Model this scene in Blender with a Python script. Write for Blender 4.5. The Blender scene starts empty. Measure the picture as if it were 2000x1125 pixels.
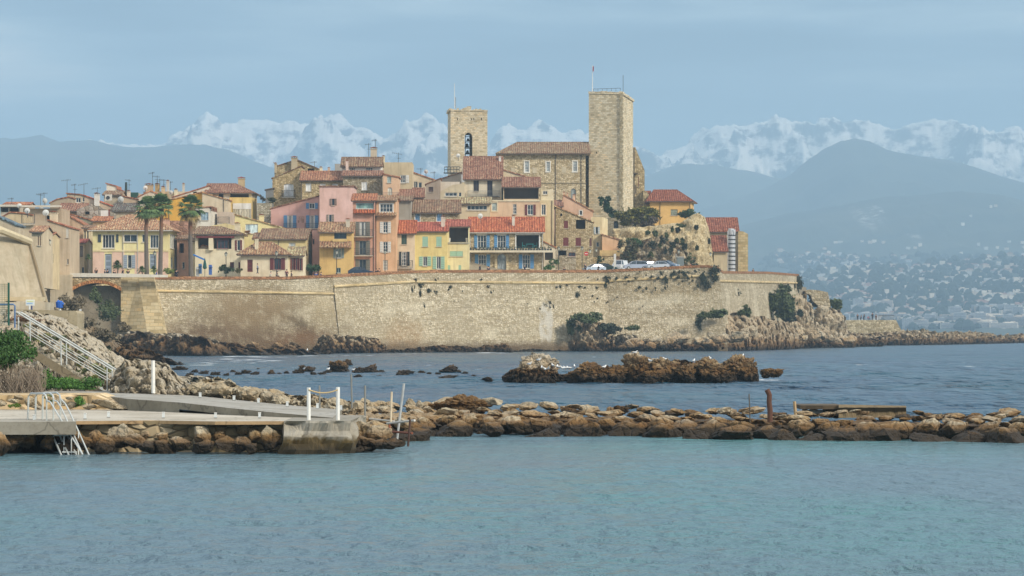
import bpy, bmesh, math, random
import numpy as np
from mathutils import Vector, Matrix, noise as mnoise
random.seed(11)
F = 5500.0; HC = 3.2; HY = 650.0
SC = bpy.context.scene
COL = SC.collection

# ---------------------------------------------------------------- geometry of the view
def P(px, py, d):
    return Vector(((px-1000)/F*d, d, HC+(HY-py)/F*d))
def X(px, d): return (px-1000)/F*d
def Z(py, d): return HC+(HY-py)/F*d

# ---------------------------------------------------------------- colour
def lin(c):
    c = c/255.0
    return c/12.92 if c <= 0.04045 else ((c+0.055)/1.055)**2.4
def rgb(r, g, b, k=1.0):
    return (min(1, lin(r)*k), min(1, lin(g)*k), min(1, lin(b)*k), 1.0)

# ---------------------------------------------------------------- numpy noise
def _hash(ix, iy, iz, seed):
    h = (ix.astype(np.int64)*374761393 + iy.astype(np.int64)*668265263 + iz.astype(np.int64)*2147483647 + seed*974634777) & 0xffffffff
    h = ((h ^ (h >> 13))*1274126177) & 0xffffffff
    h = (h ^ (h >> 16)) & 0xffffffff
    return h.astype(np.float64)/4294967295.0
def vnoise(x, y, z=None, seed=0):
    x = np.asarray(x, float); y = np.asarray(y, float)
    z = np.zeros_like(x) if z is None else np.asarray(z, float)
    ix = np.floor(x); iy = np.floor(y); iz = np.floor(z)
    fx = x-ix; fy = y-iy; fz = z-iz
    fx = fx*fx*(3-2*fx); fy = fy*fy*(3-2*fy); fz = fz*fz*(3-2*fz)
    r = 0
    for a in (0, 1):
        for b in (0, 1):
            for c in (0, 1):
                w = (fx if a else 1-fx)*(fy if b else 1-fy)*(fz if c else 1-fz)
                r = r + w*_hash(ix+a, iy+b, iz+c, seed)
    return r*2-1
def fbm(x, y, z=None, seed=0, octv=5, gain=0.5, lac=2.03, ridged=False):
    s = 0; a = 1; t = 0; f = 1
    for k in range(octv):
        v = vnoise(np.asarray(x)*f, np.asarray(y)*f, None if z is None else np.asarray(z)*f, seed+k*17)
        if ridged: v = 1-2*np.abs(v)
        s = s+a*v; t += a; a *= gain; f *= lac
    return s/t

def worley(x, y, z, seed=0):
    x = np.asarray(x, float); ix = np.floor(x); iy = np.floor(y); iz = np.floor(z)
    f1 = np.full(x.shape, 9.0); f2 = np.full(x.shape, 9.0)
    for a in (-1, 0, 1):
        for b in (-1, 0, 1):
            for c in (-1, 0, 1):
                cx, cy, cz = ix+a, iy+b, iz+c
                d = np.sqrt((cx+_hash(cx, cy, cz, seed)-x)**2+(cy+_hash(cx, cy, cz, seed+1)-y)**2+(cz+_hash(cx, cy, cz, seed+2)-z)**2)
                f2 = np.minimum(f2, np.maximum(f1, d)); f1 = np.minimum(f1, d)
    return f1, f2
# ---------------------------------------------------------------- node helpers
def newmat(name):
    m = bpy.data.materials.new(name); m.use_nodes = True
    nt = m.node_tree; b = nt.nodes['Principled BSDF']
    return m, nt, b
def setin(nt, node, key, v):
    s = node.inputs[key]
    if hasattr(v, 'is_output') or isinstance(v, bpy.types.NodeSocket): nt.links.new(v, s)
    elif v is not None:
        try: s.default_value = v
        except Exception: s.default_value = v[:3]
def nd(nt, typ, ins=None, **props):
    n = nt.nodes.new('ShaderNode'+typ)
    for k, v in props.items(): setattr(n, k, v)
    for k, v in (ins or {}).items(): setin(nt, n, k, v)
    return n
def pos(nt): return nd(nt, 'NewGeometry').outputs['Position']
def uvo(nt): return nd(nt, 'UVMap').outputs['UV']
def mapping(nt, vec, scale=(1, 1, 1), loc=(0, 0, 0)):
    return nd(nt, 'Mapping', {'Vector': vec, 'Scale': scale, 'Location': loc}).outputs['Vector']
def noise(nt, vec, scale=1.0, detail=4.0, rough=0.55):
    return nd(nt, 'TexNoise', {'Vector': vec, 'Scale': scale, 'Detail': detail, 'Roughness': rough}).outputs['Fac']
def ramp(nt, fac, stops, interp='LINEAR'):
    r = nd(nt, 'ValToRGB', {'Fac': fac}); cr = r.color_ramp; cr.interpolation = interp
    while len(cr.elements) < len(stops): cr.elements.new(0.5)
    for e, (p, c) in zip(cr.elements, stops):
        e.position = p; e.color = c if len(c) == 4 else (*c, 1)
    return r.outputs['Color']
def mixc(nt, fac, a, b, mode='MIX'):
    n = nd(nt, 'Mix', data_type='RGBA', blend_type=mode)
    setin(nt, n, 0, fac); setin(nt, n, 6, a); setin(nt, n, 7, b)
    return n.outputs[2]
def mth(nt, op, a, b=0.0, clamp=False):
    n = nd(nt, 'Math', operation=op); n.use_clamp = clamp
    setin(nt, n, 0, a); setin(nt, n, 1, b)
    return n.outputs[0]
def mrange(nt, v, a, b, c=0.0, d=1.0):
    n = nd(nt, 'MapRange', {'Value': v, 'From Min': a, 'From Max': b, 'To Min': c, 'To Max': d})
    return n.outputs['Result']
def sep(nt, v):
    n = nd(nt, 'SeparateXYZ', {'Vector': v}); return n.outputs
def bump(nt, b, h, strength=0.3, dist=0.05, normal=None):
    n = nd(nt, 'Bump', {'Height': h, 'Strength': strength, 'Distance': dist})
    if normal is not None: nt.links.new(normal, n.inputs['Normal'])
    nt.links.new(n.outputs['Normal'], b.inputs['Normal'])
    return n.outputs['Normal']
def blob(nt, p, c, r, e0=1.0, e1=0.25):
    """soft 0..1 mask round a world point (stains, dirt patches)"""
    v = nd(nt, 'VectorMath', operation='SUBTRACT'); setin(nt, v, 0, p); v.inputs[1].default_value = c
    w = nd(nt, 'VectorMath', operation='DIVIDE'); nt.links.new(v.outputs[0], w.inputs[0]); w.inputs[1].default_value = r
    l = nd(nt, 'VectorMath', operation='LENGTH'); nt.links.new(w.outputs[0], l.inputs[0])
    return mrange(nt, l.outputs['Value'], e0, e1)

_mc = {}
def cached(fn):
    def g(*a, **k):
        key = (fn.__name__, a, tuple(sorted(k.items())))
        if key not in _mc: _mc[key] = fn(*a, **k)
        return _mc[key]
    return g

@cached
def plaster(r, g, b, dirt=0.5):
    m, nt, bs = newmat('plaster'); p = pos(nt); l_ = (r+g+b)/3; r, g, b = [min(244, v*.84+l_*.16+5) for v in (r, g, b)]
    base = rgb(r, g, b, 1.12)
    n1 = noise(nt, p, 0.35, 5, 0.6)
    streak = noise(nt, mapping(nt, p, (1.6, 1.6, 0.16)), 1.0, 5, 0.6)
    c = mixc(nt, mrange(nt, n1, 0.35, 0.7), base, rgb(r*0.93, g*0.90, b*0.86))
    c = mixc(nt, mth(nt, 'MULTIPLY', mrange(nt, streak, 0.52, 0.75), dirt), c, rgb(r*0.62+18, g*0.60+16, b*0.58+12))
    n2 = noise(nt, p, 2.2, 6, 0.7)
    c = mixc(nt, mrange(nt, n2, 0.3, 0.75, 0, 0.22), c, rgb(r*0.80, g*0.78, b*0.75))
    setin(nt, bs, 'Base Color', c); setin(nt, bs, 'Roughness', 0.92)
    bump(nt, bs, noise(nt, p, 5, 5, 0.7), 0.25, 0.04)
    return m

@cached
def rubble(r, g, b, sx=2.2, sy=3.6, mort=0.42, var=0.4, wet=0):
    """rubble masonry: uneven stones with dark joints"""
    m, nt, bs = newmat('rubble_stone'); p = pos(nt); uv = uvo(nt)
    warp = nd(nt, 'TexNoise', {'Vector': uv, 'Scale': 0.8, 'Detail': 2.0}).outputs['Color']
    wv = nd(nt, 'VectorMath', operation='MULTIPLY_ADD'); setin(nt, wv, 0, warp); wv.inputs[1].default_value = (0.5, 0.5, 0); setin(nt, wv, 2, uv)
    mv = mapping(nt, wv.outputs[0], (sx, sy, 1))
    vo = nd(nt, 'TexVoronoi', {'Vector': mv, 'Scale': 1.0, 'Randomness': 0.75}); vo.voronoi_dimensions = '2D'
    ve = nd(nt, 'TexVoronoi', {'Vector': mv, 'Scale': 1.0, 'Randomness': 0.75}, feature='DISTANCE_TO_EDGE'); ve.voronoi_dimensions = '2D'
    rnd = sep(nt, vo.outputs['Color'])[0]
    c = ramp(nt, rnd, [(0.0, rgb(r*0.82, g*0.80, b*0.75)), (0.3, rgb(r*0.93, g*0.9, b*0.85)), (0.65, rgb(r, g, b, 1.15)), (1.0, rgb(min(255, r*1.14), min(255, g*1.14), min(255, b*1.16)))])
    big = noise(nt, p, 0.16, 6, 0.62)
    c = mixc(nt, mrange(nt, big, 0.48, 0.75, 0, var*.8), c, rgb(r*0.72, g*0.68, b*0.60))
    med = noise(nt, p, 0.9, 5, 0.65)
    c = mixc(nt, mrange(nt, med, 0.5, 0.8, 0, 0.6), c, rgb(r*0.8, g*0.78, b*0.74))
    joint = mrange(nt, ve.outputs['Distance'], 0.0, 0.10, 1, 0)
    pit = mth(nt, 'GREATER_THAN', rnd, 0.93)
    c = mixc(nt, mth(nt, 'MULTIPLY', joint, mort), c, rgb(r*0.6, g*0.57, b*0.51))
    c = mixc(nt, mth(nt, 'MULTIPLY', pit, 0.35), c, rgb(r*0.5, g*0.47, b*0.42))
    setin(nt, bs, 'Base Color', c); setin(nt, bs, 'Roughness', 0.95)
    h = mth(nt, 'ADD', mrange(nt, ve.outputs['Distance'], 0.0, 0.2), mth(nt, 'MULTIPLY', rnd, 0.6))
    bump(nt, bs, h, 0.7, 0.12)
    return m

@cached
def ashlar(r, g, b, bw=0.9, bh=0.42, var=0.5):
    """coursed cut stone of the towers"""
    m, nt, bs = newmat('ashlar_stone'); p = pos(nt); uv = uvo(nt)
    warp = nd(nt, 'TexNoise', {'Vector': uv, 'Scale': 0.5, 'Detail': 3.0}).outputs['Color']
    wv = nd(nt, 'VectorMath', operation='MULTIPLY_ADD'); setin(nt, wv, 0, warp); wv.inputs[1].default_value = (0.3, 0.14, 0); setin(nt, wv, 2, uv)
    br = nd(nt, 'TexBrick', {'Vector': wv.outputs[0], 'Scale': 1.0, 'Mortar Size': 0.03, 'Mortar Smooth': 0.4, 'Brick Width': bw, 'Row Height': bh,
        'Color1': (0, 0, 0, 1), 'Color2': (1, 1, 1, 1), 'Mortar': (0.5, 0.5, 0.5, 1), 'Bias': 0.0})
    rnd = sep(nt, br.outputs['Color'])[0]
    n0 = noise(nt, mapping(nt, p, (0.8, 0.8, 1.6)), 1.0, 4, 0.6)
    rr = mth(nt, 'ADD', mth(nt, 'MULTIPLY', rnd, 0.5), mth(nt, 'MULTIPLY', n0, 0.5))
    c = ramp(nt, rr, [(0.15, rgb(r*0.74, g*0.71, b*0.64)), (0.4, rgb(r*0.95, g*0.92, b*0.86)), (0.6, rgb(r, g, b, 1.05)), (0.85, rgb(min(255, r*1.06), g*0.98, b*0.85))])
    big = noise(nt, mapping(nt, p, (1, 1, 0.5)), 0.3, 6, 0.62)
    c = mixc(nt, mrange(nt, big, 0.5, 0.74, 0, var), c, rgb(r*0.70, g*0.68, b*0.64))
    c = mixc(nt, mth(nt, 'MULTIPLY', br.outputs['Fac'], 0.5), c, rgb(r*0.5, g*0.46, b*0.4))
    pits = noise(nt, p, 3.5, 5, 0.75)
    c = mixc(nt, mrange(nt, pits, 0.62, 0.72, 0, 0.7), c, rgb(r*0.45, g*0.42, b*0.38))
    setin(nt, bs, 'Base Color', c); setin(nt, bs, 'Roughness', 0.95)
    h = mth(nt, 'SUBTRACT', mth(nt, 'ADD', mth(nt, 'MULTIPLY', rnd, 0.3), pits), br.outputs['Fac'])
    bump(nt, bs, h, 0.6, 0.08)
    return m

@cached
def tiles(r, g, b, var=0.6):
    m, nt, bs = newmat('roof_tiles'); p = pos(nt); uv = uvo(nt)
    vo = nd(nt, 'TexVoronoi', {'Vector': mapping(nt, uv, (3.1, 2.3, 1)), 'Scale': 1.0, 'Randomness': 0.5}); vo.voronoi_dimensions = '2D'
    rnd = sep(nt, vo.outputs['Color'])[0]
    c = ramp(nt, rnd, [(0, rgb(r*0.60, g*0.55, b*0.50)), (0.35, rgb(r*0.86, g*0.86, b*0.82)), (0.7, rgb(r*.96, g, b*.95)), (0.92, rgb(min(255, r*1.10), min(255, g*1.35), min(255, b*1.35)))])
    big = noise(nt, p, 0.45, 5, 0.65)
    c = mixc(nt, mrange(nt, big, 0.45, 0.72, 0, var), c, rgb(r*0.72, g*0.82, b*0.86))
    fine = noise(nt, p, 3.0, 4, 0.7)
    c = mixc(nt, mrange(nt, fine, 0.55, 0.8, 0, 0.5), c, rgb(r*0.5, g*0.5, b*0.5))
    setin(nt, bs, 'Base Color', c); setin(nt, bs, 'Roughness', 0.9)
    lo = mth(nt, 'FRACT', mth(nt, 'MULTIPLY', sep(nt, uv)[1], 2.5))
    bump(nt, bs, mth(nt, 'ADD', lo, rnd), 0.5, 0.03)
    return m

@cached
def paint(r, g, b, rough=0.6, metal=0.0, wear=0.25):
    m, nt, bs = newmat('painted'); p = pos(nt)
    n = noise(nt, p, 3.0, 5, 0.7)
    c = mixc(nt, mrange(nt, n, 0.5, 0.8, 0, wear), rgb(r, g, b), rgb(r*0.6+8, g*0.58+8, b*0.55+6))
    setin(nt, bs, 'Base Color', c); setin(nt, bs, 'Roughness', rough); setin(nt, bs, 'Metallic', metal)
    return m
@cached
def glass_dark(r=38, g=46, b=54):
    m, nt, bs = newmat('window_glass'); p = pos(nt)
    n = noise(nt, mapping(nt, p, (1.5, 1.5, 0.7)), 1.0, 3, 0.6)
    setin(nt, bs, 'Base Color', mixc(nt, mrange(nt, n, 0.4, 0.65), rgb(r, g, b), rgb(r*1.5+12, g*1.5+12, b*1.45+12)))
    setin(nt, bs, 'Roughness', 0.12); setin(nt, bs, 'Specular IOR Level', 0.6)
    return m
@cached
def concrete(r=165, g=160, b=150, alg=0):
    m, nt, bs = newmat('concrete'); p = pos(nt)
    n = noise(nt, p, 0.6, 7, 0.65); n2 = noise(nt, p, 6, 6, 0.75)
    c = mixc(nt, mrange(nt, n, 0.35, 0.7), rgb(r, g, b), rgb(r*0.82, g*0.8, b*0.76))
    c = mixc(nt, mrange(nt, n2, 0.5, 0.78, 0, 0.6), c, rgb(r*0.58, g*0.56, b*0.52))
    wv = nd(nt, 'VectorMath', operation='ADD'); setin(nt, wv, 0, p); setin(nt, wv, 1, nd(nt, 'TexNoise', {'Vector': p, 'Scale': 1.5, 'Detail': 3.0}).outputs['Color'])
    ck = nd(nt, 'TexVoronoi', {'Vector': wv.outputs[0], 'Scale': 0.45}, feature='DISTANCE_TO_EDGE').outputs['Distance']
    c = mixc(nt, mrange(nt, ck, 0.02, 0.0, 0, .6), c, rgb(r*0.45, g*0.43, b*0.4))
    if alg:
        z = mth(nt, 'ADD', sep(nt, p)[2], mth(nt, 'MULTIPLY', mth(nt, 'SUBTRACT', noise(nt, p, 1.8, 5, 0.6), 0.5), 0.5))
        c = mixc(nt, mrange(nt, z, 0.50, 0.36), c, rgb(78, 64, 32))
        c = mixc(nt, mrange(nt, z, 0.34, 0.1), c, rgb(48, 40, 22))
    setin(nt, bs, 'Base Color', c); setin(nt, bs, 'Roughness', 0.9)
    bump(nt, bs, mth(nt, 'ADD', n, mth(nt, 'MULTIPLY', n2, 0.3)), 0.5, 0.06)
    return m
@cached
def leafmat(r, g, b, r2=None, g2=None, b2=None):
    m, nt, bs = newmat('foliage'); p = pos(nt)
    ri = nd(nt, 'NewGeometry').outputs['Random Per Island']
    if r2 is None: r2, g2, b2 = r*1.5+10, g*1.45+10, b*1.3+5
    n = noise(nt, p, 0.9, 4, 0.6)
    f = mth(nt, 'ADD', mth(nt, 'MULTIPLY', ri, 0.5), mrange(nt, n, 0.35, 0.65, 0, 0.5))
    setin(nt, bs, 'Base Color', mixc(nt, f, rgb(r, g, b), rgb(r2, g2, b2))); setin(nt, bs, 'Roughness', 0.7)
    return m

@cached
def rockmat(kind='ochre', z0=0.25, z1=0.9, size=1.0):
    """weathered limestone; wet dark band at the waterline, brown algae band above it"""
    m, nt, bs = newmat('rock_'+kind); p = pos(nt)
    pal = {'ochre': ((196, 174, 134), (158, 120, 72), (214, 202, 174)),
           'brown': ((136, 102, 60), (90, 66, 40), (178, 154, 116)),
           'pale': ((206, 190, 158), (176, 150, 112), (222, 212, 190)),
           'cliff': ((208, 184, 142), (172, 128, 78), (222, 208, 178))}[kind]
    s = 1.0/size
    n1 = noise(nt, p, 1.3*s, 6, 0.66); n2 = noise(nt, p, 4.5*s, 8, 0.74); n3 = noise(nt, mapping(nt, p, (1, 1, 2.4)), 0.9*s, 6, 0.66)
    c = mixc(nt, mrange(nt, n1, 0.35, 0.68), rgb(*pal[0]), rgb(*pal[1]))
    c = mixc(nt, mrange(nt, n3, 0.48, 0.6, 0, 0.9), c, rgb(*pal[2]))
    ri = nd(nt, 'ObjectInfo').outputs['Random']
    c = mixc(nt, mrange(nt, ri, 0.5, 1.0, 0.0, 0.6), c, rgb(*pal[1]))
    c = mixc(nt, mrange(nt, ri, 0.35, 0.0, 0.0, 0.55), c, rgb(pal[2][0]*.86, pal[2][1]*.86, pal[2][2]*.88))
    c = mixc(nt, mrange(nt, n2, 0.5, 0.62, 0, 0.85), c, rgb(pal[1][0]*0.5, pal[1][1]*0.5, pal[1][2]*0.5))
    zz = sep(nt, p)[2]
    wob = mth(nt, 'MULTIPLY', mth(nt, 'SUBTRACT', noise(nt, p, 1.3*s, 5, 0.65), 0.5), (z1-z0)*1.6)
    z = mth(nt, 'ADD', zz, wob)
    c = mixc(nt, mth(nt, 'MULTIPLY', mrange(nt, z, z1, (z0+z1)/2), 0.85), c, mixc(nt, n1, rgb(132, 100, 52), rgb(104, 72, 38)))
    wet = mrange(nt, z, z0+(z1-z0)*0.35, z0-(z1-z0)*0.15)
    c = mixc(nt, mrange(nt, z, z1, z1+(z1-z0)*.8, 0, .45), c, rgb(*[v*.94 for v in pal[2]]))
    c = mixc(nt, wet, c, rgb(54, 42, 24))
    setin(nt, bs, 'Base Color', c)
    setin(nt, bs, 'Roughness', mrange(nt, wet, 0, 1, 0.95, 0.75))
    vo = nd(nt, 'TexVoronoi', {'Vector': mapping(nt, p, (1, 1, 0.7)), 'Scale': 1.6*s}, feature='DISTANCE_TO_EDGE')
    h = mth(nt, 'ADD', mth(nt, 'MULTIPLY', n2, 0.8), mth(nt, 'ADD', n1, mrange(nt, vo.outputs['Distance'], 0, 0.08, 0, 0.35)))
    bump(nt, bs, h, 1.0, 0.26*size)
    return m

# ---------------------------------------------------------------- mesh builder
class MB:
    def __init__(s): s.v = []; s.f = []; s.m = []; s.mats = []; s.smooth = False
    def mi(s, mat):
        if mat not in s.mats: s.mats.append(mat)
        return s.mats.index(mat)
    def face(s, pts, mat):
        i = len(s.v); s.v += [tuple(p) for p in pts]; s.f.append(tuple(range(i, i+len(pts)))); s.m.append(s.mi(mat))
    def grid(s, rows, mat, closed=False):
        """rows: list of equal-length point lists, shared verts"""
        i0 = len(s.v); n = len(rows[0]); k = s.mi(mat)
        for r in rows: s.v += [tuple(p) for p in r]
        for a in range(len(rows)-1):
            for b in range(n if closed else n-1):
                c = (b+1) % n
                s.f.append((i0+a*n+b, i0+a*n+c, i0+(a+1)*n+c, i0+(a+1)*n+b)); s.m.append(k)
    def box(s, c, size, mat, u=(1, 0, 0), up=(0, 0, 1)):
        """box centred at c; size along u, w (=up x u), up"""
        u = Vector(u).normalized(); up = Vector(up).normalized(); w = up.cross(u).normalized(); c = Vector(c)
        hx, hy, hz = size[0]/2, size[1]/2, size[2]/2
        p = [c+u*(hx*a)+w*(hy*b)+up*(hz*e) for e in (-1, 1) for (a, b) in ((-1, -1), (1, -1), (1, 1), (-1, 1))]
        for q in ((3, 2, 1, 0), (4, 5, 6, 7), (0, 1, 5, 4), (1, 2, 6, 5), (2, 3, 7, 6), (3, 0, 4, 7)):
            s.face([p[k] for k in q], mat)
    def prism(s, pts, vec, mat, cap=None):
        """polygon pts extruded by vec"""
        vec = Vector(vec); a = [Vector(p) for p in pts]; b = [p+vec for p in a]; n = len(a)
        s.face(a, cap or mat); s.face(b[::-1], cap or mat)
        for i in range(n):
            j = (i+1) % n; s.face([a[j], a[i], b[i], b[j]], mat)
    def tube(s, pts, r, mat, n=8, cap=True, r1=None):
        pts = [Vector(p) for p in pts]; rings = []
        for i, p in enumerate(pts):
            t = (pts[min(i+1, len(pts)-1)]-pts[max(i-1, 0)]).normalized()
            a = Vector((0, 0, 1)) if abs(t.z) < 0.9 else Vector((1, 0, 0))
            e1 = t.cross(a).normalized(); e2 = t.cross(e1).normalized()
            rr = r if not isinstance(r, (list, tuple)) else r[i]
            if r1 is not None: rr = r+(r1-r)*i/(len(pts)-1)
            rings.append([p+e1*(rr*math.cos(2*math.pi*k/n))+e2*(rr*math.sin(2*math.pi*k/n)) for k in range(n)])
        s.grid(rings, mat, closed=True)
        if cap:
            i0 = len(s.v)-len(pts)*n; k = s.mi(mat)
            s.f.append(tuple(range(i0, i0+n))); s.m.append(k)
            s.f.append(tuple(range(i0+(len(pts)-1)*n, i0+len(pts)*n))[::-1]); s.m.append(k)
    def lathe(s, c, prof, mat, n=12):
        c = Vector(c)
        s.grid([[c+Vector((r*math.cos(2*math.pi*k/n), r*math.sin(2*math.pi*k/n), z)) for k in range(n)] for (r, z) in prof], mat, closed=True)
    def build(s, name, parent=None, smooth=False, origin=None):
        o0 = Vector(origin) if origin is not None else Vector((0, 0, 0))
        me = bpy.data.meshes.new(name)
        me.from_pydata([tuple(Vector(v)-o0) for v in s.v], [], s.f)
        for m in s.mats: me.materials.append(m)
        me.polygons.foreach_set('material_index', s.m)
        uvl = me.uv_layers.new(name='UVMap'); nv = len(me.loops)
        co = np.empty(len(me.vertices)*3); me.vertices.foreach_get('co', co); co = co.reshape(-1, 3)+np.array(o0)
        nl = np.empty(len(me.polygons)*3); me.polygons.foreach_get('normal', nl); nl = nl.reshape(-1, 3)
        lt = np.empty(len(me.polygons), int); me.polygons.foreach_get('loop_total', lt)
        li = np.empty(nv, int); me.loops.foreach_get('vertex_index', li)
        nn = np.repeat(nl, lt, axis=0); pp = co[li]
        t = np.stack([-nn[:, 1], nn[:, 0], np.zeros(nv)], 1); L = np.linalg.norm(t, axis=1); flat = L < 0.15
        t[flat] = (1, 0, 0); t[~flat] /= L[~flat][:, None]
        w = np.cross(nn, t)
        uv = np.stack([(pp*t).sum(1), (pp*w).sum(1)], 1)
        uvl.data.foreach_set('uv', uv.astype(np.float32).ravel())
        if smooth: me.polygons.foreach_set('use_smooth', [True]*len(me.polygons))
        me.update()
        return link(me, name, parent, o0)
def link(me, name, parent=None, loc=None):
    o = bpy.data.objects.new(name, me); COL.objects.link(o)
    if parent is not None:
        o.parent = parent; q = parent; w = Vector((0, 0, 0))
        while q is not None: w = w+q.location; q = q.parent
        if loc is not None: o.location = Vector(loc)-w
    elif loc is not None: o.location = loc
    return o
def tag(o, label=None, cat=None, group=None, kind=None):
    if label: o['label'] = label
    if cat: o['category'] = cat
    if group: o['group'] = group
    if kind: o['kind'] = kind
    return o
def empty(name, loc, label=None, cat=None, group=None):
    o = bpy.data.objects.new(name, None); COL.objects.link(o); o.location = loc; o.empty_display_size = 0.5
    return tag(o, label, cat, group)
def copy_tree(o, parent=None, loc=None, rz=None, scale=None):
    c = o.copy(); COL.objects.link(c)
    if parent is not None: c.parent = parent
    if loc is not None: c.location = loc
    if rz is not None: c.rotation_euler = (0, 0, rz)
    if scale is not None: c.scale = scale
    for ch in list(o.children): copy_tree(ch, c)
    return c
# ---------------------------------------------------------------- camera, light, sky
cam = bpy.data.cameras.new('camera'); cam.sensor_width = 36; cam.lens = F/2000*36
cam.shift_y = (HY-562.5)/2000; cam.clip_start = 1; cam.clip_end = 60000
co = bpy.data.objects.new('camera', cam); COL.objects.link(co); co.location = (0, 0, HC); co.rotation_euler = (math.pi/2, 0, 0)
SC.camera = co
SC.view_settings.view_transform = 'Standard'; SC.view_settings.look = 'None'; SC.view_settings.gamma = 1
SC.view_settings.exposure = 0.36
SC.cycles.use_denoising = True; SC.cycles.volume_bounces = 1; SC.cycles.max_bounces = 6; SC.cycles.diffuse_bounces = 2
SC.cycles.glossy_bounces = 3; SC.cycles.transmission_bounces = 2; SC.cycles.use_adaptive_sampling = True

SUN_EL, SUN_AZ = math.radians(33), math.radians(128)     # azimuth clockwise from the view direction (+Y): behind the camera, to the right
sdir = Vector((math.sin(SUN_AZ)*math.cos(SUN_EL), math.cos(SUN_AZ)*math.cos(SUN_EL), math.sin(SUN_EL)))
sl = bpy.data.lights.new('sun', 'SUN'); sl.energy = 2.8; sl.angle = math.radians(10); sl.color = (1.0, 0.92, 0.79)
so = bpy.data.objects.new('sun', sl); COL.objects.link(so); so.rotation_euler = sdir.to_track_quat('Z', 'Y').to_euler()

wd = bpy.data.worlds.new('World'); SC.world = wd; wd.use_nodes = True
nt = wd.node_tree; bg = nt.nodes['Background']
sky = nd(nt, 'TexSky', sky_type='NISHITA'); sky.sun_disc = False; sky.sun_elevation = SUN_EL; sky.sun_rotation = SUN_AZ
sky.air_density = 1.0; sky.dust_density = 2.0
tc = nd(nt, 'TexCoord').outputs['Generated']
el = sep(nt, tc)[2]
# a thin stratus deck: long soft bands, greyer higher up in the frame, clearer low on the left
n1 = noise(nt, mapping(nt, tc, (3.0, 3.0, 22.0), (0.3, 0, 0.9)), 1.0, 5, 0.5)
n2 = noise(nt, mapping(nt, tc, (7.0, 7.0, 60.0), (2.3, 0, 0.4)), 1.0, 6, 0.55)
cl = mth(nt, 'ADD', mth(nt, 'MULTIPLY', n1, 0.65), mth(nt, 'MULTIPLY', n2, 0.35))
cloud = ramp(nt, mrange(nt, cl, .40, .62, .34, .72), [(0.36, (.06, .10, .17, 1)), (0.48, (.25, .34, .44, 1)), (0.58, (.68, .78, .80, 1)), (0.70, (1.6, 1.45, 1.25, 1))])
clear = rgb(150, 188, 206)
low = mth(nt, 'ADD', el, mth(nt, 'MULTIPLY', mth(nt, 'SUBTRACT', n1, 0.5), 0.05))
cfac = mrange(nt, low, 0.058, 0.082)
col = mixc(nt, cfac, clear, cloud)
hi = mrange(nt, el, 0.12, 0.7)
col = mixc(nt, hi, col, (1.10, 1.13, 1.2, 1))               # the deck overhead is brighter than the band near the horizon
below = mrange(nt, el, 0.0, -0.05)
col = mixc(nt, below, col, (0.12, 0.18, 0.22, 1))
skys = nd(nt, 'VectorMath', operation='SCALE'); setin(nt, skys, 0, sky.outputs[0]); skys.inputs['Scale'].default_value = 0.09
fin = mixc(nt, 0.86, skys.outputs[0], col)
nt.links.new(fin, bg.inputs['Color']); bg.inputs['Strength'].default_value = 0.84

# ---------------------------------------------------------------- haze
HAZE = True
HMIN = -60.0
def haze():
    mb = MB(); m = bpy.data.materials.new('haze_air'); m.use_nodes = True; nt = m.node_tree; nt.nodes.clear()
    out = nt.nodes.new('ShaderNodeOutputMaterial')
    v = nd(nt, 'VolumePrincipled', {'Color': (0.56, 0.79, 0.98, 1), 'Density': 0.00018, 'Anisotropy': 0.0})
    nt.links.new(v.outputs[0], out.inputs['Volume'])
    mb.box((0, 7900, 640), (9000, 16300, 1400), m)
    o = mb.build('haze'); tag(o, kind='stuff'); o.location.z = -3
    return o
if HAZE: haze()

# ---------------------------------------------------------------- water
def rampart_d(px):
    return float(np.interp(px, [-200, 235, 650, 825, 1180, 1402, 1410, 1560, 1650, 2200], [430, 438, 452, 468, 498, 500, 520, 620, 740, 900]))
FOAM = [  # px, py, rx, ry (metres on the water), strength
 (500, 697, 5, 3, 1), (560, 692, 7, 2.5, 1), (600, 688, 5, 2, .9), (480, 705, 7, 1.5, .8), (385, 712, 5, 3, 1), (350, 716, 3, 2, 1), (640, 697, 6, 1.2, .7),
 (445, 703, 6, 2, .9), (420, 708, 5, 2, .7), (690, 694, 5, 1.6, .6), (770, 692, 5, 2, .6), (830, 690, 5, 2, .7), (955, 689, 4, 2.5, 1), (975, 688, 3, 3, 1), (900, 690, 4, 1.5, .5),
 (1350, 680, 8, 2.5, 1), (1400, 679, 8, 2.5, .9), (1240, 682, 5, 1.5, .4), (1590, 675, 7, 5, 1), (1640, 674, 6, 3, .7), (1700, 673, 6, 3, .4), (1900, 669, 8, 6, .4),
 (1108, 741, .9, 1.2, .9), (1448, 737, 1.1, 1.4, 1), (1500, 742, 1.6, 1.0, .7), (1420, 746, 1.5, 1.0, .5), (1540, 730, 1.2, .8, .6), (1300, 748, 4, .6, .4), (1180, 749, 3, .6, .35),
 (650, 738, 1.0, .6, .4), (700, 729, 1.2, .8, .3), (1000, 748, 1.5, .6, .3)]
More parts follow.
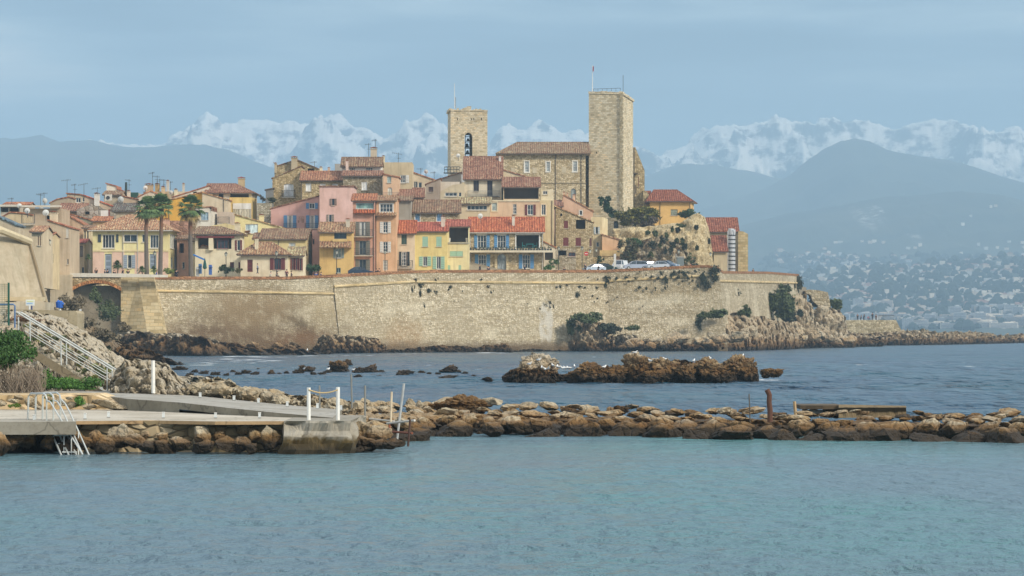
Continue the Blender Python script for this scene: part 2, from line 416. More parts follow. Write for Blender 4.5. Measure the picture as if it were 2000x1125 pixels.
def sea():
    m, nt, bs = newmat('sea_water'); p = pos(nt)
    a = nd(nt, 'Attribute', attribute_name='foam').outputs['Fac']
    big = noise(nt, mapping(nt, p, (0.07, 0.035, 1), (3.1, 0.4, 0)), 1.0, 4, 0.55)
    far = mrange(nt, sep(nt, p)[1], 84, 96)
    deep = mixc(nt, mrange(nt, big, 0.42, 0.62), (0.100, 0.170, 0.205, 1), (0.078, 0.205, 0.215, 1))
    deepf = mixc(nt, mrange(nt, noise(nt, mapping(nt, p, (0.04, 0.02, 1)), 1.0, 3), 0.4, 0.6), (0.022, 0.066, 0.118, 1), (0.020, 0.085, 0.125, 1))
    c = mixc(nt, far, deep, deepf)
    fn = noise(nt, mapping(nt, p, (0.9, 0.5, 1)), 1.0, 6, 0.75)
    ff = mrange(nt, mth(nt, 'ADD', a, mth(nt, 'MULTIPLY', mth(nt, 'SUBTRACT', fn, 0.5), 1.3)), 0.42, 0.72)
    ff = mth(nt, 'MULTIPLY', ff, mrange(nt, a, 0.03, 0.15))
    setin(nt, bs, 'Base Color', mixc(nt, ff, c, (0.75, 0.78, 0.78, 1)))
    setin(nt, bs, 'Roughness', mth(nt, 'ADD', mrange(nt, ff, 0, 1, 0.17, 0.8), mrange(nt, far, 0, 1, 0, .06)))
    setin(nt, bs, 'IOR', 1.33)
    w1 = noise(nt, mapping(nt, p, (1.9, 1.3, 1)), 1.0, 5, 0.6)
    w2 = noise(nt, mapping(nt, p, (0.7, 0.42, 1)), 1.0, 4, 0.6)
    w3 = noise(nt, mapping(nt, p, (0.34, 0.10, 1)), 1.0, 4, 0.6)
    w4 = noise(nt, mapping(nt, p, (0.12, 0.03, 1)), 1.0, 4, 0.6)
    h = mth(nt, 'ADD', mth(nt, 'MULTIPLY', w1, mrange(nt, far, 0, 1, 0.5, 0.5)), mth(nt, 'MULTIPLY', w2, mrange(nt, far, 0, 1, 0.30, 0.9)))
    h = mth(nt, 'ADD', h, mth(nt, 'MULTIPLY', w3, mrange(nt, far, 0, 1, 0.18, 3.2))); h = mth(nt, 'ADD', h, mth(nt, 'MULTIPLY', w4, mrange(nt, far, 0, 1, 0, 7)))
    bump(nt, bs, h, 1.0, 1.0)
    pys = np.concatenate([np.arange(1240, 760, -1.0), np.arange(760, 668, -0.4), np.arange(668, 655, -0.6)])
    d = HC*F/(pys-HY); d = np.concatenate([d, [4200, 6000, 9500]])
    pxs = np.concatenate([np.arange(-2400, -300, 60), np.arange(-300, 2300, 3.0), np.arange(2300, 4400, 60)])
    D, PX = np.meshgrid(d, pxs, indexing='ij'); XX = (PX-1000)/F*D; YY = D
    rs = np.random.RandomState(5)
    zz = np.zeros_like(XX); res = np.maximum(np.gradient(d)[:, None], 0.02)
    out = np.clip((D-86)/10, 0, 1)
    for k in range(64):
        lam = 0.35*(1.075**k) if k < 64 else 1
        ang = rs.normal(-0.15, 0.55)+math.pi/2; ph = rs.rand()*7
        kx = math.cos(ang)*2*math.pi/lam; ky = math.sin(ang)*2*math.pi/lam
        amp = 0.009*lam*(1.0/(1+(lam/1.6)**2.2))
        ampo = 0.014*lam*(1.0/(1+(lam/4.5)**2.6))
        A = amp*0.75*(1-out)+ampo*out
        fade = np.clip((lam/(2.2*res)-1.0)*1.0, 0, 1)
        zz += A*fade*np.sin(kx*XX+ky*YY+ph+1.5*vnoise(XX*0.35/lam, YY*0.35/lam, seed=k))
    gust = 0.65+0.6*fbm(XX*0.03, YY*0.012, seed=3, octv=3)
    zz *= np.clip(gust, 0.25, 1.6)
    calm = np.clip((d[:, None]-60)/22, 0, 1)*(1-out); zz *= 1-0.55*calm
    zz[-6:] = 0; zz -= 0.0
    foam = np.zeros_like(XX)
    FO = []
    for (fx, fy, rx, ry, st) in FOAM:
        if fy < 715 and rx > 3:
            for q in range(7): FO.append((fx+rs.uniform(-1, 1)*rx*11, fy+rs.uniform(-2.2, 1.2), rs.uniform(.7, 2.0), 1.0, st*rs.uniform(.6, 1.1)))
        else: FO.append((fx, fy, rx, ry, st))
    for q in range(70): FO.append((rs.uniform(340, 2000), rs.uniform(672, 735), rs.uniform(.4, 1.3), .6, rs.uniform(.35, .7)))
    for (fx, fy, rx, ry, st) in FO:
        dd = HC*F/(fy-HY); x0 = X(fx, dd)
        ry2 = max(ry, 0.55*dd*dd/17600)
        foam = np.maximum(foam, st*np.exp(-((XX-x0)/rx)**2-((YY-dd)/ry2)**2))
    # scattered small whitecaps out at sea
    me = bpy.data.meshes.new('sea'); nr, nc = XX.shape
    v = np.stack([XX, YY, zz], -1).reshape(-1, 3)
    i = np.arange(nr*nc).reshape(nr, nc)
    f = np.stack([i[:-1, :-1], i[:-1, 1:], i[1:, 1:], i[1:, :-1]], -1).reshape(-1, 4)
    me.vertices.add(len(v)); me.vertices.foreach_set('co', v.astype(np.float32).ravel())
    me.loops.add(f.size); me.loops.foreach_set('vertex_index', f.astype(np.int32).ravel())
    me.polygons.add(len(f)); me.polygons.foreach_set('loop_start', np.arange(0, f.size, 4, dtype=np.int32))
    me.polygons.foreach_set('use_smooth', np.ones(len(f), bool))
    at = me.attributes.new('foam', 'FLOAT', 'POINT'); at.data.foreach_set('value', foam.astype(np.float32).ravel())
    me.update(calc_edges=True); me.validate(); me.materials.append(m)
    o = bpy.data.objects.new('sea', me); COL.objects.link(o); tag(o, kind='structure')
    # sea bed, so that the water is the top of something and the sheet reaches the horizon on every side
    mb = MB(); mb.box((0, 3000, -6.5), (26000, 30000, 1), concrete(120, 125, 115)); b = mb.build('sea_bed'); tag(b, kind='structure')
sea()

# ---------------------------------------------------------------- far ranges
def ridge(name, crest, d, foot, mat, rough=0.10, seed=1, nx=360, ny=60, back=0.6, label=None, ripple=0.02, conc=1.0, crag=0):
    xs = np.linspace(crest[0][0], crest[-1][0], nx); pys = np.interp(xs, [c[0] for c in crest], [c[1] for c in crest])
    zc = HC+(HY-pys)/F*d; xw = (xs-1000)/F*d
    if crag: zc = zc+crag*fbm(xs*0.012, xs*0, seed=seed+2, octv=5, gain=0.6, ridged=True)-crag*0.3
    t = np.linspace(-back, 1, ny)                # 1 = foot nearest the camera
    T, XW = np.meshgrid(t, xw, indexing='ij'); ZC = np.broadcast_to(zc, T.shape)
    YY = d-np.where(T > 0, T*(d-foot), T*(d-foot)*0.8)
    amp = ZC.max()
    k = 1.0/(amp*0.9)*(0.8 if crag else 1)
    env = np.clip(1-np.abs(T)**conc, 0, 1)
    n = fbm(XW*k*2.0, YY*k*2.0, seed=seed, octv=7, gain=0.55, ridged=True)
    n2 = fbm(XW*k*9, YY*k*9, seed=seed+5, octv=4)
    fall = np.sin(np.clip(np.abs(T), 0, 1)*math.pi)
    ZZ = ZC*env+amp*rough*n*np.clip(fall+(0.24 if crag else 0.12), 0, 1)*1.0+amp*ripple*n2
    ZZ = np.where((T > 0.98), -6, ZZ)
    me = bpy.data.meshes.new(name); v = np.stack([XW+0*T, YY, ZZ], -1).reshape(-1, 3); nr, nc = T.shape
    i = np.arange(nr*nc).reshape(nr, nc); f = np.stack([i[:-1, 1:], i[:-1, :-1], i[1:, :-1], i[1:, 1:]], -1).reshape(-1, 4)
    me.from_pydata(v.tolist(), [], f.tolist()); me.materials.append(mat)
    me.polygons.foreach_set('use_smooth', [True]*len(me.polygons))
    o = bpy.data.objects.new(name, me); COL.objects.link(o); tag(o, kind='structure')
    return o
def snowmat():
    m, nt, bs = newmat('alpine_snow'); p = pos(nt)
    nz = sep(nt, nd(nt, 'NewGeometry').outputs['Normal'])
    n = noise(nt, mapping(nt, p, (1, 1, 0.6)), 0.004, 8, 0.68); n2 = noise(nt, mapping(nt, p, (1, .35, 1.5)), 0.009, 8, 0.72)
    z = mth(nt, 'ADD', sep(nt, p)[2], mth(nt, 'MULTIPLY', mth(nt, 'SUBTRACT', n, 0.5), 420))
    snow = mrange(nt, z, 560, 690)
    rock = mrange(nt, mth(nt, 'ADD', mth(nt, 'MULTIPLY', nz[2], .45), mth(nt, 'MULTIPLY', mth(nt, 'SUBTRACT', n2, 0.5), 2.4)), 0.12, 0.34)
    f = mth(nt, 'MULTIPLY', snow, rock)
    setin(nt, bs, 'Base Color', mixc(nt, f, (0.06, 0.08, 0.09, 1), (1.0, 0.95, 0.86, 1))); setin(nt, bs, 'Roughness', 0.9)
    return m
def forestmat(k=1.0, scar=None):
    m, nt, bs = newmat('wooded_slope'); p = pos(nt)
    n = noise(nt, p, 0.004*k, 7, 0.65); n2 = noise(nt, p, 0.03*k, 5, 0.7)
    c = mixc(nt, mrange(nt, n, 0.4, 0.65), (0.035, 0.055, 0.035, 1), (0.075, 0.085, 0.05, 1))
    c = mixc(nt, mrange(nt, n2, 0.5, 0.75, 0, 0.7), c, (0.03, 0.045, 0.03, 1))
    for (cc, rr) in (scar or []):
        c = mixc(nt, mth(nt, 'MULTIPLY', blob(nt, p, cc, rr), mrange(nt, n2, 0.48, 0.56)), c, (0.42, 0.40, 0.36, 1))
    setin(nt, bs, 'Base Color', c); setin(nt, bs, 'Roughness', 0.95)
    return m
ALPS = [(x, y+20-4*(x < 900)+6*(x < 560)) for (x, y) in [(-300, 330), (0, 320), (180, 292), (240, 282), (290, 284), (340, 268), (400, 226), (415, 214), (440, 240), (500, 236), (545, 238), (570, 238), (600, 248), (660, 240), (700, 262), (760, 280), (800, 262), (835, 250),
        (880, 275), (950, 282), (985, 248), (1010, 262), (1050, 250), (1100, 258), (1150, 255), (1240, 288), (1290, 290), (1340, 285), (1380, 262), (1420, 250), (1470, 246), (1520, 240), (1560, 258), (1600, 242),
        (1650, 248), (1680, 240), (1730, 246), (1790, 252), (1850, 248), (1900, 252), (1950, 250), (2000, 258), (2100, 250), (2300, 270), (2500, 300)]]
ridge('snow_mountains', ALPS, 12300, 10300, snowmat(), rough=0.36, seed=3, nx=900, ny=200, ripple=0.035, crag=8)
LH = [(-400, 300), (-100, 285), (0, 272), (50, 268), (80, 263), (115, 279), (170, 277), (260, 290), (340, 283), (400, 282), (450, 296), (520, 325), (600, 352), (700, 368), (800, 372), (900, 380), (1100, 400)]
ridge('wooded_hills', LH, 10200, 7800, forestmat(), rough=0.10, seed=9, nx=400, ny=60, ripple=0.006)
ML = [(850, 395), (960, 400), (1100, 392), (1200, 372), (1260, 345), (1310, 325), (1350, 318), (1400, 322), (1470, 335), (1540, 352), (1600, 360), (1700, 380), (1900, 400)]
ridge('middle_mountain', ML, 10600, 8200, forestmat(), rough=0.09, seed=19, nx=300, ny=60, ripple=0.006)
BM = [(1300, 440), (1400, 400), (1480, 375), (1540, 345), (1580, 312), (1610, 290), (1640, 276), (1670, 270), (1700, 275), (1730, 290), (1790, 301), (1850, 308), (1900, 322), (1960, 342), (2020, 360), (2100, 372), (2300, 380), (2600, 400)]
ridge('dome_mountain', BM, 9300, 7000, forestmat(), rough=0.08, seed=29, nx=300, ny=60, ripple=0.005)
FR = [(1000, 520), (1200, 495), (1350, 470), (1450, 440), (1540, 418), (1600, 408), (1660, 398), (1740, 384), (1800, 380), (1880, 372), (1950, 380), (2010, 395), (2100, 400), (2400, 420)]
ridge('coastal_mountain', FR, 7400, 5600, forestmat(scar=[(P(1683, 428, 7150), (26, 500, 52)), (P(1708, 415, 7150), (14, 500, 40)), (P(1722, 410, 7150), (10, 500, 40)), (P(1765, 470, 6900), (20, 500, 22))]), rough=0.07, seed=39, nx=300, ny=70, ripple=0.005)
# ---------------------------------------------------------------- rocks
def rock_mesh(seed, sub=3, cuts=14, rough=0.13, ang=0.68, crag=.10):
    r = random.Random(seed); bm = bmesh.new(); bmesh.ops.create_icosphere(bm, subdivisions=sub, radius=1.0)
    pl = []
    for k in range(cuts):
        n = Vector((r.gauss(0, 1), r.gauss(0, 1), r.gauss(0, 0.8))).normalized(); pl.append((n, r.uniform(ang*0.75, ang*1.15)))
    off = Vector((r.uniform(-50, 50), r.uniform(-50, 50), r.uniform(-50, 50)))
    for v in bm.verts:
        p = v.co.copy()
        for n, h in pl:
            dd = p.dot(n)
            if dd > h: p = p-n*(dd-h)*0.97
        q = p*1.1+off
        p = p*(1+rough*mnoise.fractal(q, 0.75, 2.1, 6))+Vector((mnoise.noise(q*2.7), mnoise.noise(q*2.7+Vector((9, 0, 0))), mnoise.noise(q*2.7+Vector((0, 9, 0)))))*rough*0.35
        dd = mnoise.voronoi(q*1.5)[0]; d2 = mnoise.voronoi(q*3.6)[0]
        p = p*(1+crag*(min((dd[1]-dd[0])*2.4, 1)-.6)+crag*.55*(min((d2[1]-d2[0])*2.4, 1)-.6)+.035*mnoise.noise(q*9)); v.co = p
    me = bpy.data.meshes.new('boulder'); bm.to_mesh(me); bm.free()
    return me
ROCKS = [rock_mesh(100+k, 4) for k in range(14)]; CRAGS = [rock_mesh(300+k, 5, 8, .26, .75, .30) for k in range(6)]
_rk = {}
def rock(c, size, mat, label, group, seed, name='boulder', cat='boulder', flat=1.0):
    cg = mat.name.startswith('rock_brown') or mat.name.startswith('rock_pale'); L_ = CRAGS if cg else ROCKS; key = (seed % len(L_), mat.name)
    if key not in _rk:
        me = L_[key[0]].copy(); me.materials.append(mat); _rk[key] = me
    o = bpy.data.objects.new(name, _rk[key]); COL.objects.link(o); o.location = c
    r = random.Random(seed*7+1)
    s = size if isinstance(size, (tuple, list)) else (size, size, size*flat)
    o.scale = s; o.rotation_euler = (r.uniform(-0.25, 0.25), r.uniform(-0.25, 0.25), r.uniform(-0.5, 0.5)+(math.pi if r.random() < 0.5 else 0))
    return tag(o, label, cat, group)

def outcrop(name, prof, mat, label, cat, d0=None, thick=8.0, amp=0.8, nx=140, ny=44, seed=1, lean=0.25, freq=0.35, parent=None, group=None, kind=None, under=0.6, bulge=0.35, rz=1.0):
    """rock mass whose front outline runs through prof = [(px, py_top, py_foot, d), ...]; real thickness behind"""
    xs = np.linspace(prof[0][0], prof[-1][0], nx); a = [p[0] for p in prof]
    top = np.interp(xs, a, [p[1] for p in prof]); foot = np.interp(xs, a, [p[2] for p in prof]); dd = np.interp(xs, a, [p[3] for p in prof])
    k = int(ny*0.62); t1 = np.linspace(0, 1, k); t2 = np.linspace(0, 1, ny-k+1)[1:]
    zt = HC+(HY-top)/F*(dd+lean*thick); zf = HC+(HY-foot)/F*dd-under
    rows = []
    pf = HY-(zf-HC)*F/dd
    for t in t1:
        dq = dd+lean*thick*t**1.3-bulge*thick*0.3*math.sin(t*math.pi)*(1-t); pq = pf+(top-pf)*t; rows.append((dq, HC+(HY-pq)/F*dq))
    for t in t2: rows.append((dd+lean*thick+(thick*(1-lean))*t, zt*(1-t**2.2)+(zf)*t**2.2))
    Y = np.array([r[0] for r in rows]); Zz = np.array([r[1] for r in rows]); Xw = (xs-1000)/F*np.minimum(Y, (dd+lean*thick)[None, :])
    edge = np.clip(np.minimum(np.arange(nx), np.arange(nx)[::-1])/5.0, 0, 1)[None, :]
    Y = Y+(1-edge)*thick*0.4
    n = [fbm(Xw*freq, Y*freq, Zz*freq*2.4, seed=seed+q, octv=5, gain=0.58, ridged=(q == 1)) for q in range(3)]
    env = np.ones_like(Y); env[0] = 0.3
    f1, f2 = worley(Xw*freq*2.0+n[0]*.5, Y*freq*1.6, Zz*freq*3.4+n[2]*.5, seed+40); g1, g2 = worley(Xw*freq*5, Y*freq*5+n[1], Zz*freq*7, seed+50)
    cell = np.clip((f2-f1)*2.2, 0, 1)**.6; lump = (0.9-f1)*.9+cell*.55-.5+(np.clip((g2-g1)*2, 0, 1)**.7-.6)*.36+(0.5-g1)*.4
    low = np.clip((zt[None, :]-Zz)/(amp*1.5+.01), 0.38, 1); Y += -amp*1.25*lump*env; Zz += amp*0.5*lump*env*rz*low
    Xw += amp*0.5*n[0]; Y += -amp*1.1*n[1]*env; Zz += amp*0.45*n[2]*rz*env
    mb = MB(); g = np.stack([Xw, Y, Zz], -1)
    mb.grid([[tuple(p) for p in row] for row in g.tolist()], mat)
    o = mb.build(name, parent, smooth=True)
    if parent is None: tag(o, label, cat, group, kind)
    return o

# ---------------------------------------------------------------- foliage
def leaves(mb, c, r, n, size, mat, seed=0, droop=0.0, squash=1.0, shell=0.35, clump=6):
    rr = random.Random(seed); c = Vector(c); r = Vector(r)
    cl = [Vector((rr.gauss(0, .45), rr.gauss(0, .45), rr.gauss(0, .45))) for _ in range(clump)]
    for i in range(n):
        q = rr.choice(cl); p = q+Vector((rr.gauss(0, .2), rr.gauss(0, .2), rr.gauss(0, .2)))
        if p.length > 1.35: p = p*(1.35/p.length)*rr.uniform(0.75, 1)
        if p.z < -.9: p.z = -.9
        w = c+Vector((p.x*r.x, p.y*r.y, p.z*r.z)); s = size*rr.uniform(0.6, 1.5)
        a = Vector((rr.gauss(0, 1), rr.gauss(0, 1), rr.gauss(0, 1)-droop)).normalized()
        b = a.cross(Vector((rr.gauss(0, 1), rr.gauss(0, 1), rr.gauss(0, 1)))).normalized()
        mb.face([w-a*s, w+b*s*0.45*squash, w+a*s, w-b*s*0.45*squash], mat)
def shrub(name, c, r, n, size, mat, label, cat='shrub', group=None, seed=0, droop=0.0, stems=None, clump=8):
    mb = MB(); c = Vector(c)
    leaves(mb, c, r, n, size, mat, seed, droop, clump=clump)
    o = mb.build(name, origin=c-Vector((0, 0, r[2]))); tag(o, label, cat, group)
    if stems:
        sb = MB(); rr = random.Random(seed+3)
        for k in range(6):
            e = c+Vector((rr.uniform(-.6, .6)*r[0], rr.uniform(-.6, .6)*r[1], rr.uniform(-0.2, .5)*r[2]))
            sb.tube([c-Vector((0, 0, r[2]*1.1)), (c+e)/2-Vector((0, 0, r[2]*0.2)), e], size*0.22, stems, 5)
        sb.build('stem', o)
    return o

# ---------------------------------------------------------------- the sea wall
WT = [(235, 540, 440), (325, 541, 442), (410, 541, 447), (560, 541, 458), (650, 537, 470), (825, 528, 480), (1000, 528, 488), (1183, 528, 500), (1372, 518, 500), (1398, 519, 500), (1406, 530, 520), (1500, 531, 570), (1560, 536, 620)]
def wtop(px): return float(np.interp(px, [w[0] for w in WT], [w[1] for w in WT]))
def wz(px): return Z(wtop(px), rampart_d(px))
M_RAMP = None
def rampart_mat():
    m = rubble(204, 191, 162, 2.1, 3.5, 0.75, 0.4).copy(); m.name = 'rampart_masonry'; nt = m.node_tree; bs = nt.nodes['Principled BSDF']
    src = bs.inputs['Base Color'].links[0].from_socket; p = pos(nt)
    nz = noise(nt, p, 0.5, 6, 0.7)
    c = src; cs = noise(nt, mapping(nt, p, (.22, .22, 2.6)), 1.0, 4, .6); c = mixc(nt, mrange(nt, cs, .5, .62, 0, .5), c, rgb(150, 134, 104)); pt_ = noise(nt, mapping(nt, p, (.09, .09, .2)), 1.0, 3, .5); c = mixc(nt, mrange(nt, pt_, .5, .6, 0, .4), c, rgb(170, 156, 128)); c = mixc(nt, mrange(nt, pt_, .42, .36, 0, .4), c, rgb(222, 210, 182))
    def st(px, py, d, r, colr, k=1.0):
        nonlocal c
        f = mth(nt, 'MULTIPLY', blob(nt, p, tuple(P(px, py, d)), r, 1.0, .5), mrange(nt, nz, 0.38, 0.55, 0.3, k))
        c = mixc(nt, f, c, mixc(nt, 1.0, colr, src, 'OVERLAY') if False else colr)
    st(505, 655, 452, (17, 30, 8.5), rgb(108, 92, 66), 1.0)
    st(430, 665, 448, (12, 30, 4.2), rgb(112, 90, 64), 0.9)
    st(595, 668, 458, (7, 30, 3.0), rgb(120, 88, 56), 0.8)
    st(792, 668, 474, (5.0, 30, 5.0), rgb(160, 124, 78), 0.6)
    st(745, 684, 474, (9, 30, 2.6), rgb(110, 84, 56), 0.8)
    st(1000, 690, 485, (26, 40, 2.2), rgb(104, 80, 52), 0.9)
    f = mth(nt, 'MULTIPLY', blob(nt, p, tuple(P(1066, 632, 489)), (1.35, 30, 4.6), 1.0, .8), mrange(nt, nz, .38, .54, 0, .8)); c = mixc(nt, f, c, rgb(208, 202, 188))
    st(640, 600, 466, (5, 30, 5.5), rgb(196, 176, 136), 0.5)
    st(1285, 560, 497, (15, 30, 2.2), rgb(150, 130, 92), 0.5)
    st(500, 600, 452, (9, 30, 5), rgb(156, 132, 96), 0.6)
    zb = mth(nt, 'ADD', sep(nt, p)[2], mth(nt, 'MULTIPLY', mth(nt, 'SUBTRACT', nz, .5), 2.6))
    c = mixc(nt, mrange(nt, zb, 2.2, .6, 0, .8), c, rgb(96, 78, 52)); sk = noise(nt, mapping(nt, p, (1.3, 1.3, .12)), 1.0, 5, .6)
    c = mixc(nt, mth(nt, 'MULTIPLY', mrange(nt, sk, .54, .72, 0, .55), mrange(nt, sep(nt, p)[2], 6, 12)), c, rgb(134, 118, 88))
    nt.links.new(c, bs.inputs['Base Color']); return m
def rampart():
    M_RAMP = rampart_mat(); cop = rubble(168, 122, 84, 1.6, 3, 0.4, 0.5); cor = ashlar(212, 192, 148, 1.6, 0.5)
    root = empty('sea_rampart', P(800, 650, 470), 'long sloping rubble sea wall with a rounded string course below the old town', 'rampart wall')
    # each straight run: top corners, cordon heights, foot corners (px, py, d)
    runs = [  # (px_top0, px_top1, px_foot0, px_foot1, cordon y0, y1, parapet top material brick?)
        (296, 650, 330, 668, 568, 574), (650, 812, 668, 834, 560, 550), (812, 1183, 834, 1200, 551, 553), (1183, 1402, 1200, 1424, 549, 537), (1398, 1560, 1422, 1565, 549, 553)]
    for k, (a0, a1, f0, f1, c0, c1) in enumerate(runs):
        mb = MB(); N = 40
        d0, d1 = rampart_d(a0), rampart_d(a1)
        def pt(t, px0, px1, py, off): 
            d = d0+(d1-d0)*t+off; return P(px0+(px1-px0)*t, py, d)
        top = []; cord = []; foot = []; cordup = []
        rows = []
        for j in range(0, 9):
            rows.append([])
        for i in range(N+1):
            t = i/N; pt_top = a0+(a1-a0)*t; yt = wtop(pt_top); yc = c0+(c1-c0)*t
            A = P(pt_top, yt, d0+(d1-d0)*t); C = P(pt_top+(f0-a0)*0.12*(1-t)+(f1-a1)*0.12*t, yc, d0+(d1-d0)*t-0.05)
            xf = f0+(f1-f0)*t; Bz = -1.5; dB = d0+(d1-d0)*t-2.8
            Bt = Vector((X(xf, dB), dB, Bz))
            rows[0].append(A); rows[1].append(C)
            for j in range(2, 9):
                s = (j-1)/7; q = C.lerp(Bt, s)
                q = q+Vector((0, -0.16*fbm(np.array([q.x*0.3]), np.array([q.z*0.3]), seed=4, octv=3)[0], 0))
                rows[j].append(q)
        mb.grid(rows, M_RAMP)
        mb.build('wall_face', root)
        # parapet coping, parapet back and rampart walk edge
        cb = MB(); n = 12
        A = [P(a0+(a1-a0)*i/n, wtop(a0+(a1-a0)*i/n), d0+(d1-d0)*i/n) for i in range(n+1)]
        e = (A[-1]-A[0]).normalized(); w = Vector((-e.y, e.x, 0)).normalized()
        if w.y < 0: w = -w
        for i in range(n):
            p0, p1 = A[i], A[i+1]; h = Vector((0, 0, 0.40))
            o = -w*0.10; b = w*0.75
            rr = random.Random(k*50+i); j0 = Vector((0, 0, 0.05+0.05*rr.random()))
            cb.face([p0+o-h, p1+o-h, p1+o+j0, p0+o+j0], cop); cb.face([p0+o+j0, p1+o+j0, p1+b+j0, p0+b+j0], cop)
            cb.face([p1+b-h*3, p0+b-h*3, p0+b+j0, p1+b+j0], cop); cb.face([p1+o-h, p0+o-h, p0+b-h, p1+b-h], cop)
        cb.build('parapet_coping', root)
        # rounded string course
        sb = MB()
        L = [rows[1][i]+Vector((0, -0.08, 0)) for i in range(0, N+1, 4)]
        sb.tube(L, 0.24, cor, 8); sb.build('string_course', root)
    # return between the two last runs
    mb = MB(); a = P(1402, 519, 502); b = P(1406, 531, 520); fa = Vector((X(1424, 497.2), 497.2, -1.5)); fb = Vector((X(1428, 512), 512, -1.5))
    mb.face([fa, fb, b, a], M_RAMP); mb.build('wall_face', root); mb = MB()
    a = P(1560, 536, 620); mb.face([Vector((X(1565, 617), 617, -1.5)), Vector((X(1590, 650), 650, -1.5)), Vector((X(1560, 620)+1, 650, a.z)), a], M_RAMP); mb.build('wall_face', root)
    # pale quoin strip and the walled foot buttress at the left end
    qb = MB()
    for (x0, x1, y0, x2, x3, y1, d) in [(1180, 1187, 528, 1196, 1207, 640, 499.6)]:
        n = 22
        for i in range(n):
            t0, t1 = i/n, (i+1)/n; wv = 0.35 if i % 2 else 0.0; dd0 = d-2.6*t0; dd1 = d-2.6*t1
            p = [P(x0+(x2-x0)*t0, y0+(y1-y0)*t0, dd0-.12), P(x1+(x3-x1)*t0, y0+(y1-y0)*t0, dd0-.12), P(x1+(x3-x1)*t1, y0+(y1-y0)*t1, dd1-.12), P(x0+(x2-x0)*t1, y0+(y1-y0)*t1, dd1-.12)]
            p[0].x -= wv; p[3].x -= wv
            qb.prism([p[3], p[2], p[1], p[0]], (0, 0.4, 0), cor)
    qb.build('quoin_strip', root)
    bt = MB(); A = ashlar(208, 190, 150, 1.3, 0.55, 0.45)
    dl = 438.0
    f = [P(236, 541, dl), P(270, 541, dl), P(300, 541, dl)]; g = [Vector((X(236, dl-1.0), dl-1.0, 1.0)), Vector((X(292, dl-3.2), dl-3.2, 1.0)), Vector((X(326, dl-3.2), dl-3.2, 1.0))]
    bt.face([g[0], g[1], f[1], f[0]], A); bt.face([g[1], g[2], f[2], f[1]], A)
    bt.face([g[2], Vector((X(334, dl+1), dl+1, 1)), P(303, 541, dl+3), f[2]], A)
    bt.face([Vector((X(236, dl+9), dl+9, 1)), g[0], f[0], P(238, 541, dl+8)], A)
    bt.build('end_buttress', root)
rampart()

# arched bridge at the left end of the wall
def bridge():
    st = rubble(186, 164, 124, 1.6, 2.4, 0.6, 0.5); br = rubble(190, 130, 78, 3.2, 1.2, 0.45, 0.4); wh = plaster(222, 214, 196, 0.4); d = 436.0
    root = empty('arched_bridge', P(187, 640, d), 'low arched stone bridge with brick arch ring and white parapet', 'bridge')
    x0, x1, yt = 138, 238, 541
    def arc(t, k=0): 
        px = 140+(236-140)*t; return px, 568-(568-553)*(1-(2*t-1)**2)-k*0
    mb = MB(); N = 24
    for i in range(N):
        a = arc(i/N); b = arc((i+1)/N)
        p = [P(a[0], a[1], d), P(b[0], b[1], d), P(b[0], yt, d), P(a[0], yt, d)]
        mb.face(p, st); q = [v+Vector((0, 8, 0)) for v in p]
        mb.face([p[1], p[0], q[0], q[1]], st); mb.face([q[1], q[0], q[3], q[2]], st)
    mb.build('spandrel_wall', root)
    rb = MB()
    for i in range(N):
        a = arc(i/N); b = arc((i+1)/N); k = 6.5
        p = [P(a[0], a[1], d-.15), P(b[0], b[1], d-.15), P(b[0], b[1]-k, d-.15), P(a[0], a[1]-k, d-.15)]
        rb.prism(p, (0, 0.5, 0), br)
    rb.build('arch_ring', root)
    pb = MB(); pts = [P(x, y, d-.2) for (x, y) in ((137, 541), (150, 541), (238, 541.5), (326, 541.5))]; top = [P(x, y, d-.2) for (x, y) in ((137, 534), (150, 533.5), (238, 534), (326, 537))]
    for i in range(3): pb.prism([pts[i], pts[i+1], top[i+1], top[i]], (0, 1.1, 0), wh)
    pb.build('parapet', root)
    ab = MB(); pr = plaster(206, 186, 150); p = [P(98, 560, d-1), P(140, 566, d-1), P(140, 534, d-1), P(98, 537, d-1)]
    ab.prism([P(98, 640, d-1), P(140, 640, d-1), P(140, 536, d-1), P(98, 538, d-1)], (0, 9, 0), pr); ab.build('abutment', root)
bridge()

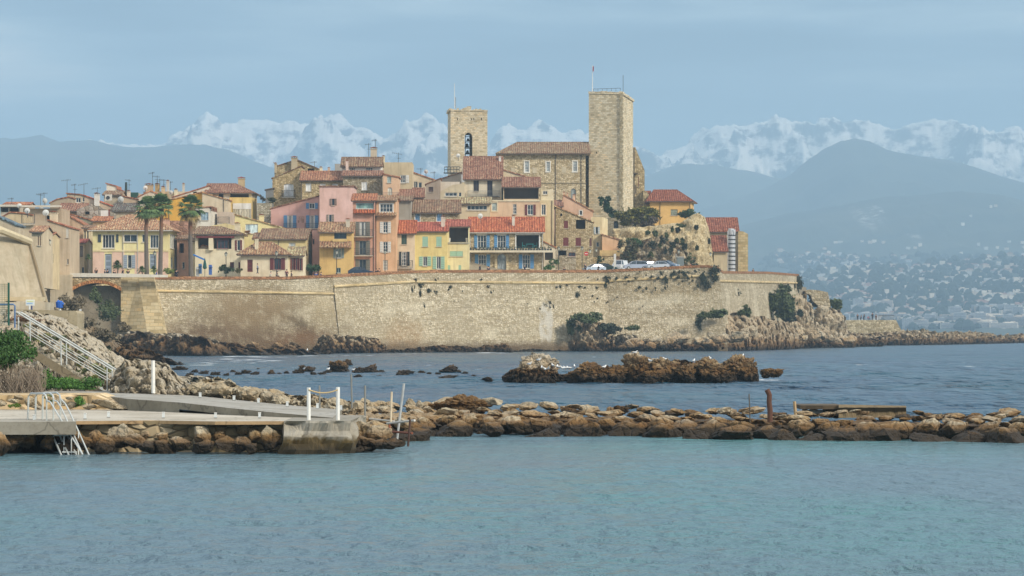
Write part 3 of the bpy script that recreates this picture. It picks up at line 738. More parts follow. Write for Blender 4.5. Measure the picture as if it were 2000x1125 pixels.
# the tall bastion wall at the far left
def bastion():
    m = plaster(184, 170, 142, 0.6).copy(); nt = m.node_tree; bs = nt.nodes['Principled BSDF']; p = pos(nt); src = bs.inputs['Base Color'].links[0].from_socket
    n = noise(nt, mapping(nt, p, (0.5, 0.5, 0.9)), 1.0, 7, 0.68)
    nt.links.new(mixc(nt, mrange(nt, n, 0.45, 0.75, 0, 0.75), src, rgb(150, 138, 110)), bs.inputs['Base Color'])
    d = 262.0
    root = empty('bastion_wall', P(40, 596, d), 'huge sloping rendered bastion wall with a moulded top edge behind the seaside steps', 'rampart wall')
    mb = MB()
    A = P(-260, 440, d-20); B = P(56, 466, d); C = P(93, 600, d-3); C0 = P(-260, 640, d-26); M = P(58, 604, d-3.2)
    E = P(60, 466, d+10); G = P(97, 600, d+9)
    mb.face([C0, M, B, A], m); mb.face([M, C, B], m)
    mb.face([C, G, E, B], m)
    mb.face([A, B, E, P(-260, 440, d+40)], m)
    mb.build('wall_face', root)
    cb = MB(); c = plaster(206, 190, 152)
    cb.tube([A+Vector((0, -.2, -.3)), P(0, 449, d-5.5)+Vector((0, 0, 0)), B+Vector((0.1, -.15, -.3))], 0.36, c, 8)
    cb.build('top_moulding', root)
    ed = MB(); ed.tube([B, C], 0.16, plaster(150, 132, 100), 6); ed.build('corner_edge', root)
    fb = MB(); fb.box(P(-60, 584, d-6), (13.6, 1.2, 0.35), c, u=(1, .05, 0)); fb.prism([P(-260, 640, d-24), P(88, 612, d-6), P(88, 590, d-6), P(-260, 590, d-24)], (0, 5, 0), m)
    fb.build('base_plinth', root)
bastion()

# ---------------------------------------------------------------- land: one sheet under the town, and the street
def ground_z(x, y):
    d = y; px = 1000+x*F/d
    sh = max(0, rampart_d(px)-470) if px < 1400 else 30
    street = np.interp(px, [-500, 240, 650, 825, 1180, 1372, 1405, 1560], [10.6, 10.6, 11.4, 12.9, 13.4, 14.4, 13.4, 13.6])
    e = d-sh
    e = e-float(np.interp(px, [1055, 1100], [0, 46])); rise = np.interp(e, [484, 512, 530, 560, 640, 700], [0, 8.0, 11.0, 12.5, 12.5, 4])
    cap = np.interp(px, [-500, 60, 200, 450, 560, 1180, 1260, 1380, 1400, 1600], [0, 6, 9.5, 10.5, 12.5, 12.5, 9.5, 7, 0, 0])
    return float(street+min(rise, cap))
def land():
    m = concrete(160, 148, 126); mb = MB(); rows = []
    for i in range(60):
        t = i/59; row = []
        for j in range(120):
            px = -420+(1575+420)*j/119; d0 = rampart_d(px)+1.2; d = d0+(720-d0)*t**1.5
            x = X(px, d); z = ground_z(x, d)-0.05
            if i == 59: z = -8
            row.append((x, d, z))
        rows.append(row)
    rows.insert(0, [(r[0], r[1], -8) for r in rows[0]])
    mb.grid(rows, m); o = mb.build('ground', smooth=False); tag(o, kind='structure')
land()
# ---------------------------------------------------------------- houses
WHITE = (226, 222, 212)
def shift(px): return max(0.0, rampart_d(min(px, 1380))-470) if px > 650 else 0.0
def roof_plane(mb, E0, E1, R0, R1, mat, rib=0.44, amp=0.11, thick=0.16, over=0.0):
    """tiled plane: eave E0-E1, ridge R0-R1 (may be one point); real ribs running up the slope"""
    E0, E1, R0, R1 = map(Vector, (E0, E1, R0, R1)); e = (E1-E0); L = e.length; e.normalize()
    n = e.cross((R0+R1)/2-(E0+E1)/2).normalized(); g = n.cross(e).normalized()
    if n.z < 0: n = -n
    u0 = (R0-E0).dot(e); u1 = (R1-E0).dot(e); H = (R0-E0).dot(g)
    if u1-u0 < 0.05: u1 = u0+0.05
    def vmax(u):
        if u < u0 and u0 > 1e-3: return H*max(u, 0)/u0
        if u > u1 and L-u1 > 1e-3: return H*max(L-u, 0)/(L-u1)
        return H
    k = max(3, int(L/rib)); us = []
    for i in range(k):
        for f, a in ((0.0, 0), (0.25, 1), (0.5, 1), (0.75, 0)): us.append(((i+f)*L/k, a))
    us.append((L, 0))
    r0 = []; r1 = []
    for u, a in us:
        o = n*(amp*a); r0.append(E0+e*u+o); r1.append(E0+e*u+g*max(vmax(u), 0.01)+o)
    mb.grid([[p-n*thick for p in r0], r0, r1], mat)
class Wall:
    def __init__(s, A, B, zb, top):      # top: list of (s, z)
        s.A = Vector((A[0], A[1], 0)); B = Vector((B[0], B[1], 0)); s.L = (B-s.A).length; s.u = (B-s.A)/s.L
        s.n = Vector((s.u.y, -s.u.x, 0)); s.zb = zb; s.top = top; s.op = []
    def s_of(s, px):
        k = (px-1000)/F; return (k*s.A.y-s.A.x)/(s.u.x-k*s.u.y)
    def pt(s, t, z, off=0): return Vector((s.A.x+s.u.x*t, s.A.y+s.u.y*t, z))+s.n*off
    def z_of(s, t, py): return Z(py, s.A.y+s.u.y*t)
    def rect(s, x0, y0, x1, y1):
        a, b = s.s_of(x0), s.s_of(x1); 
        if a > b: a, b = b, a
        m = (a+b)/2; return a, b, s.z_of(m, y1), s.z_of(m, y0)
    def tz(s, t): return float(np.interp(t, [p[0] for p in s.top], [p[1] for p in s.top]))
    def build(s, mb, mat, rev=0.22):
        ss = {0.0, s.L}|{p[0] for p in s.top if 0 < p[0] < s.L}; zs = set()
        op = []
        for (a, b, z0, z1, dp) in s.op:
            a = max(a, 0.05); b = min(b, s.L-0.05); z0 = max(z0, s.zb+0.02)
            if b-a < 0.1: continue
            z1 = min(z1, min(s.tz(a), s.tz(b))-0.08)
            if z1-z0 < 0.1: continue
            op.append((a, b, z0, z1, dp)); ss |= {a, b}; zs |= {z0, z1}
        ss = sorted(ss); zs = sorted(zs)
        for i in range(len(ss)-1):
            a, b = ss[i], ss[i+1]
            if b-a < 1e-4: continue
            ta, tb = s.tz(a), s.tz(b); prev = s.zb
            for z in zs+[None]:
                m = (a+b)/2
                if z is None:
                    mb.face([s.pt(a, prev), s.pt(b, prev), s.pt(b, tb), s.pt(a, ta)], mat); break
                if z >= min(ta, tb)-0.01: 
                    mb.face([s.pt(a, prev), s.pt(b, prev), s.pt(b, tb), s.pt(a, ta)], mat); break
                zm = (prev+z)/2
                if not any(o[0] < m < o[1] and o[2] < zm < o[3] for o in op):
                    mb.face([s.pt(a, prev), s.pt(b, prev), s.pt(b, z), s.pt(a, z)], mat)
                prev = z
        for (a, b, z0, z1, dp) in op:
            q = [(a, z0), (b, z0), (b, z1), (a, z1)]
            for i in range(4):
                p, r = q[i], q[(i+1) % 4]
                mb.face([s.pt(*p), s.pt(*p, off=-dp), s.pt(*r, off=-dp), s.pt(*r)], mat)
            if dp > 0.8: mb.face([s.pt(a, z0, -dp), s.pt(b, z0, -dp), s.pt(b, z1, -dp), s.pt(a, z1, -dp)], plaster(92, 84, 76))  # back of a deep recess: interior shade put into a darker plaster colour
WIN_MINW = 0.1
def window(w, r, root, kind, o):
    a, b, z0, z1 = r; fc = paint(*o.get('c', WHITE), wear=0.1); mb = MB(); g = glass_dark(*o.get('g', (38, 46, 54)))
    wd_, h = b-a, z1-z0; mx, mz = (a+b)/2, (z0+z1)/2; dp = 0.17
    def bar(t, z, sw, sh, off=-0.12, th=0.08, mat=None, m=None):
        (m or mb).box(w.pt(t, z, off), (sw, th, sh), mat or fc, u=w.u)
    nm = 'window'
    if kind in 'wa':
        f = min(0.11, wd_*0.12)
        mb.face([w.pt(a, z0, -dp), w.pt(b, z0, -dp), w.pt(b, z1, -dp), w.pt(a, z1, -dp)], g)
        for t in (a+f/2, b-f/2): bar(t, mz, f, h)
        for z in (z0+f/2, z1-f/2): bar(mx, z, wd_-2*f-.004, f)
        nx = o.get('nx', 2 if wd_ > 0.7 else 1); nz = o.get('nz', 1)
        for i in range(1, nx): bar(a+wd_*i/nx, mz, 0.07, h-2*f-.004, -0.13, .06)
        for i in range(1, nz): bar(mx, z0+h*i/nz, wd_-2*f-.004, 0.05, -0.135, .04)
        if o.get('curtain'):
            cm = paint(205, 205, 198, 0.9); 
            for k in (0, 1): bar(a+wd_*(0.22 if k == 0 else 0.78), mz, wd_*0.28, h*0.92, -0.155, 0.02, cm)
    elif kind == 'd':
        nm = 'door'; bar(mx, mz, wd_, h, -0.16, 0.06)
        fm = paint(*[c*0.8 for c in o.get('c', WHITE)], wear=0.1)
        for k in range(3): bar(mx, z0+h*(0.2+0.3*k), wd_*0.62, h*0.2, -0.11, 0.03, fm)
    elif kind == 'c':
        nm = 'closed_shutter'
        for k in (0, 1):
            bar(a+wd_*(0.25+0.5*k), mz, wd_*0.48, h*0.98, -0.06, 0.06)
            for j in range(int(h/0.35)): bar(a+wd_*(0.25+0.5*k), z0+0.2+0.35*j, wd_*0.40, 0.05, -0.02, 0.03)
    p = mb.build(nm, root) if mb.f else None
    if kind == 'a':
        sp = MB(); n = 10; R = wd_/2; zc = z1-R*o.get('ar', 1.0); wm = o['wallmat']
        for i in range(n):
            t0, t1 = math.pi*i/n, math.pi*(i+1)/n
            q0 = (mx-R*math.cos(t0), zc+R*o.get('ar', 1.0)*math.sin(t0)); q1 = (mx-R*math.cos(t1), zc+R*o.get('ar', 1.0)*math.sin(t1))
            sp.face([w.pt(q0[0], q0[1], .004), w.pt(q1[0], q1[1], .004), w.pt(q1[0], z1, .004), w.pt(q0[0], z1, .004)], wm)
            sp.face([w.pt(q0[0], q0[1], .004), w.pt(q0[0], q0[1], -.16), w.pt(q1[0], q1[1], -.16), w.pt(q1[0], q1[1], .004)], wm)
        sp.build('arch_head', p or root)
    if o.get('sur'):
        sm = plaster(*o['sur'], dirt=.1); sb = MB(); k = o.get('sw', 0.16)
        for t in (a-k/2, b+k/2): sb.box(w.pt(t, mz, 0.02), (k, 0.08, h), sm, u=w.u)
        sb.box(w.pt(mx, z1+k/2, 0.02), (wd_+2*k, 0.09, k), sm, u=w.u); sb.box(w.pt(mx, z0-k/2, 0.03), (wd_+2*k, 0.12, k), sm, u=w.u)
        sb.build('frame', p or root)
    elif kind in 'wac' and o.get('sill', True):
        sb = MB(); sb.box(w.pt(mx, z0-0.05, 0.05), (wd_+0.15, 0.2, 0.09), plaster(200, 190, 170, dirt=.1), u=w.u); sb.build('sill', p or root)
    return p
def shutters(w, r, root, o):
    a, b, z0, z1 = r; c = paint(*o['sh'], wear=0.15); c2 = paint(*[v*0.78 for v in o['sh']], wear=0.1); sw = o.get('shw', (b-a)*0.45)
    for sgn, t in ((-1, a-sw/2-0.02), (1, b+sw/2+0.02)):
        if o.get('only') and o['only'] != sgn: continue
        mb = MB(); mb.box(w.pt(t, (z0+z1)/2, 0.05), (sw, 0.06, z1-z0), c, u=w.u)
        n = max(2, int((z1-z0)/0.3))
        for j in range(n): mb.box(w.pt(t, z0+(z1-z0)*(j+.5)/n, 0.095), (sw*0.78, 0.03, 0.06), c2, u=w.u)
        s = mb.build('shutter', root)
def rail(w, a, b, z, h, root, out=0.8, col=(60, 62, 64), slab=(196, 186, 168), close=0.16, name='balcony', slabt=0.14):
    sm = plaster(*slab, dirt=.2); rm = paint(*col, rough=0.5)
    sb = MB(); sb.box(w.pt((a+b)/2, z-slabt/2, out/2), (b-a, out, slabt), sm, u=w.u); s = sb.build(name, root)
    rb = MB(); n = int((b-a)/close)
    for i in range(n+1): rb.box(w.pt(a+(b-a)*i/n, z+h/2, out-0.05), (0.03, 0.03, h), rm, u=w.u)
    for zz in (0.06, h): rb.box(w.pt((a+b)/2, z+zz, out-0.05), (b-a, 0.05, 0.05), rm, u=w.u)
    for t in (a, b):
        for q in (0.05, out/2): rb.box(w.pt(t, z+h/2, q), (0.03, 0.03, h), rm, u=w.u)
        rb.box(w.pt(t, z+h, out/2), (0.04, out, 0.05), rm, u=w.u)
    rb.build('railing', s)
def house(name, label, x0, x1, top, d, mat, depth=9, roof=None, ops=(), base=None, rx=None, lx=None, over=0.4, tile=None, ch=(), gut=None, cat='house', extra=None, noshift=False, skew=0.0, rd=None, pipes=()):
    """x0,x1 front edge in photo columns at distance d; top: eave row or list of (px,py) profile; rx: column of the far right corner when that side shows"""
    if not noshift: d = d+shift((x0+x1)/2)
    A = Vector((X(x0, d-skew), d-skew, 0)); B = Vector((X(x1, d+skew), d+skew, 0))
    if rx is not None: dr = d+skew+(rd or depth); C = Vector((X(rx, dr), dr, 0)); D = A+(C-B)
    elif lx is not None: dl = d-skew+(rd or depth); D = Vector((X(lx, dl), dl, 0)); C = B+(D-A)
    else:
        nn = Vector((-(B-A).y, (B-A).x, 0)).normalized()*depth; C = B+nn; D = A+nn
    ce = (A+B+C+D)/4; zb = (Z(base, d) if base is not None else ground_z((A.x+B.x)/2, d)-1.0)
    if base is None: zb = min(zb, ground_z(ce.x, ce.y)-1.0, ground_z(A.x, A.y)-.6, ground_z(B.x, B.y)-.6)
    W = []; pts = [A, B, C, D]
    prof = top if isinstance(top, (list, tuple)) else [(x0, top), (x1, top)]
    f = Wall(A, B, zb, []); f.top = [(min(max(f.s_of(px), 0), f.L), f.z_of(min(max(f.s_of(px), 0), f.L), py)) for (px, py) in prof]
    ze = f.top[0][1]; zr_ = f.top[-1][1]
    kind = roof[0] if roof else 'flat'
    frac = 0.5; zt = None
    r = Wall(B, C, zb, []); bk = Wall(C, D, zb, []); l = Wall(D, A, zb, [])
    if kind == 'slope':
        frac = roof[2] if len(roof) > 2 else 0.5
        zt = Z(roof[1], d+(C-B).length*frac)
        zbk = ze if frac < 0.95 else zt
        r.top = [(0, ze), (r.L*frac, zt), (r.L, zbk)] if frac < .95 else [(0, ze), (r.L, zt)]
        l.top = [(0, zbk), (l.L*(1-frac), zt), (l.L, ze)] if frac < .95 else [(0, zt), (l.L, ze)]
        bk.top = [(0, zbk), (bk.L, zbk)]
    elif kind == 'hip':
        for w in (r, l, bk): w.top = [(0, ze), (w.L, ze)]
    else:
        r.top = [(0, zr_), (r.L, zr_)]; l.top = [(0, ze), (l.L, ze)]
        bk.top = [(bk.L-s*bk.L/f.L, z) for (s, z) in reversed(f.top)]
    W = [f, r, bk, l]
    root = empty(name, Vector((ce.x, ce.y, max(zb, 0))), label, cat)
    todo = []
    for o in ops:
        k, a0, b0, a1, b1 = o[:5]; od = dict(o[5]) if len(o) > 5 else {}
        w = W[od.get('f', 0)]; rc = w.rect(a0, b0, a1, b1); od['wallmat'] = mat
        if k in 'wadc': w.op.append((*rc, 0.18))
        if k == 'o': w.op.append((*rc, od.get('dp', 2.2)))
        todo.append((k, w, rc, od))
    mb = MB()
    for w in W: w.build(mb, mat)
    if kind in ('flat',):
        p = [w.pt(0, w.tz(0)-0.15) for w in W]; mb.face(p, mat)
    mb.build('wall', root)
    for k, w, rc, od in todo:
        a, b, z0, z1 = rc
        if k in 'wadc': window(w, rc, root, k, od)
        if od.get('sh'): shutters(w, rc, root, od)
        if k == 'b': rail(w, a, b, z0, z1-z0, root, od.get('out', 0.8), od.get('col', (60, 62, 64)), od.get('slab', (196, 186, 168)))
        if k == 'p':      # applied panel, band or patch
            q = MB(); q.box(w.pt((a+b)/2, (z0+z1)/2, od.get('off', 0.05)), (b-a, od.get('th', 0.1), z1-z0), od['m'], u=w.u); q.build(od.get('n', 'band'), root)
    gm = paint(*(gut or (96, 84, 74)), rough=0.6)
    if roof and kind != 'flat':
        rb = MB(); t = tile or T_BROWN
        if kind == 'slope':
            u = f.u; nb = (C-B).normalized(); ov = u*0.25; s = (zt-ze)/max(0.1, r.L*frac); fo = -nb*over
            E0 = Vector((A.x, A.y, ze+.06))-ov+fo-Vector((0, 0, s*over)); E1 = Vector((B.x, B.y, ze+.06))+ov+fo-Vector((0, 0, s*over))
            R0 = Vector((A.x, A.y, zt+.06))+nb*(r.L*frac)-ov; R1 = Vector((B.x, B.y, zt+.06))+nb*(r.L*frac)+ov
            roof_plane(rb, E0, E1, R0, R1, t)
            if frac < .95:
                Q0 = Vector((D.x, D.y, ze+.06))-ov; Q1 = Vector((C.x, C.y, ze+.06))+ov; rb.face([Q1, Q0, R0, R1], t)
            for (e, q) in ((E0, R0), (E1, R1)): rb.tube([e, q], 0.11, t, 5)
            rb.tube([R0, R1], 0.13, t, 6); eave = (E0, E1)
        elif kind == 'hip':
            _, yr, p0, p1 = roof[:4]; hd = roof[4] if len(roof) > 4 else 0.5
            nb = (C-B).normalized(); dm = d+r.L*hd; zt = Z(yr, dm); R0 = Vector((X(p0, dm), dm, zt)); R1 = Vector((X(p1, dm), dm, zt))
            u = f.u; o2 = over
            e = [Vector((A.x, A.y, ze))-u*o2-nb*o2, Vector((B.x, B.y, ze))+u*o2-nb*o2, Vector((C.x, C.y, ze))+u*o2+nb*o2, Vector((D.x, D.y, ze))-u*o2+nb*o2]
            roof_plane(rb, e[0], e[1], R0, R1, t); roof_plane(rb, e[1], e[2], R1, R1+Vector((0, 0.05, 0)), t); roof_plane(rb, e[3], e[0], R0+Vector((0, .05, 0)), R0, t); rb.face([e[2], e[3], R0, R1], t)
            for a_, b_ in ((e[0], R0), (e[1], R1), (R0, R1), (e[2], R1), (e[3], R0)): rb.tube([a_, b_], 0.12, t, 5)
            rb.face([v-Vector((0, 0, .12)) for v in e[::-1]], plaster(190, 176, 150)); eave = (e[0], e[1])
        elif kind == 'prof':
            nb = (D-A); fo = -nb.normalized()*0.18; nt_ = nb+nb.normalized()*0.2; P2 = [f.pt(s, z+.03) for s, z in f.top]
            P2[0] = P2[0]-(P2[1]-P2[0]).normalized()*0.22; P2[-1] = P2[-1]+(P2[-1]-P2[-2]).normalized()*0.22
            for i in range(len(P2)-1):
                a_, b_ = P2[i]+fo, P2[i+1]+fo
                rb.prism([a_, b_, b_+Vector((0, 0, .2)), a_+Vector((0, 0, .2))], nb.normalized()*(nb.length+.2), t)
            eave = None
        ro = rb.build('roof', root)
        if eave:
            g = MB(); dz = Vector((0, 0, .16)); g.tube([eave[0]-dz, eave[1]-dz], 0.09, gm, 6); g.build('gutter', root)
    for px in pipes:
        s = f.s_of(px); g = MB(); g.tube([f.pt(s, f.tz(s)-.1, .1), f.pt(s, zb, .1)], 0.06, gm, 6); g.build('drainpipe', root)
    for c in ch:
        cx0, cx1, cy0, cy1, dd = c[:5]; cm = c[5] if len(c) > 5 else plaster(214, 204, 182); dd = d+dd
        chimney(root, cx0, cx1, cy0, cy1, dd, cm, c[6] if len(c) > 6 else (168, 92, 66))
    if extra: extra(root, W, d)
    return root
def chimney(root, x0, x1, y0, y1, dd, cm, capc=(168, 92, 66), sub='chimney'):
    g = MB(); w = (x1-x0)/F*dd; zt, z1 = Z(y0, dd), Z(y1, dd)-0.8; cx = X((x0+x1)/2, dd); dep = max(0.5, min(w, 1.1))
    g.box((cx, dd, (zt+z1)/2-.12), (w*.86, dep, zt-z1-.24), cm)
    capm = tiles(*capc); g.box((cx, dd, zt-.30), (w, dep*1.15, .10), cm)
    for s in (-.36, 0, .36): g.box((cx+s*w*.9, dd, zt-.17), (.10, dep*.9, .2), cm)
    g.prism([(cx-w*.55, dd-dep*.6, zt-.07), (cx+w*.55, dd-dep*.6, zt-.07), (cx, dd-dep*.6, zt+.10)], (0, dep*1.2, 0), capm)
    g.build(sub, root)

T_BROWN = tiles(172, 124, 94); T_RED = tiles(180, 108, 76, .4); T_DULL = tiles(152, 112, 88); T_OLD = tiles(180, 148, 114); T_WINE = tiles(158, 106, 86, .4); T_BRIGHT = tiles(190, 100, 66, .35)
CREAM = plaster(228, 214, 178); PEACH = plaster(226, 188, 152); BEIGE = plaster(206, 190, 160); GREYB = plaster(190, 176, 150, .6); TAUPE = plaster(186, 168, 142, .7)
PALEY = plaster(232, 218, 160); STONE = rubble(196, 178, 140); STONEG = rubble(178, 166, 142, 2.4, 3.2)
BLUE = (98, 150, 196); MINT = (160, 196, 170); MAROON = (112, 48, 46); GREY = (132, 138, 132); SLATE = (150, 162, 176)
H = house
# --- front row, left to right
yv = [('w', 200, 458, 224, 485, {'nx': 4}), ('p', 191.5, 458, 197.5, 473, {'m': glass_dark(), 'n': 'window'}), ('p', 227, 458, 231.5, 473, {'m': glass_dark(), 'n': 'window'}), ('w', 241.5, 458, 268, 473, {'nx': 2}),
      ('w', 277.5, 458, 284, 473), ('w', 293, 458.5, 310, 485, {'nx': 3}), ('d', 205, 496, 218, 534, {'c': SLATE}), ('w', 249, 498, 257, 524, {'sh': (158, 168, 178), 'shw': .62}), ('d', 292, 496, 305, 524, {'c': SLATE}),
      ('w', 332, 458, 343.5, 486, {'f': 1, 'nx': 3, 'g': (170, 176, 160)}), ('w', 333.5, 502, 337.5, 524, {'f': 1, 'g': (120, 140, 150)}), ('w', 340.5, 502, 344.5, 524, {'f': 1, 'g': (120, 140, 150)}),
      ('p', 181, 488, 329, 491.5, {'m': plaster(226, 206, 150), 'n': 'cornice', 'off': .08}),
      ('p', 181.2, 492, 204, 538, {'m': plaster(224, 184, 158), 'n': 'lower_render', 'off': 0, 'th': .06}), ('p', 219, 492, 243, 538, {'m': plaster(224, 184, 158), 'n': 'lower_render', 'off': 0, 'th': .06}), ('p', 263, 492, 291, 538, {'m': plaster(224, 184, 158), 'n': 'lower_render', 'off': 0, 'th': .06}), ('p', 306, 492, 329, 538, {'m': plaster(224, 184, 158), 'n': 'lower_render', 'off': 0, 'th': .06})]
H('seaside_villa', 'wide yellow and salmon villa with hipped mottled tile roof, behind the three palms', 181, 329.5, 449, 470, plaster(230, 216, 150), 12, ('hip', 420, 250, 287), yv, rx=346, over=.75, tile=tiles(186, 134, 104, .35), gut=(196, 190, 180), pipes=(240.5, 269))
H('courtyard_house', 'small salmon house wedged right of the yellow villa behind the palm trunks', 346, 371, 466, 478, plaster(220, 168, 142), 8, ('slope', 460), [('o', 350, 475, 359, 494), ('w', 356, 512, 361, 525)], tile=T_DULL)
H('awning_cottage', 'low white cottage with a blue awning, right of the third palm', 371, 386, 470, 477, CREAM, 7, ('slope', 465), [('w', 383, 473, 388, 488), ], tile=T_DULL)
H('shuttered_cottage', 'low pink cottage with a pale green shuttered window and weathered tile roof', 385, 438, [(385, 488), (396, 480), (437, 491)], 472, plaster(218, 188, 160), 7, ('prof',), [('c', 414, 500, 435, 522, {'c': (168, 196, 172)})], tile=tiles(196, 110, 78), ch=((392, 400, 473, 486, 2, CREAM),))
def h6x(root, W, d):
    f = W[0]; m = paint(*MAROON); g = MB()
    g.box(f.pt((f.s_of(384)+f.s_of(458))/2, Z(463, d), .35), (f.s_of(458)-f.s_of(384), .35, .35), m); g.build('beam', root)
    g = MB(); a, b, z0, z1 = f.rect(408, 457, 417, 489); g.box(f.pt((a+b)/2, (z0+z1)/2, .2), (b-a, .6, z1-z0), CREAM, u=f.u); g.build('pier', root)
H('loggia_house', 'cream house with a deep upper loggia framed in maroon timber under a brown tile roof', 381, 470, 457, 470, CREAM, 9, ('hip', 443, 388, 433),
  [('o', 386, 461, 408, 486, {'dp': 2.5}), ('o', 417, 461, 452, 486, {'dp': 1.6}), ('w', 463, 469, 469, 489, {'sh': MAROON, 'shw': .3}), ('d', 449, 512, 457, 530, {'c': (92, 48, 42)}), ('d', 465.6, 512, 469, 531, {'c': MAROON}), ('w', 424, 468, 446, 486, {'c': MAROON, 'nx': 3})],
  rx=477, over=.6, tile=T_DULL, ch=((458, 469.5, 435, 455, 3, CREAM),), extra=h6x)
H('maroon_cottage', 'low cream cottage with maroon shutters, white chimney and a hipped tile roof', 470, 562, 497, 462, plaster(230, 214, 180), 8, ('hip', 473, 502, 531),
  [('d', 483, 507, 493.5, 531, {'c': MAROON}), ('a', 535, 504, 549, 527, {'c': MAROON, 'sh': MAROON, 'shw': .62, 'ar': .3, 'nx': 3}), ('p', 470.5, 497.2, 558.5, 500, {'m': paint(*MAROON), 'n': 'fascia'})],
  over=.6, tile=T_BROWN, ch=((497.5, 505, 464.5, 489, 1.5, CREAM),))
H('maroon_cottage_wing', 'cream side wing with three maroon shuttered windows, joined to the maroon cottage', 563, 592, 498, 463.5, plaster(232, 218, 184), 7, ('slope', 483),
  [('w', 570.5, 504, 573, 527, {'sh': MAROON, 'shw': .25, 'c': MAROON}), ('w', 578, 504, 580.5, 527, {'sh': MAROON, 'shw': .25, 'c': MAROON}), ('w', 585.5, 505, 588, 528, {'sh': MAROON, 'shw': .25, 'c': MAROON})], tile=T_OLD)
H('long_yellow_house', 'long pale yellow house with a ribbed brown roof behind the maroon cottage', 508, 598, 466, 482, plaster(230, 212, 146), 11, ('slope', 447.5), [('w', 564, 474, 577, 487, {'curtain': 1, 'g': (120, 140, 150)}), ('w', 603, 475, 606, 495, {'f': 1, 'g': (150, 160, 150)})], rx=610, tile=T_DULL, pipes=(544,))
H('low_extension', 'small tiled lean-to at the left end of the long yellow house', 496, 508, 466, 483, plaster(230, 212, 146), 7, ('slope', 456), tile=T_DULL)
H('narrow_pink_house', 'narrow dusty pink house slotted between the yellow houses', 610, 624, 450, 486, plaster(196, 148, 132), 8, None, [('o', 611, 467, 614, 477, {'dp': .5})])
H('ochre_town_house', 'ochre town house with two tiled roof steps and a wide glazed terrace window', 624, 688, 452, 472, plaster(226, 184, 104), 8, ('slope', 435),
  [('w', 652.7, 453, 677, 466.5, {'nx': 1, 'c': (60, 70, 66)}), ('w', 656, 485, 667, 504, {'sh': (150, 160, 150), 'shw': .4, 'g': (120, 130, 120)}), ('w', 656.5, 523, 665.5, 533, {'c': (150, 168, 160)}), ('p', 650, 467, 678, 472, {'m': plaster(232, 196, 120), 'n': 'terrace_wall', 'off': .3, 'th': .2})], tile=T_BROWN, ch=((675, 684, 427, 437, 2),))
def lowroof(name, label, x0, x1, y0, y1, d, tile, out=1.3, par=None):
    """small tiled canopy roof running along a facade; a part of that facade's house"""
    pass
def canopy(root, W, d, x0, x1, y0, y1, tile, out=1.0):
    f = W[0]; a, b = f.s_of(x0), f.s_of(x1); m = MB()
    zt = f.z_of(a, y0); ze = Z(y1, d-out)
    roof_plane(m, f.pt(a, ze, out), f.pt(b, ze, out), f.pt(a, zt, .02), f.pt(b, zt, .02), tile)
    m.face([f.pt(a, ze-.1, out), f.pt(b, ze-.1, out), f.pt(b, ze-.1, 0), f.pt(a, ze-.1, 0)], BEIGE)
    m.build('canopy_roof', root)
O = bpy.context
_last = [o for o in SC.objects if o.name.startswith('ochre_town_house')][0]
class _W: pass
def face_of(x0, x1, d, sh=True):
    if sh: d = d+shift((x0+x1)/2)
    return [Wall(Vector((X(x0, d), d, 0)), Vector((X(x1, d), d, 0)), 0, [(0, 99)])], d
W_, d_ = face_of(624, 688, 472); canopy(_last, W_, d_, 624, 687, 471.5, 483, T_BROWN, 1.6)
SB = (122, 120, 108)
h = H('balcony_house', 'tall salmon house with three rows of grey shutters and two iron balconies', 689, 732, 391, 478, plaster(216, 158, 132), 9, ('slope', 379.5),
  [('w', 695, 396, 730, 408, {'nx': 1, 'c': (200, 204, 200), 'g': (96, 120, 116)}), ('w', 701.5, 433, 715.4, 461, {'sh': SB, 'shw': .62, 'c': (150, 150, 146), 'curtain': 1}), ('w', 701.5, 470, 715.4, 498, {'sh': SB, 'shw': .62, 'c': (140, 146, 142)}), ('w', 701.5, 506.5, 715.4, 528, {'sh': SB, 'shw': .62, 'c': (120, 126, 124)}),
   ('b', 690, 448.7, 728, 462, {'col': (92, 92, 92)}), ('b', 690, 485, 728, 499, {'col': (92, 92, 92)})], tile=T_RED, pipes=(730,))
W_, d_ = face_of(689, 732, 478); canopy(h, W_, d_, 690, 733, 408.7, 416, T_BRIGHT, .8)
h = H('orange_house', 'orange house with white shutters and a big white upper window, right of the balcony house', 732.5, 773, 391, 479, plaster(224, 172, 124), 9, ('slope', 383),
  [('w', 742, 398, 767, 414.5, {'nx': 4, 'nz': 2, 'sur': WHITE}), ('w', 748, 433, 757.5, 455, {'sh': WHITE, 'shw': .5, 'nz': 3}), ('w', 748, 472, 757.5, 493, {'sh': WHITE, 'shw': .5, 'nz': 3}), ('d', 748, 508, 757.5, 528, {'c': (214, 206, 190)})], rx=779, tile=T_BROWN, pipes=(734.5,))
W_, d_ = face_of(732.5, 773, 479); canopy(h, W_, d_, 733, 775, 415, 421, T_BROWN, .8)
H('small_cream_house', 'small cream house with a bright red roof, dark green shutter and black balcony', 775, 810, 453.5, 484, plaster(226, 206, 172), 8, ('slope', 431.5),
  [('c', 784, 457, 794.6, 477, {'c': (62, 84, 72)}), ('w', 784.5, 491.6, 795, 519, {'sh': (48, 54, 54), 'shw': .42, 'nz': 4, 'nx': 3}), ('b', 773, 509, 806, 523, {'col': (52, 56, 58), 'out': .7})], tile=T_BRIGHT, over=.5, pipes=(774.5,))
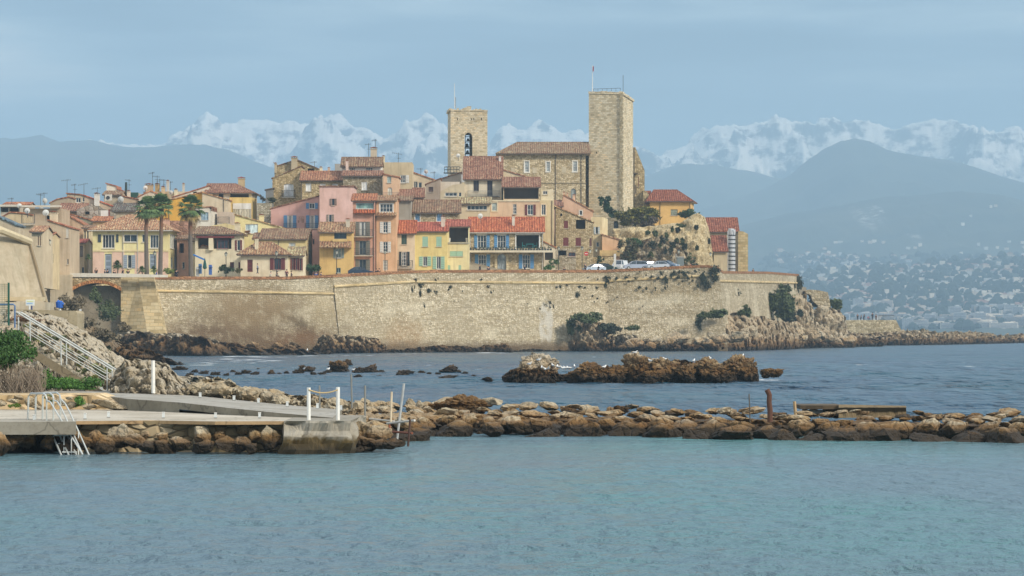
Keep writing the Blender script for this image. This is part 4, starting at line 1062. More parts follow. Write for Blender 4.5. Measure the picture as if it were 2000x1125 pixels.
H('yellow_house', 'bright yellow house with mint green shutters', 810.3, 873, 450.5, 485, plaster(232, 208, 124), 8, ('slope', 435),
  [('c', 825, 462, 836, 481.5, {'c': MINT}), ('c', 852, 462, 862.5, 481.5, {'c': MINT}), ('w', 826, 501, 834.6, 519.6, {'sh': MINT, 'shw': .62}), ('w', 852.6, 501, 861, 525.6, {'sh': MINT, 'shw': .62})], tile=tiles(184, 92, 72, .3), ch=((861, 870, 422, 436, 2, plaster(220, 200, 180)),))
def ter(root, W, d):
    f = W[0]
    for px in (877, 912):
        g = MB(); g.lathe(f.pt(f.s_of(px), Z(472.5, d), -.5), [(0.01, 0), (.2, 0), (.28, .7), (.22, .72), (.01, .72)], paint(210, 206, 196), 8); g.build('planter', root)
H('terrace_house', 'pale yellow house with a dark open roof terrace, left of the blue-shuttered stone house', 873.3, 916, 441.5, 487, plaster(232, 218, 162), 8, ('slope', 430),
  [('o', 877, 444, 914.5, 473, {'dp': 3}), ('c', 878.5, 490.5, 904, 500.5, {'c': MINT}), ('c', 873.8, 518, 879.4, 527, {'c': MINT}), ('c', 895.6, 518, 900.6, 527, {'c': MINT}), ('p', 873.5, 473.5, 916, 476, {'m': plaster(170, 165, 150), 'n': 'ledge', 'off': .12})], tile=tiles(176, 92, 74), extra=ter)
def blueh(root, W, d):
    f = W[0]; a, b = f.s_of(917), f.s_of(1078); z = Z(493.5, d); zt = Z(489.5, d)
    g = MB(); g.box(f.pt((a+b)/2, (z+zt)/2, .9), (b-a, 1.8, zt-z), plaster(218, 206, 178, .4), u=f.u); s = g.build('balcony', root)
    t = MB(); m = leafmat(52, 62, 54); pm = paint(66, 70, 68)
    n = 30
    for i in range(n):
        c = f.pt(a+(b-a)*(i+.5)/n, zt+.16, 1.6); t.box(c, ((b-a)/n*.8, .3, .3), pm, u=f.u); leaves(t, c+Vector((0, 0, .3)), (.3, .2, .25), 26, .11, m, seed=i)
    t.build('planter_row', s)
    # pale stone door surround
    q = MB(); sm = ashlar(214, 200, 166, .8, .4, .2)
    for px in (968.5, 991): q.box(f.pt(f.s_of(px), Z(512, d), .1), (.42, .3, 3.0), sm, u=f.u)
    q.box(f.pt(f.s_of(980), Z(499, d), .1), (0.01, .3, .3), sm, u=f.u); q.build('door_surround', root)
    # turquoise terrace chairs
    tm = paint(60, 176, 176)
    for px in (1023, 1046):
        k = empty('terrace_chair', f.pt(f.s_of(px), Z(484.3, d), -.8), 'turquoise chair on the terrace of the blue-shuttered house, '+('left' if px < 1030 else 'right')+' of the table', 'chair', 'turquoise terrace chairs')
        bx = MB(); o = k.location; sg = 1 if px < 1030 else -1
        bx.box(o+Vector((0, 0, .45)), (.5, .5, .05), tm); bx.build('seat', k)
        bx = MB(); bx.box(o+Vector((-.24*sg, 0, .75)), (.05, .5, .6), tm); bx.build('backrest', k)
        for (dx, dy) in ((-.22, -.2), (.22, -.2), (-.22, .2), (.22, .2)):
            bx = MB(); bx.box(o+Vector((dx, dy, .22)), (.04, .04, .44), tm); bx.build('leg', k)
    k = empty('terrace_table', f.pt(f.s_of(1035), Z(484.3, d), -.8), 'turquoise table on the upper terrace of the blue-shuttered stone house', 'table'); o = k.location
    bx = MB(); bx.box(o+Vector((0, 0, .72)), (1.3, .7, .05), tm); bx.build('tabletop', k)
    for (dx, dy) in ((-.55, -.3), (.55, -.3), (-.55, .3), (.55, .3)):
        bx = MB(); bx.box(o+Vector((dx, dy, .35)), (.05, .05, .7), tm); bx.build('leg', k)
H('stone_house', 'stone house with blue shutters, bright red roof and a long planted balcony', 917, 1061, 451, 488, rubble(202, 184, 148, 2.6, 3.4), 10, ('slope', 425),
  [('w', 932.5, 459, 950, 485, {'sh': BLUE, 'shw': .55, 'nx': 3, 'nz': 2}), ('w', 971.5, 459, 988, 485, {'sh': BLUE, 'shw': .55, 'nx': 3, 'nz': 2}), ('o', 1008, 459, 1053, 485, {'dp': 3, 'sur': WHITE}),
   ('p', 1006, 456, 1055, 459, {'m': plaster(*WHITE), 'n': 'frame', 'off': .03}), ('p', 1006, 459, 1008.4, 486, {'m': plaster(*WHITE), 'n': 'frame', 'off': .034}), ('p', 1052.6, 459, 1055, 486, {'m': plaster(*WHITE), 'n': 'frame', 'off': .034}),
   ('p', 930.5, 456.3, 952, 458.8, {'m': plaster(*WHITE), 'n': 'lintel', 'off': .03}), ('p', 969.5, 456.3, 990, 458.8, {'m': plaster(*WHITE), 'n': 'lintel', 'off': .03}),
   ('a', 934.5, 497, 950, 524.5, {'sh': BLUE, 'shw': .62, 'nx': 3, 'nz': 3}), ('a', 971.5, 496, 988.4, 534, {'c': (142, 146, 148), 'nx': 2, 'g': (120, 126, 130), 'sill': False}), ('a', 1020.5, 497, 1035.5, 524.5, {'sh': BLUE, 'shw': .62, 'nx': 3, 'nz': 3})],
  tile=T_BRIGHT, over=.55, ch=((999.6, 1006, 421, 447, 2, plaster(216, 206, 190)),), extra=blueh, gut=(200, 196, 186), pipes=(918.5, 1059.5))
H('low_annex', 'low cream annex with a shallow tiled roof at the foot of the stone house', 1062, 1085, [(1062, 473), (1108, 484)], 494, plaster(220, 204, 172), 8, ('prof',), [('o', 1064, 493, 1080, 508, {'dp': 1})], tile=tiles(208, 128, 90))
H('cafe_annex', 'low garage-like annex with a dark arched opening beside the street lamps', 1085, 1125, 485, 500, STONEG, 6, None, [('o', 1091, 489, 1106, 499, {'dp': 2}), ('a', 1110, 493, 1124, 501, {'c': MAROON, 'ar': .3})])
H('promenade_wall', 'low planted stone wall behind the parked cars', 1061, 1203, 502, 516, rubble(192, 174, 136, 2.2, 3), 1.2, None, [], cat='wall')
# --- second row
H('gable_yellow_house', 'pale yellow house with one long sloping roofline and a curtained picture window', 459, 567, [(459, 420.5), (506, 433), (567, 450)], 496, plaster(232, 216, 148), 9, ('prof',), [('w', 479, 437.5, 504, 456, {'nx': 1, 'g': (150, 168, 176)})], tile=tiles(196, 150, 110), ch=((505.7, 516, 419, 435, .6, plaster(230, 212, 150)),))
H('yellow_terrace_wall', 'low yellow terrace building under the gable of the pale yellow house', 412, 470, [(412, 441), (440, 436), (470, 443)], 488, plaster(230, 212, 150), 6, None, [])
H('white_box_house', 'small white box-shaped house with one blue-framed window beside the third palm', 380, 413, [(380, 407), (413, 405), (427, 410)], 505, plaster(222, 216, 200), 7, ('prof',), [('w', 392.5, 414.5, 407, 430, {'c': (140, 160, 178), 'g': (120, 138, 150)})], rx=424, tile=tiles(196, 130, 100))
H('balcony_terrace', 'rounded beige terrace block with an iron railing above the loggia house', 424, 452, 414, 509, plaster(206, 186, 164), 6, None, [('b', 426, 424, 448, 437, {'out': 1.0, 'slab': (220, 210, 190)})], cat='terrace')
H('pink_gable_house', 'dusty pink house with bright blue shutters and a slanting roofline', 529, 623.6, [(529, 408.5), (623.6, 384)], 503, plaster(204, 156, 146), 9, ('prof',),
  [('w', 603.6, 396.5, 615, 407.7, {'sh': BLUE, 'shw': .52}), ('w', 561, 420.6, 572, 446, {'sh': BLUE, 'shw': .6, 'curtain': 1}), ('w', 604.6, 420.6, 615, 446, {'sh': BLUE, 'shw': .6, 'curtain': 1}),
   ('b', 596, 436, 622, 446, {'out': .5, 'col': (70, 74, 80)}), ('b', 554, 436, 579, 446, {'out': .4, 'col': (90, 100, 120)}), ('p', 582, 423, 594, 435, {'m': rubble(186, 150, 136), 'n': 'stone_patch', 'off': .02, 'th': .06})], tile=T_WINE)
H('pale_pink_house', 'tall plain pale pink house with two small brown shuttered windows', 624, 691, 365, 496, plaster(226, 182, 168), 9, ('prof',), [('w', 648, 388, 653.5, 401, {'sh': (140, 118, 104), 'shw': .34, 'c': (140, 118, 104)}), ('w', 642, 419, 648, 434, {'sh': (150, 138, 122), 'shw': .36})], tile=T_WINE)
H('blue_window_house', 'low stone house with a broad brown roof and two blue windows', 797, 897, 413.5, 510, rubble(186, 170, 138, 2.4, 3.2), 9, ('slope', 391.5), [('w', 811, 416, 820, 432, {'c': (120, 152, 184), 'g': (96, 130, 166), 'sur': WHITE}), ('w', 853.5, 416, 863, 432, {'c': (120, 152, 184), 'g': (96, 130, 166), 'sur': WHITE})], tile=T_DULL, over=.5)
H('grey_stub_house', 'narrow grey rendered house with a strip of brown roof', 779, 803, 391, 507, plaster(164, 156, 140, .6), 7, ('slope', 384), [], tile=T_DULL)
H('flat_beige_house', 'beige terrace house with a band of white windows, under the cream tall house', 898, 957, 397, 514, plaster(212, 190, 150), 8, ('slope', 386), [('w', 912, 401, 951.5, 410.5, {'nx': 5}), ], tile=T_OLD)
H('peach_house', 'peach house with maroon shutters above the bright red roof', 957, 1055, 392, 512, plaster(224, 188, 150), 8, None, [('w', 960.5, 395.5, 971, 412, {'nx': 1, 'g': (120, 130, 130), 'sur': (228, 214, 176)}), ('w', 1002, 398.5, 1009, 418, {'nz': 3, 'nx': 2}), ('w', 1030, 399.5, 1041.5, 420, {'sh': MAROON, 'shw': .42, 'nz': 2}), ('p', 957, 391, 1055, 393.5, {'m': plaster(226, 214, 180), 'n': 'coping', 'off': .1})])
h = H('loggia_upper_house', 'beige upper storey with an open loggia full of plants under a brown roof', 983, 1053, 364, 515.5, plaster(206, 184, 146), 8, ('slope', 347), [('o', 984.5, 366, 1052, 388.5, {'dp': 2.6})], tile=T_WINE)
H('beige_tower_house', 'tall beige house with a white rooftop room, left of the stone house with maroon shutters', 1055, 1082, 391, 511, plaster(214, 194, 146), 9, None, [('w', 1057.5, 399.5, 1066, 420, {'nx': 2, 'sur': (230, 214, 180)})], pipes=(1078,))
H('white_roof_room', 'small white rooftop room with a pair of little windows', 1056, 1081, 370, 513, plaster(226, 214, 180), 6, None, [('w', 1060, 372.5, 1069.5, 380, {'nx': 2})])
H('terrace_link', 'dull red tiled link roof between the beige tower house and the stone gable', 1081, 1098, 402, 527, plaster(190, 150, 130), 7, ('slope', 392), [], tile=T_WINE)
H('stone_gable_house', 'tall stone house with maroon closed shutters and a dark corner loggia', 1085.5, 1158.5, [(1085.5, 404.5), (1159, 434.5)], 512, rubble(190, 172, 136, 2.6, 3.2), 9, ('prof',),
  [('o', 1094, 417, 1098, 422.5, {'dp': .5}), ('c', 1101.4, 431.5, 1109.5, 446, {'c': MAROON}), ('o', 1125, 426, 1143.3, 447, {'dp': 2.6}), ('c', 1100, 464, 1110.5, 480.5, {'c': MAROON}), ('c', 1124.2, 464, 1134.6, 480.5, {'c': MAROON}), ('c', 1151.5, 465, 1155.5, 481, {'c': (110, 70, 60)})], tile=tiles(206, 156, 120))
H('salmon_ridge_house', 'salmon gabled house rising behind the stone gable, with three chimneys', 1097, 1158, [(1097, 396), (1101, 381.5), (1158, 413)], 526, plaster(222, 178, 144), 8, ('prof',), [('w', 1132, 411.5, 1137, 420, {'sur': WHITE})], tile=tiles(200, 140, 106), ch=((1099, 1104, 375, 390, 2, PEACH), (1106, 1110, 377, 392, 2, PEACH), (1118, 1124, 380, 398, 2, PEACH)))
H('pale_corner_house', 'pale yellow corner house with grey shutters beside the maroon-shuttered stone gable', 1154, 1176, 424, 520, plaster(228, 208, 158), 8, None, [('w', 1163, 443, 1168, 457, {'sh': (196, 204, 204), 'shw': .3}), ('a', 1165, 473, 1170, 482, {'sur': (230, 220, 190)})], rx=1187)
H('low_orange_house', 'low orange rendered house below the ivy, end of the row', 1176, 1210, [(1176, 459), (1210, 469)], 517, plaster(226, 180, 136), 8, ('prof',), [('p', 1171, 489, 1210, 501, {'m': plaster(230, 196, 128), 'n': 'lower_band', 'off': .6, 'th': 1.0})], tile=tiles(200, 140, 110))
H('cream_tall_house', 'tall cream house with a steep ribbed roof and two black doors', 907, 979.5, 347, 526, plaster(224, 212, 184), 9, ('slope', 306.5, .7), [('o', 924.7, 351.6, 935.4, 374, {'dp': .4}), ('c', 925.2, 352, 935, 373.5, {'c': (58, 54, 60)}), ('c', 951.6, 353, 962, 384, {'c': (48, 46, 58)}), ('b', 914, 373, 976, 384, {'out': .7, 'col': (140, 140, 134), 'slab': (90, 84, 76)})], tile=T_WINE, over=.6, ch=((974, 979, 304, 328, 5, plaster(214, 210, 200)),))
H('lean_to_gable', 'narrow cream gable with a sloping edge, right of the cream tall house', 980, 1031, [(980, 332), (1031, 347)], 524, plaster(212, 194, 158), 6, ('prof',), tile=tiles(190, 130, 104))
H('tank_house', 'beige rooftop building with a strip of three white windows and a round tank', 860, 907, [(860, 374), (884, 361), (907, 358)], 528, plaster(206, 188, 152), 7, None, [('w', 869, 376, 893, 383.5, {'nx': 3}), ('w', 896, 376, 901, 384)])
H('upper_white_block', 'small white rooftop block between the tank house and the bell tower', 860, 898, 355, 531, plaster(206, 194, 176), 6, None)
H('brown_gable_house', 'small brown gabled house with one dark shuttered window', 832, 860, [(832, 361), (846, 355), (860, 350)], 531, plaster(170, 150, 130, .5), 7, ('prof',), [('w', 837, 365, 846, 375, {'c': (90, 64, 52), 'g': (70, 50, 44)})], tile=T_WINE)
H('sloping_red_roof_house', 'house with a long slanting dark red roof, left of the bell tower foot', 856, 900, [(856, 352), (900, 338)], 540, plaster(180, 166, 150), 8, ('prof',), tile=T_WINE)
H('arched_window_house', 'beige house with a dark arched window and slanting tiled edge', 806, 848, [(806, 337.5), (848, 352)], 543, plaster(212, 196, 168), 8, ('prof',), [('a', 808, 354, 816, 368, {'g': (30, 34, 40)}), ('w', 817, 356, 824, 368)], tile=tiles(190, 120, 92))
H('red_roof_terrace', 'small dark red tiled terrace roof above the wine-coloured band', 807, 826, 384, 519, plaster(150, 110, 94), 6, ('slope', 368), [], tile=T_WINE)
H('wine_band_roof', 'long low wine-coloured roof edge above the blue-windowed stone house', 805, 860, 392, 515, plaster(112, 66, 56), 4, None)
H('dark_terrace_block', 'dark rooftop terrace with a red tiled end, above the grey stub house', 779, 805, 384, 515, plaster(120, 100, 88), 7, ('slope', 371), [('o', 781, 385.5, 796, 391, {'dp': 1})], tile=T_WINE)
H('arched_peach_house', 'small peach house with an arched niche and slanted tiled edge', 748, 779, [(748, 341), (779, 347)], 516, plaster(224, 182, 142), 7, ('prof',), [('a', 757, 366, 766, 384, {'c': (214, 204, 178), 'g': (206, 196, 170)}), ('w', 756, 345, 764, 357, {'c': (160, 176, 168), 'g': (160, 176, 168)}), ('b', 748, 376, 779, 383, {'out': .5, 'col': (150, 130, 120)})], tile=tiles(196, 130, 100))
H('beige_block_house', 'tall flat-topped beige block with one window and a white shutter', 744, 805, 317, 536, plaster(206, 186, 146, .6), 9, None, [('w', 782, 342, 792.6, 357.5, {'nx': 3, 'nz': 2, 'sh': WHITE, 'shw': .6, 'only': 1})], ch=((746, 752, 304, 318, 3, plaster(212, 196, 158)),))
h = H('grey_stone_house', 'tall grey stone house with a white attic band and tiled roof', 670, 745, 342.5, 521, rubble(176, 164, 138, 3, 3.6, .35), 9, ('slope', 334.5, .35), [('w', 706, 355, 717, 371.5, {'c': (232, 230, 222), 'g': (222, 220, 212)})], tile=T_WINE)
H('attic_storey', 'white attic storey with small paned windows under a brown roof on the grey stone house', 668, 744, 324, 526, plaster(226, 222, 212), 7, ('slope', 308), [('w', 683, 327, 694, 335, {'nx': 3, 'nz': 2}), ('w', 714, 327, 728.5, 335, {'nx': 3, 'nz': 2})], tile=T_DULL, ch=((675, 681, 313, 335, -1, plaster(224, 196, 180)), (723, 737, 288, 310, 4, plaster(196, 180, 152))))
H('tiled_stone_house', 'stone house with a weathered tile roof and small white windows', 588, 669.5, 351, 525, rubble(196, 176, 134, 2.8, 3.6, .45), 8, ('slope', 335), [('w', 597, 358, 608, 373.5, {'c': WHITE, 'g': (220, 220, 214)}), ('w', 624.5, 359, 636, 366, {'g': (220, 220, 214)}), ('w', 648.5, 359, 660, 366, {'g': (220, 220, 214)})], tile=tiles(178, 116, 88), pipes=(589,))
H('old_stone_gable', 'old stone gable house with a tall white shuttered window and small balcony', 532, 588, [(532, 349), (588, 326)], 529, rubble(200, 178, 134, 2.8, 3.4, .45), 8, ('prof',), [('a', 554, 359, 573.5, 384, {'c': WHITE, 'g': (210, 208, 204), 'nx': 4, 'ar': .3}), ('b', 551, 372, 576, 385, {'out': .6, 'col': (60, 56, 54)})], tile=T_DULL)
H('upper_stone_house', 'upper stone house with a stout tiled chimney behind the old stone gable', 536, 622, [(536, 320), (542, 325), (580, 313), (622, 331)], 544, rubble(188, 170, 132, 2.8, 3.4, .5), 9, ('prof',), [('o', 601, 329, 614, 335, {'dp': 1})], tile=T_DULL, ch=((568.5, 581.5, 306, 330, -.5, plaster(190, 172, 136)), (536, 541, 318, 330, -.4, plaster(190, 172, 136))))
H('roof_hut', 'grey rooftop hut between the stone houses', 654, 670, 320, 541, plaster(170, 166, 158), 6, None)
H('roof_terrace_row', 'pale low rooftops with little chimneys behind the tiled stone house', 616, 656, 333, 540, plaster(210, 196, 170), 6, None, ch=((640, 645, 327, 336, 1, PEACH), (624, 630, 326, 336, 1, CREAM)))
H('lean_shed', 'small grey shed with a dark tiled roof by the old stone gable', 519, 533, [(519, 372), (533, 369)], 527, plaster(120, 120, 116), 5, ('prof',), tile=tiles(120, 100, 92))
H('garden_wall', 'old stone garden wall between the pink house and the white balustrade house', 502, 530, 396.5, 512, rubble(180, 172, 150, 2.6, 3.4), 2, None, cat='wall')
H('red_hip_house', 'house with a wine red hipped roof and a tall stone chimney above the balustrade', 407, 492, 376.5, 533, plaster(226, 216, 190), 10, ('hip', 359, 405, 460), [('o', 449, 378.5, 486, 387, {'dp': 1.5}), ('o', 427, 378.5, 436.5, 386, {'dp': 1})], rx=502, over=.6, tile=T_WINE, ch=((464.5, 479, 346.5, 368, 5, plaster(196, 172, 124), (186, 80, 70)),))
H('balustrade_house', 'white and yellow house with a balustraded terrace under the wine red roof', 448, 491.5, 385.5, 528, plaster(232, 198, 110), 6, None, [('p', 455, 397, 491, 408.5, {'m': plaster(228, 226, 220), 'n': 'white_band', 'off': .1}), ('p', 455, 409, 491, 427, {'m': rubble(206, 200, 180, 1.9, .1, .8), 'n': 'balustrade', 'off': .06})], rx=501)
H('ochre_gable_house', 'large bright ochre gable wall rising behind the palms', 273, 394.5, [(273, 410), (331, 392), (394.5, 376.5)], 524, plaster(238, 176, 50, .15), 9, ('prof',), tile=tiles(206, 140, 90), pipes=(304, 330))
H('beige_side_house', 'plain beige house joined to the right of the ochre gable', 395, 446, [(395, 377), (437, 389), (446, 391)], 523, plaster(216, 196, 162), 9, ('prof',), tile=tiles(206, 140, 100), pipes=(437,))
H('sloped_white_house', 'white rooftop house with a slanting roof, left of the wine red hipped roof', 338, 408, [(338, 386), (408, 364)], 534, plaster(216, 206, 186), 8, ('prof',), [('o', 377, 371, 385, 378, {'dp': .6})], tile=tiles(196, 120, 92))
# --- the old town on the left
H('white_gable_house', 'white gable between the chimney cluster and the first palm', 271, 315, [(271, 385), (294, 374), (315, 382)], 533, plaster(216, 204, 180), 8, ('prof',), tile=tiles(206, 130, 96))
H('chimney_house', 'rooftop with a crowd of stout chimneys and aerials above the white gable', 280, 330, 374, 541, plaster(186, 164, 126), 8, None, ch=((283, 300, 359, 376, 0, plaster(190, 166, 128)), (303, 312, 358, 376, 1, plaster(206, 172, 104)), (315, 323, 364, 378, 0, plaster(200, 176, 130)), (325, 331, 352, 376, 3, plaster(200, 196, 186))))
H('small_roofs_house', 'low rooftops with small chimneys left of the wine red hipped roof', 325, 372, 374, 546, plaster(206, 190, 160), 7, None, ch=((340, 347, 369, 376, 0, CREAM), (356, 361, 358, 376, 1, plaster(196, 190, 176))))
H('green_screen_terrace', 'roof terrace closed by a dark green windscreen, beside a dark flue', 238, 271, 377, 551, plaster(190, 176, 150), 6, None, [('p', 238, 376, 270.5, 385, {'m': paint(38, 78, 62), 'n': 'windscreen', 'off': .2})])
H('white_wedge_house', 'white wedge-topped house, tallest on the left skyline', 208, 239, [(208, 359.5), (227.5, 364.5), (228, 370), (238, 373)], 548, plaster(222, 214, 194), 7, ('prof',), tile=tiles(196, 120, 92))
H('red_eave_house', 'beige house with an orange-red roof edge behind the first palm', 240, 276, [(240, 384), (276, 392)], 538, plaster(196, 170, 136), 8, ('prof',), tile=T_RED, ch=((248, 255, 372, 386, 3),))
H('long_slope_house', 'long beige house with a slanting red roof edge and a white chimney', 165, 236, [(165, 383), (172, 386), (236, 410)], 524, plaster(206, 180, 150, .6), 9, ('prof',), tile=tiles(196, 100, 74), ch=((184, 195, 377, 394, -.3, plaster(222, 216, 204)),))
H('dark_roof_house', 'beige house with a dark slate-brown roof right of the long slope house', 222, 264, 411, 521, plaster(200, 180, 146), 8, ('slope', 398), [('w', 247, 418, 252, 424)], tile=tiles(118, 100, 92))
H('red_top_house', 'house with a bright red slanting roof under the tall aerials', 131, 184, [(131, 379), (158, 381), (184, 391)], 541, plaster(198, 178, 146), 9, ('prof',), [('w', 148, 386, 158, 396), ('w', 161, 386, 166, 394)], tile=T_RED)
H('aircon_house', 'rooftop block with an air conditioner and pipes, behind the long slope house', 203, 236, 380, 540, plaster(186, 170, 140), 7, ('slope', 374), tile=T_DULL)
H('grey_ruin_house', 'half-ruined grey house with crumbling plaster and a white panel', 150, 215, [(150, 409), (182, 398), (186, 402), (215, 414)], 512, rubble(160, 152, 138, 1.2, 1.2, .4, .6), 8, None, [('p', 196.5, 411, 212, 428, {'m': plaster(228, 226, 222, .05), 'n': 'panel', 'off': .05}), ('p', 212, 409, 214.5, 429, {'m': paint(120, 50, 42), 'n': 'edge_trim', 'off': .1}), ('o', 166, 413, 175, 419, {'dp': 1})])
H('red_shed_house', 'grey-green walled house with a long straight red roof', 117, 181, [(117, 414), (181, 432)], 505, plaster(158, 152, 126, .6), 8, ('prof',), tile=T_RED)
H('pale_yellow_stub', 'little pale yellow house below the end of the long red roof', 181, 214, [(181, 431), (214, 431)], 500, plaster(228, 208, 156), 6, ('slope', 424), tile=T_RED)
H('porthole_house', 'orange-stained house with a round black porthole', 135, 172, [(114, 423), (172, 444)], 492, plaster(206, 168, 130, .9), 8, ('prof',), tile=T_RED)
H('shutter_row_house', 'grey-beige house with rows of tall shutters beside the small thin palm', 135, 165, 474, 476, plaster(200, 186, 160, .6), 8, ('slope', 468), [('w', 145, 480, 151, 502, {'sh': (176, 180, 176), 'shw': .3, 'g': (150, 156, 156)}), ('w', 156, 480, 162, 502, {'c': (120, 90, 76), 'g': (90, 80, 74)}), ('w', 145, 522, 152, 533, {'c': (130, 150, 176), 'g': (120, 140, 160)}), ('w', 160, 522, 164, 533, {'c': (60, 44, 40)})], tile=tiles(180, 90, 76), pipes=(143,))
H('tall_shutter_house', 'narrow cream house with very tall grey shutters left of the yellow villa', 163, 181, 445, 484, plaster(224, 208, 160), 8, ('slope', 441), [('w', 164.5, 450, 167.5, 475, {'c': (140, 140, 136)}), ('w', 170, 450, 173, 475, {'c': (140, 140, 136)})], tile=T_DULL)
H('big_beige_house', 'big blank beige house with a slanted top, second row on the left', 92, 136, [(70, 426), (92, 431), (136, 445)], 440, plaster(196, 174, 142, .7), 10, ('prof',), [('c', 129, 446, 134, 464, {'c': (206, 200, 186)}), ('w', 131, 506, 134, 516)], tile=tiles(186, 110, 84), ch=((97, 113, 413, 433, 2, CREAM),))
H('row_house', 'narrow cream row house with brown shutters above the bastion edge', 62, 83, 452, 402, plaster(212, 190, 152, .6), 9, ('slope', 443), [('c', 74, 461, 76, 479, {'c': (110, 84, 66)}), ('c', 78, 461, 80, 480, {'c': (110, 84, 66)})], tile=tiles(186, 130, 100))
H('orange_row_house', 'narrow row house with an orange tiled canopy and iron balconies, next to the bastion edge', 83, 97, 461, 412, plaster(222, 196, 144, .6), 9, ('slope', 455), [('w', 86, 470, 92, 486), ('w', 86, 520, 92, 534), ('b', 95, 496, 104, 513, {'out': 1.0})], tile=T_RED)
H('flat_roof_house', 'low flat-roofed block with dark glazing under a white roof slab', 1, 38, 404, 486, plaster(196, 184, 160), 9, None, [('o', 1.5, 405, 16, 414, {'dp': 1.4}), ('o', 18, 405, 37, 414, {'dp': 1.4}), ('p', -2, 400, 40, 404, {'m': plaster(214, 208, 192), 'n': 'roof_slab', 'off': .4, 'th': 1.2})])
H('terrace_slab_house', 'beige block with a long thin white roof slab among the satellite dishes', 45, 120, 407, 470, plaster(190, 166, 134), 9, None, [('p', 44, 401.5, 120, 405, {'m': plaster(220, 210, 192), 'n': 'roof_slab', 'off': .4, 'th': 1.4})])
H('cream_low_gable', 'low cream gable behind the bastion wall, far left', 6, 46, [(6, 424), (20, 416), (46, 417.5)], 430, plaster(212, 188, 142), 8, ('prof',), tile=T_RED)
H('slate_shed', 'low shed with a grey slanted roof just above the bastion wall', -6, 30, [(-6, 424), (30, 440)], 380, plaster(200, 180, 146), 7, ('prof',), tile=tiles(110, 116, 126))
H('dish_terrace_house', 'beige terrace house with a scaffold-like black railing under the satellite dishes', 44, 74, 440, 420, plaster(206, 184, 148), 8, None, [('b', 43, 418, 68, 437, {'out': .6, 'col': (66, 60, 56)}), ])
H('mottled_roof_house', 'rough brown rooftops behind the yellow villa roof, left of the third palm', 330, 372, 431, 500, rubble(168, 128, 106, 1.5, 1.5, .3), 8, None, [], ch=((318, 332, 427, 442, -4, plaster(220, 168, 140)),))
H('stone_step_house', 'rough stone house with dark openings below the ochre gable', 362, 381, 430, 503, rubble(170, 152, 126), 7, None, [('o', 366, 440, 371, 446, {'dp': 1})])
H('tiled_row_roof', 'row of tumbled red rooftops on the far left skyline', 98, 134, [(98, 397), (112, 390), (134, 386)], 530, plaster(178, 158, 130), 8, ('prof',), tile=T_RED)
H('mid_roof_house', 'low house with a flat red roof between the dishes and the long red roof', 116, 165, 411, 515, plaster(190, 160, 130), 7, ('slope', 398), tile=T_WINE)
H('back_roof_house', 'faint low rooftop with a red edge at the far left horizon', 8, 56, 400, 520, plaster(200, 180, 150), 7, ('slope', 396), tile=T_RED)

# --- castle hill
CAS = rubble(208, 190, 154, 2.6, 3.2, .35, .35); TOWER = ashlar(226, 214, 186, .72, .36, .45); TOWER2 = ashlar(220, 206, 178, .7, .36, .5)
WC = {'sur': (236, 232, 220), 'nx': 2, 'nz': 4, 'sw': .2, 'g': (120, 130, 136)}
H('castle_hall', 'long stone castle hall with a hipped brown roof and three tall white-framed windows', 977, 1144, 300, 562, CAS, 11, ('hip', 278, 1010, 1150), [('w', 1025, 315, 1033, 336, WC), ('w', 1067, 316, 1074, 335, WC), ('w', 1119, 315, 1127, 335, WC), ('a', 1114.7, 368, 1125, 392, {'g': (96, 100, 100), 'c': (130, 126, 116), 'nx': 1}),
  ('p', 998, 328, 1006, 337, {'m': plaster(206, 190, 158), 'n': 'blocked_window', 'off': .01, 'th': .06}), ('p', 1040, 327.5, 1048.5, 338, {'m': plaster(206, 190, 158), 'n': 'blocked_window', 'off': .01, 'th': .06}), ('p', 1098, 326, 1106, 337, {'m': plaster(200, 184, 150), 'n': 'blocked_window', 'off': .01, 'th': .06}),
  ('p', 1085, 300.5, 1144, 430, {'m': CAS, 'n': 'projecting_bay', 'off': -.3, 'th': .7}) if False else ('p', 977.5, 357, 1085, 358.3, {'m': plaster(150, 134, 104), 'n': 'string_course', 'off': .06}), ('p', 1085, 357, 1144, 358.3, {'m': plaster(150, 134, 104), 'n': 'string_course', 'off': .06})],
  tile=tiles(160, 122, 98, .4), over=.9, cat='castle', pipes=(1085, 1135))
H('castle_gable', 'pale stone gable end joining the castle hall to the great tower', 1144.5, 1158.5, [(1144.5, 300), (1153, 280), (1158.5, 290)], 563, rubble(206, 188, 148, 2.4, 3.2, .4), 10, None, cat='castle')
def castle_batter():
    mb = MB(); d = 562+shift(1150); m = rubble(186, 172, 142, 2.2, 3)
    a = [P(1144, 350, d-.3), P(1158, 350, d-.3), P(1176, 420, d-2.5), P(1178, 445, d-3), P(1120, 445, d-3), P(1144, 380, d-.3)]
    mb.prism([a[0], a[5], a[4], a[3], a[2], a[1]], (0, 8, 0), m); o = mb.build('castle_buttress', origin=P(1150, 445, d)); tag(o, 'sloping rubble buttress at the right foot of the castle hall', 'buttress')
castle_batter()
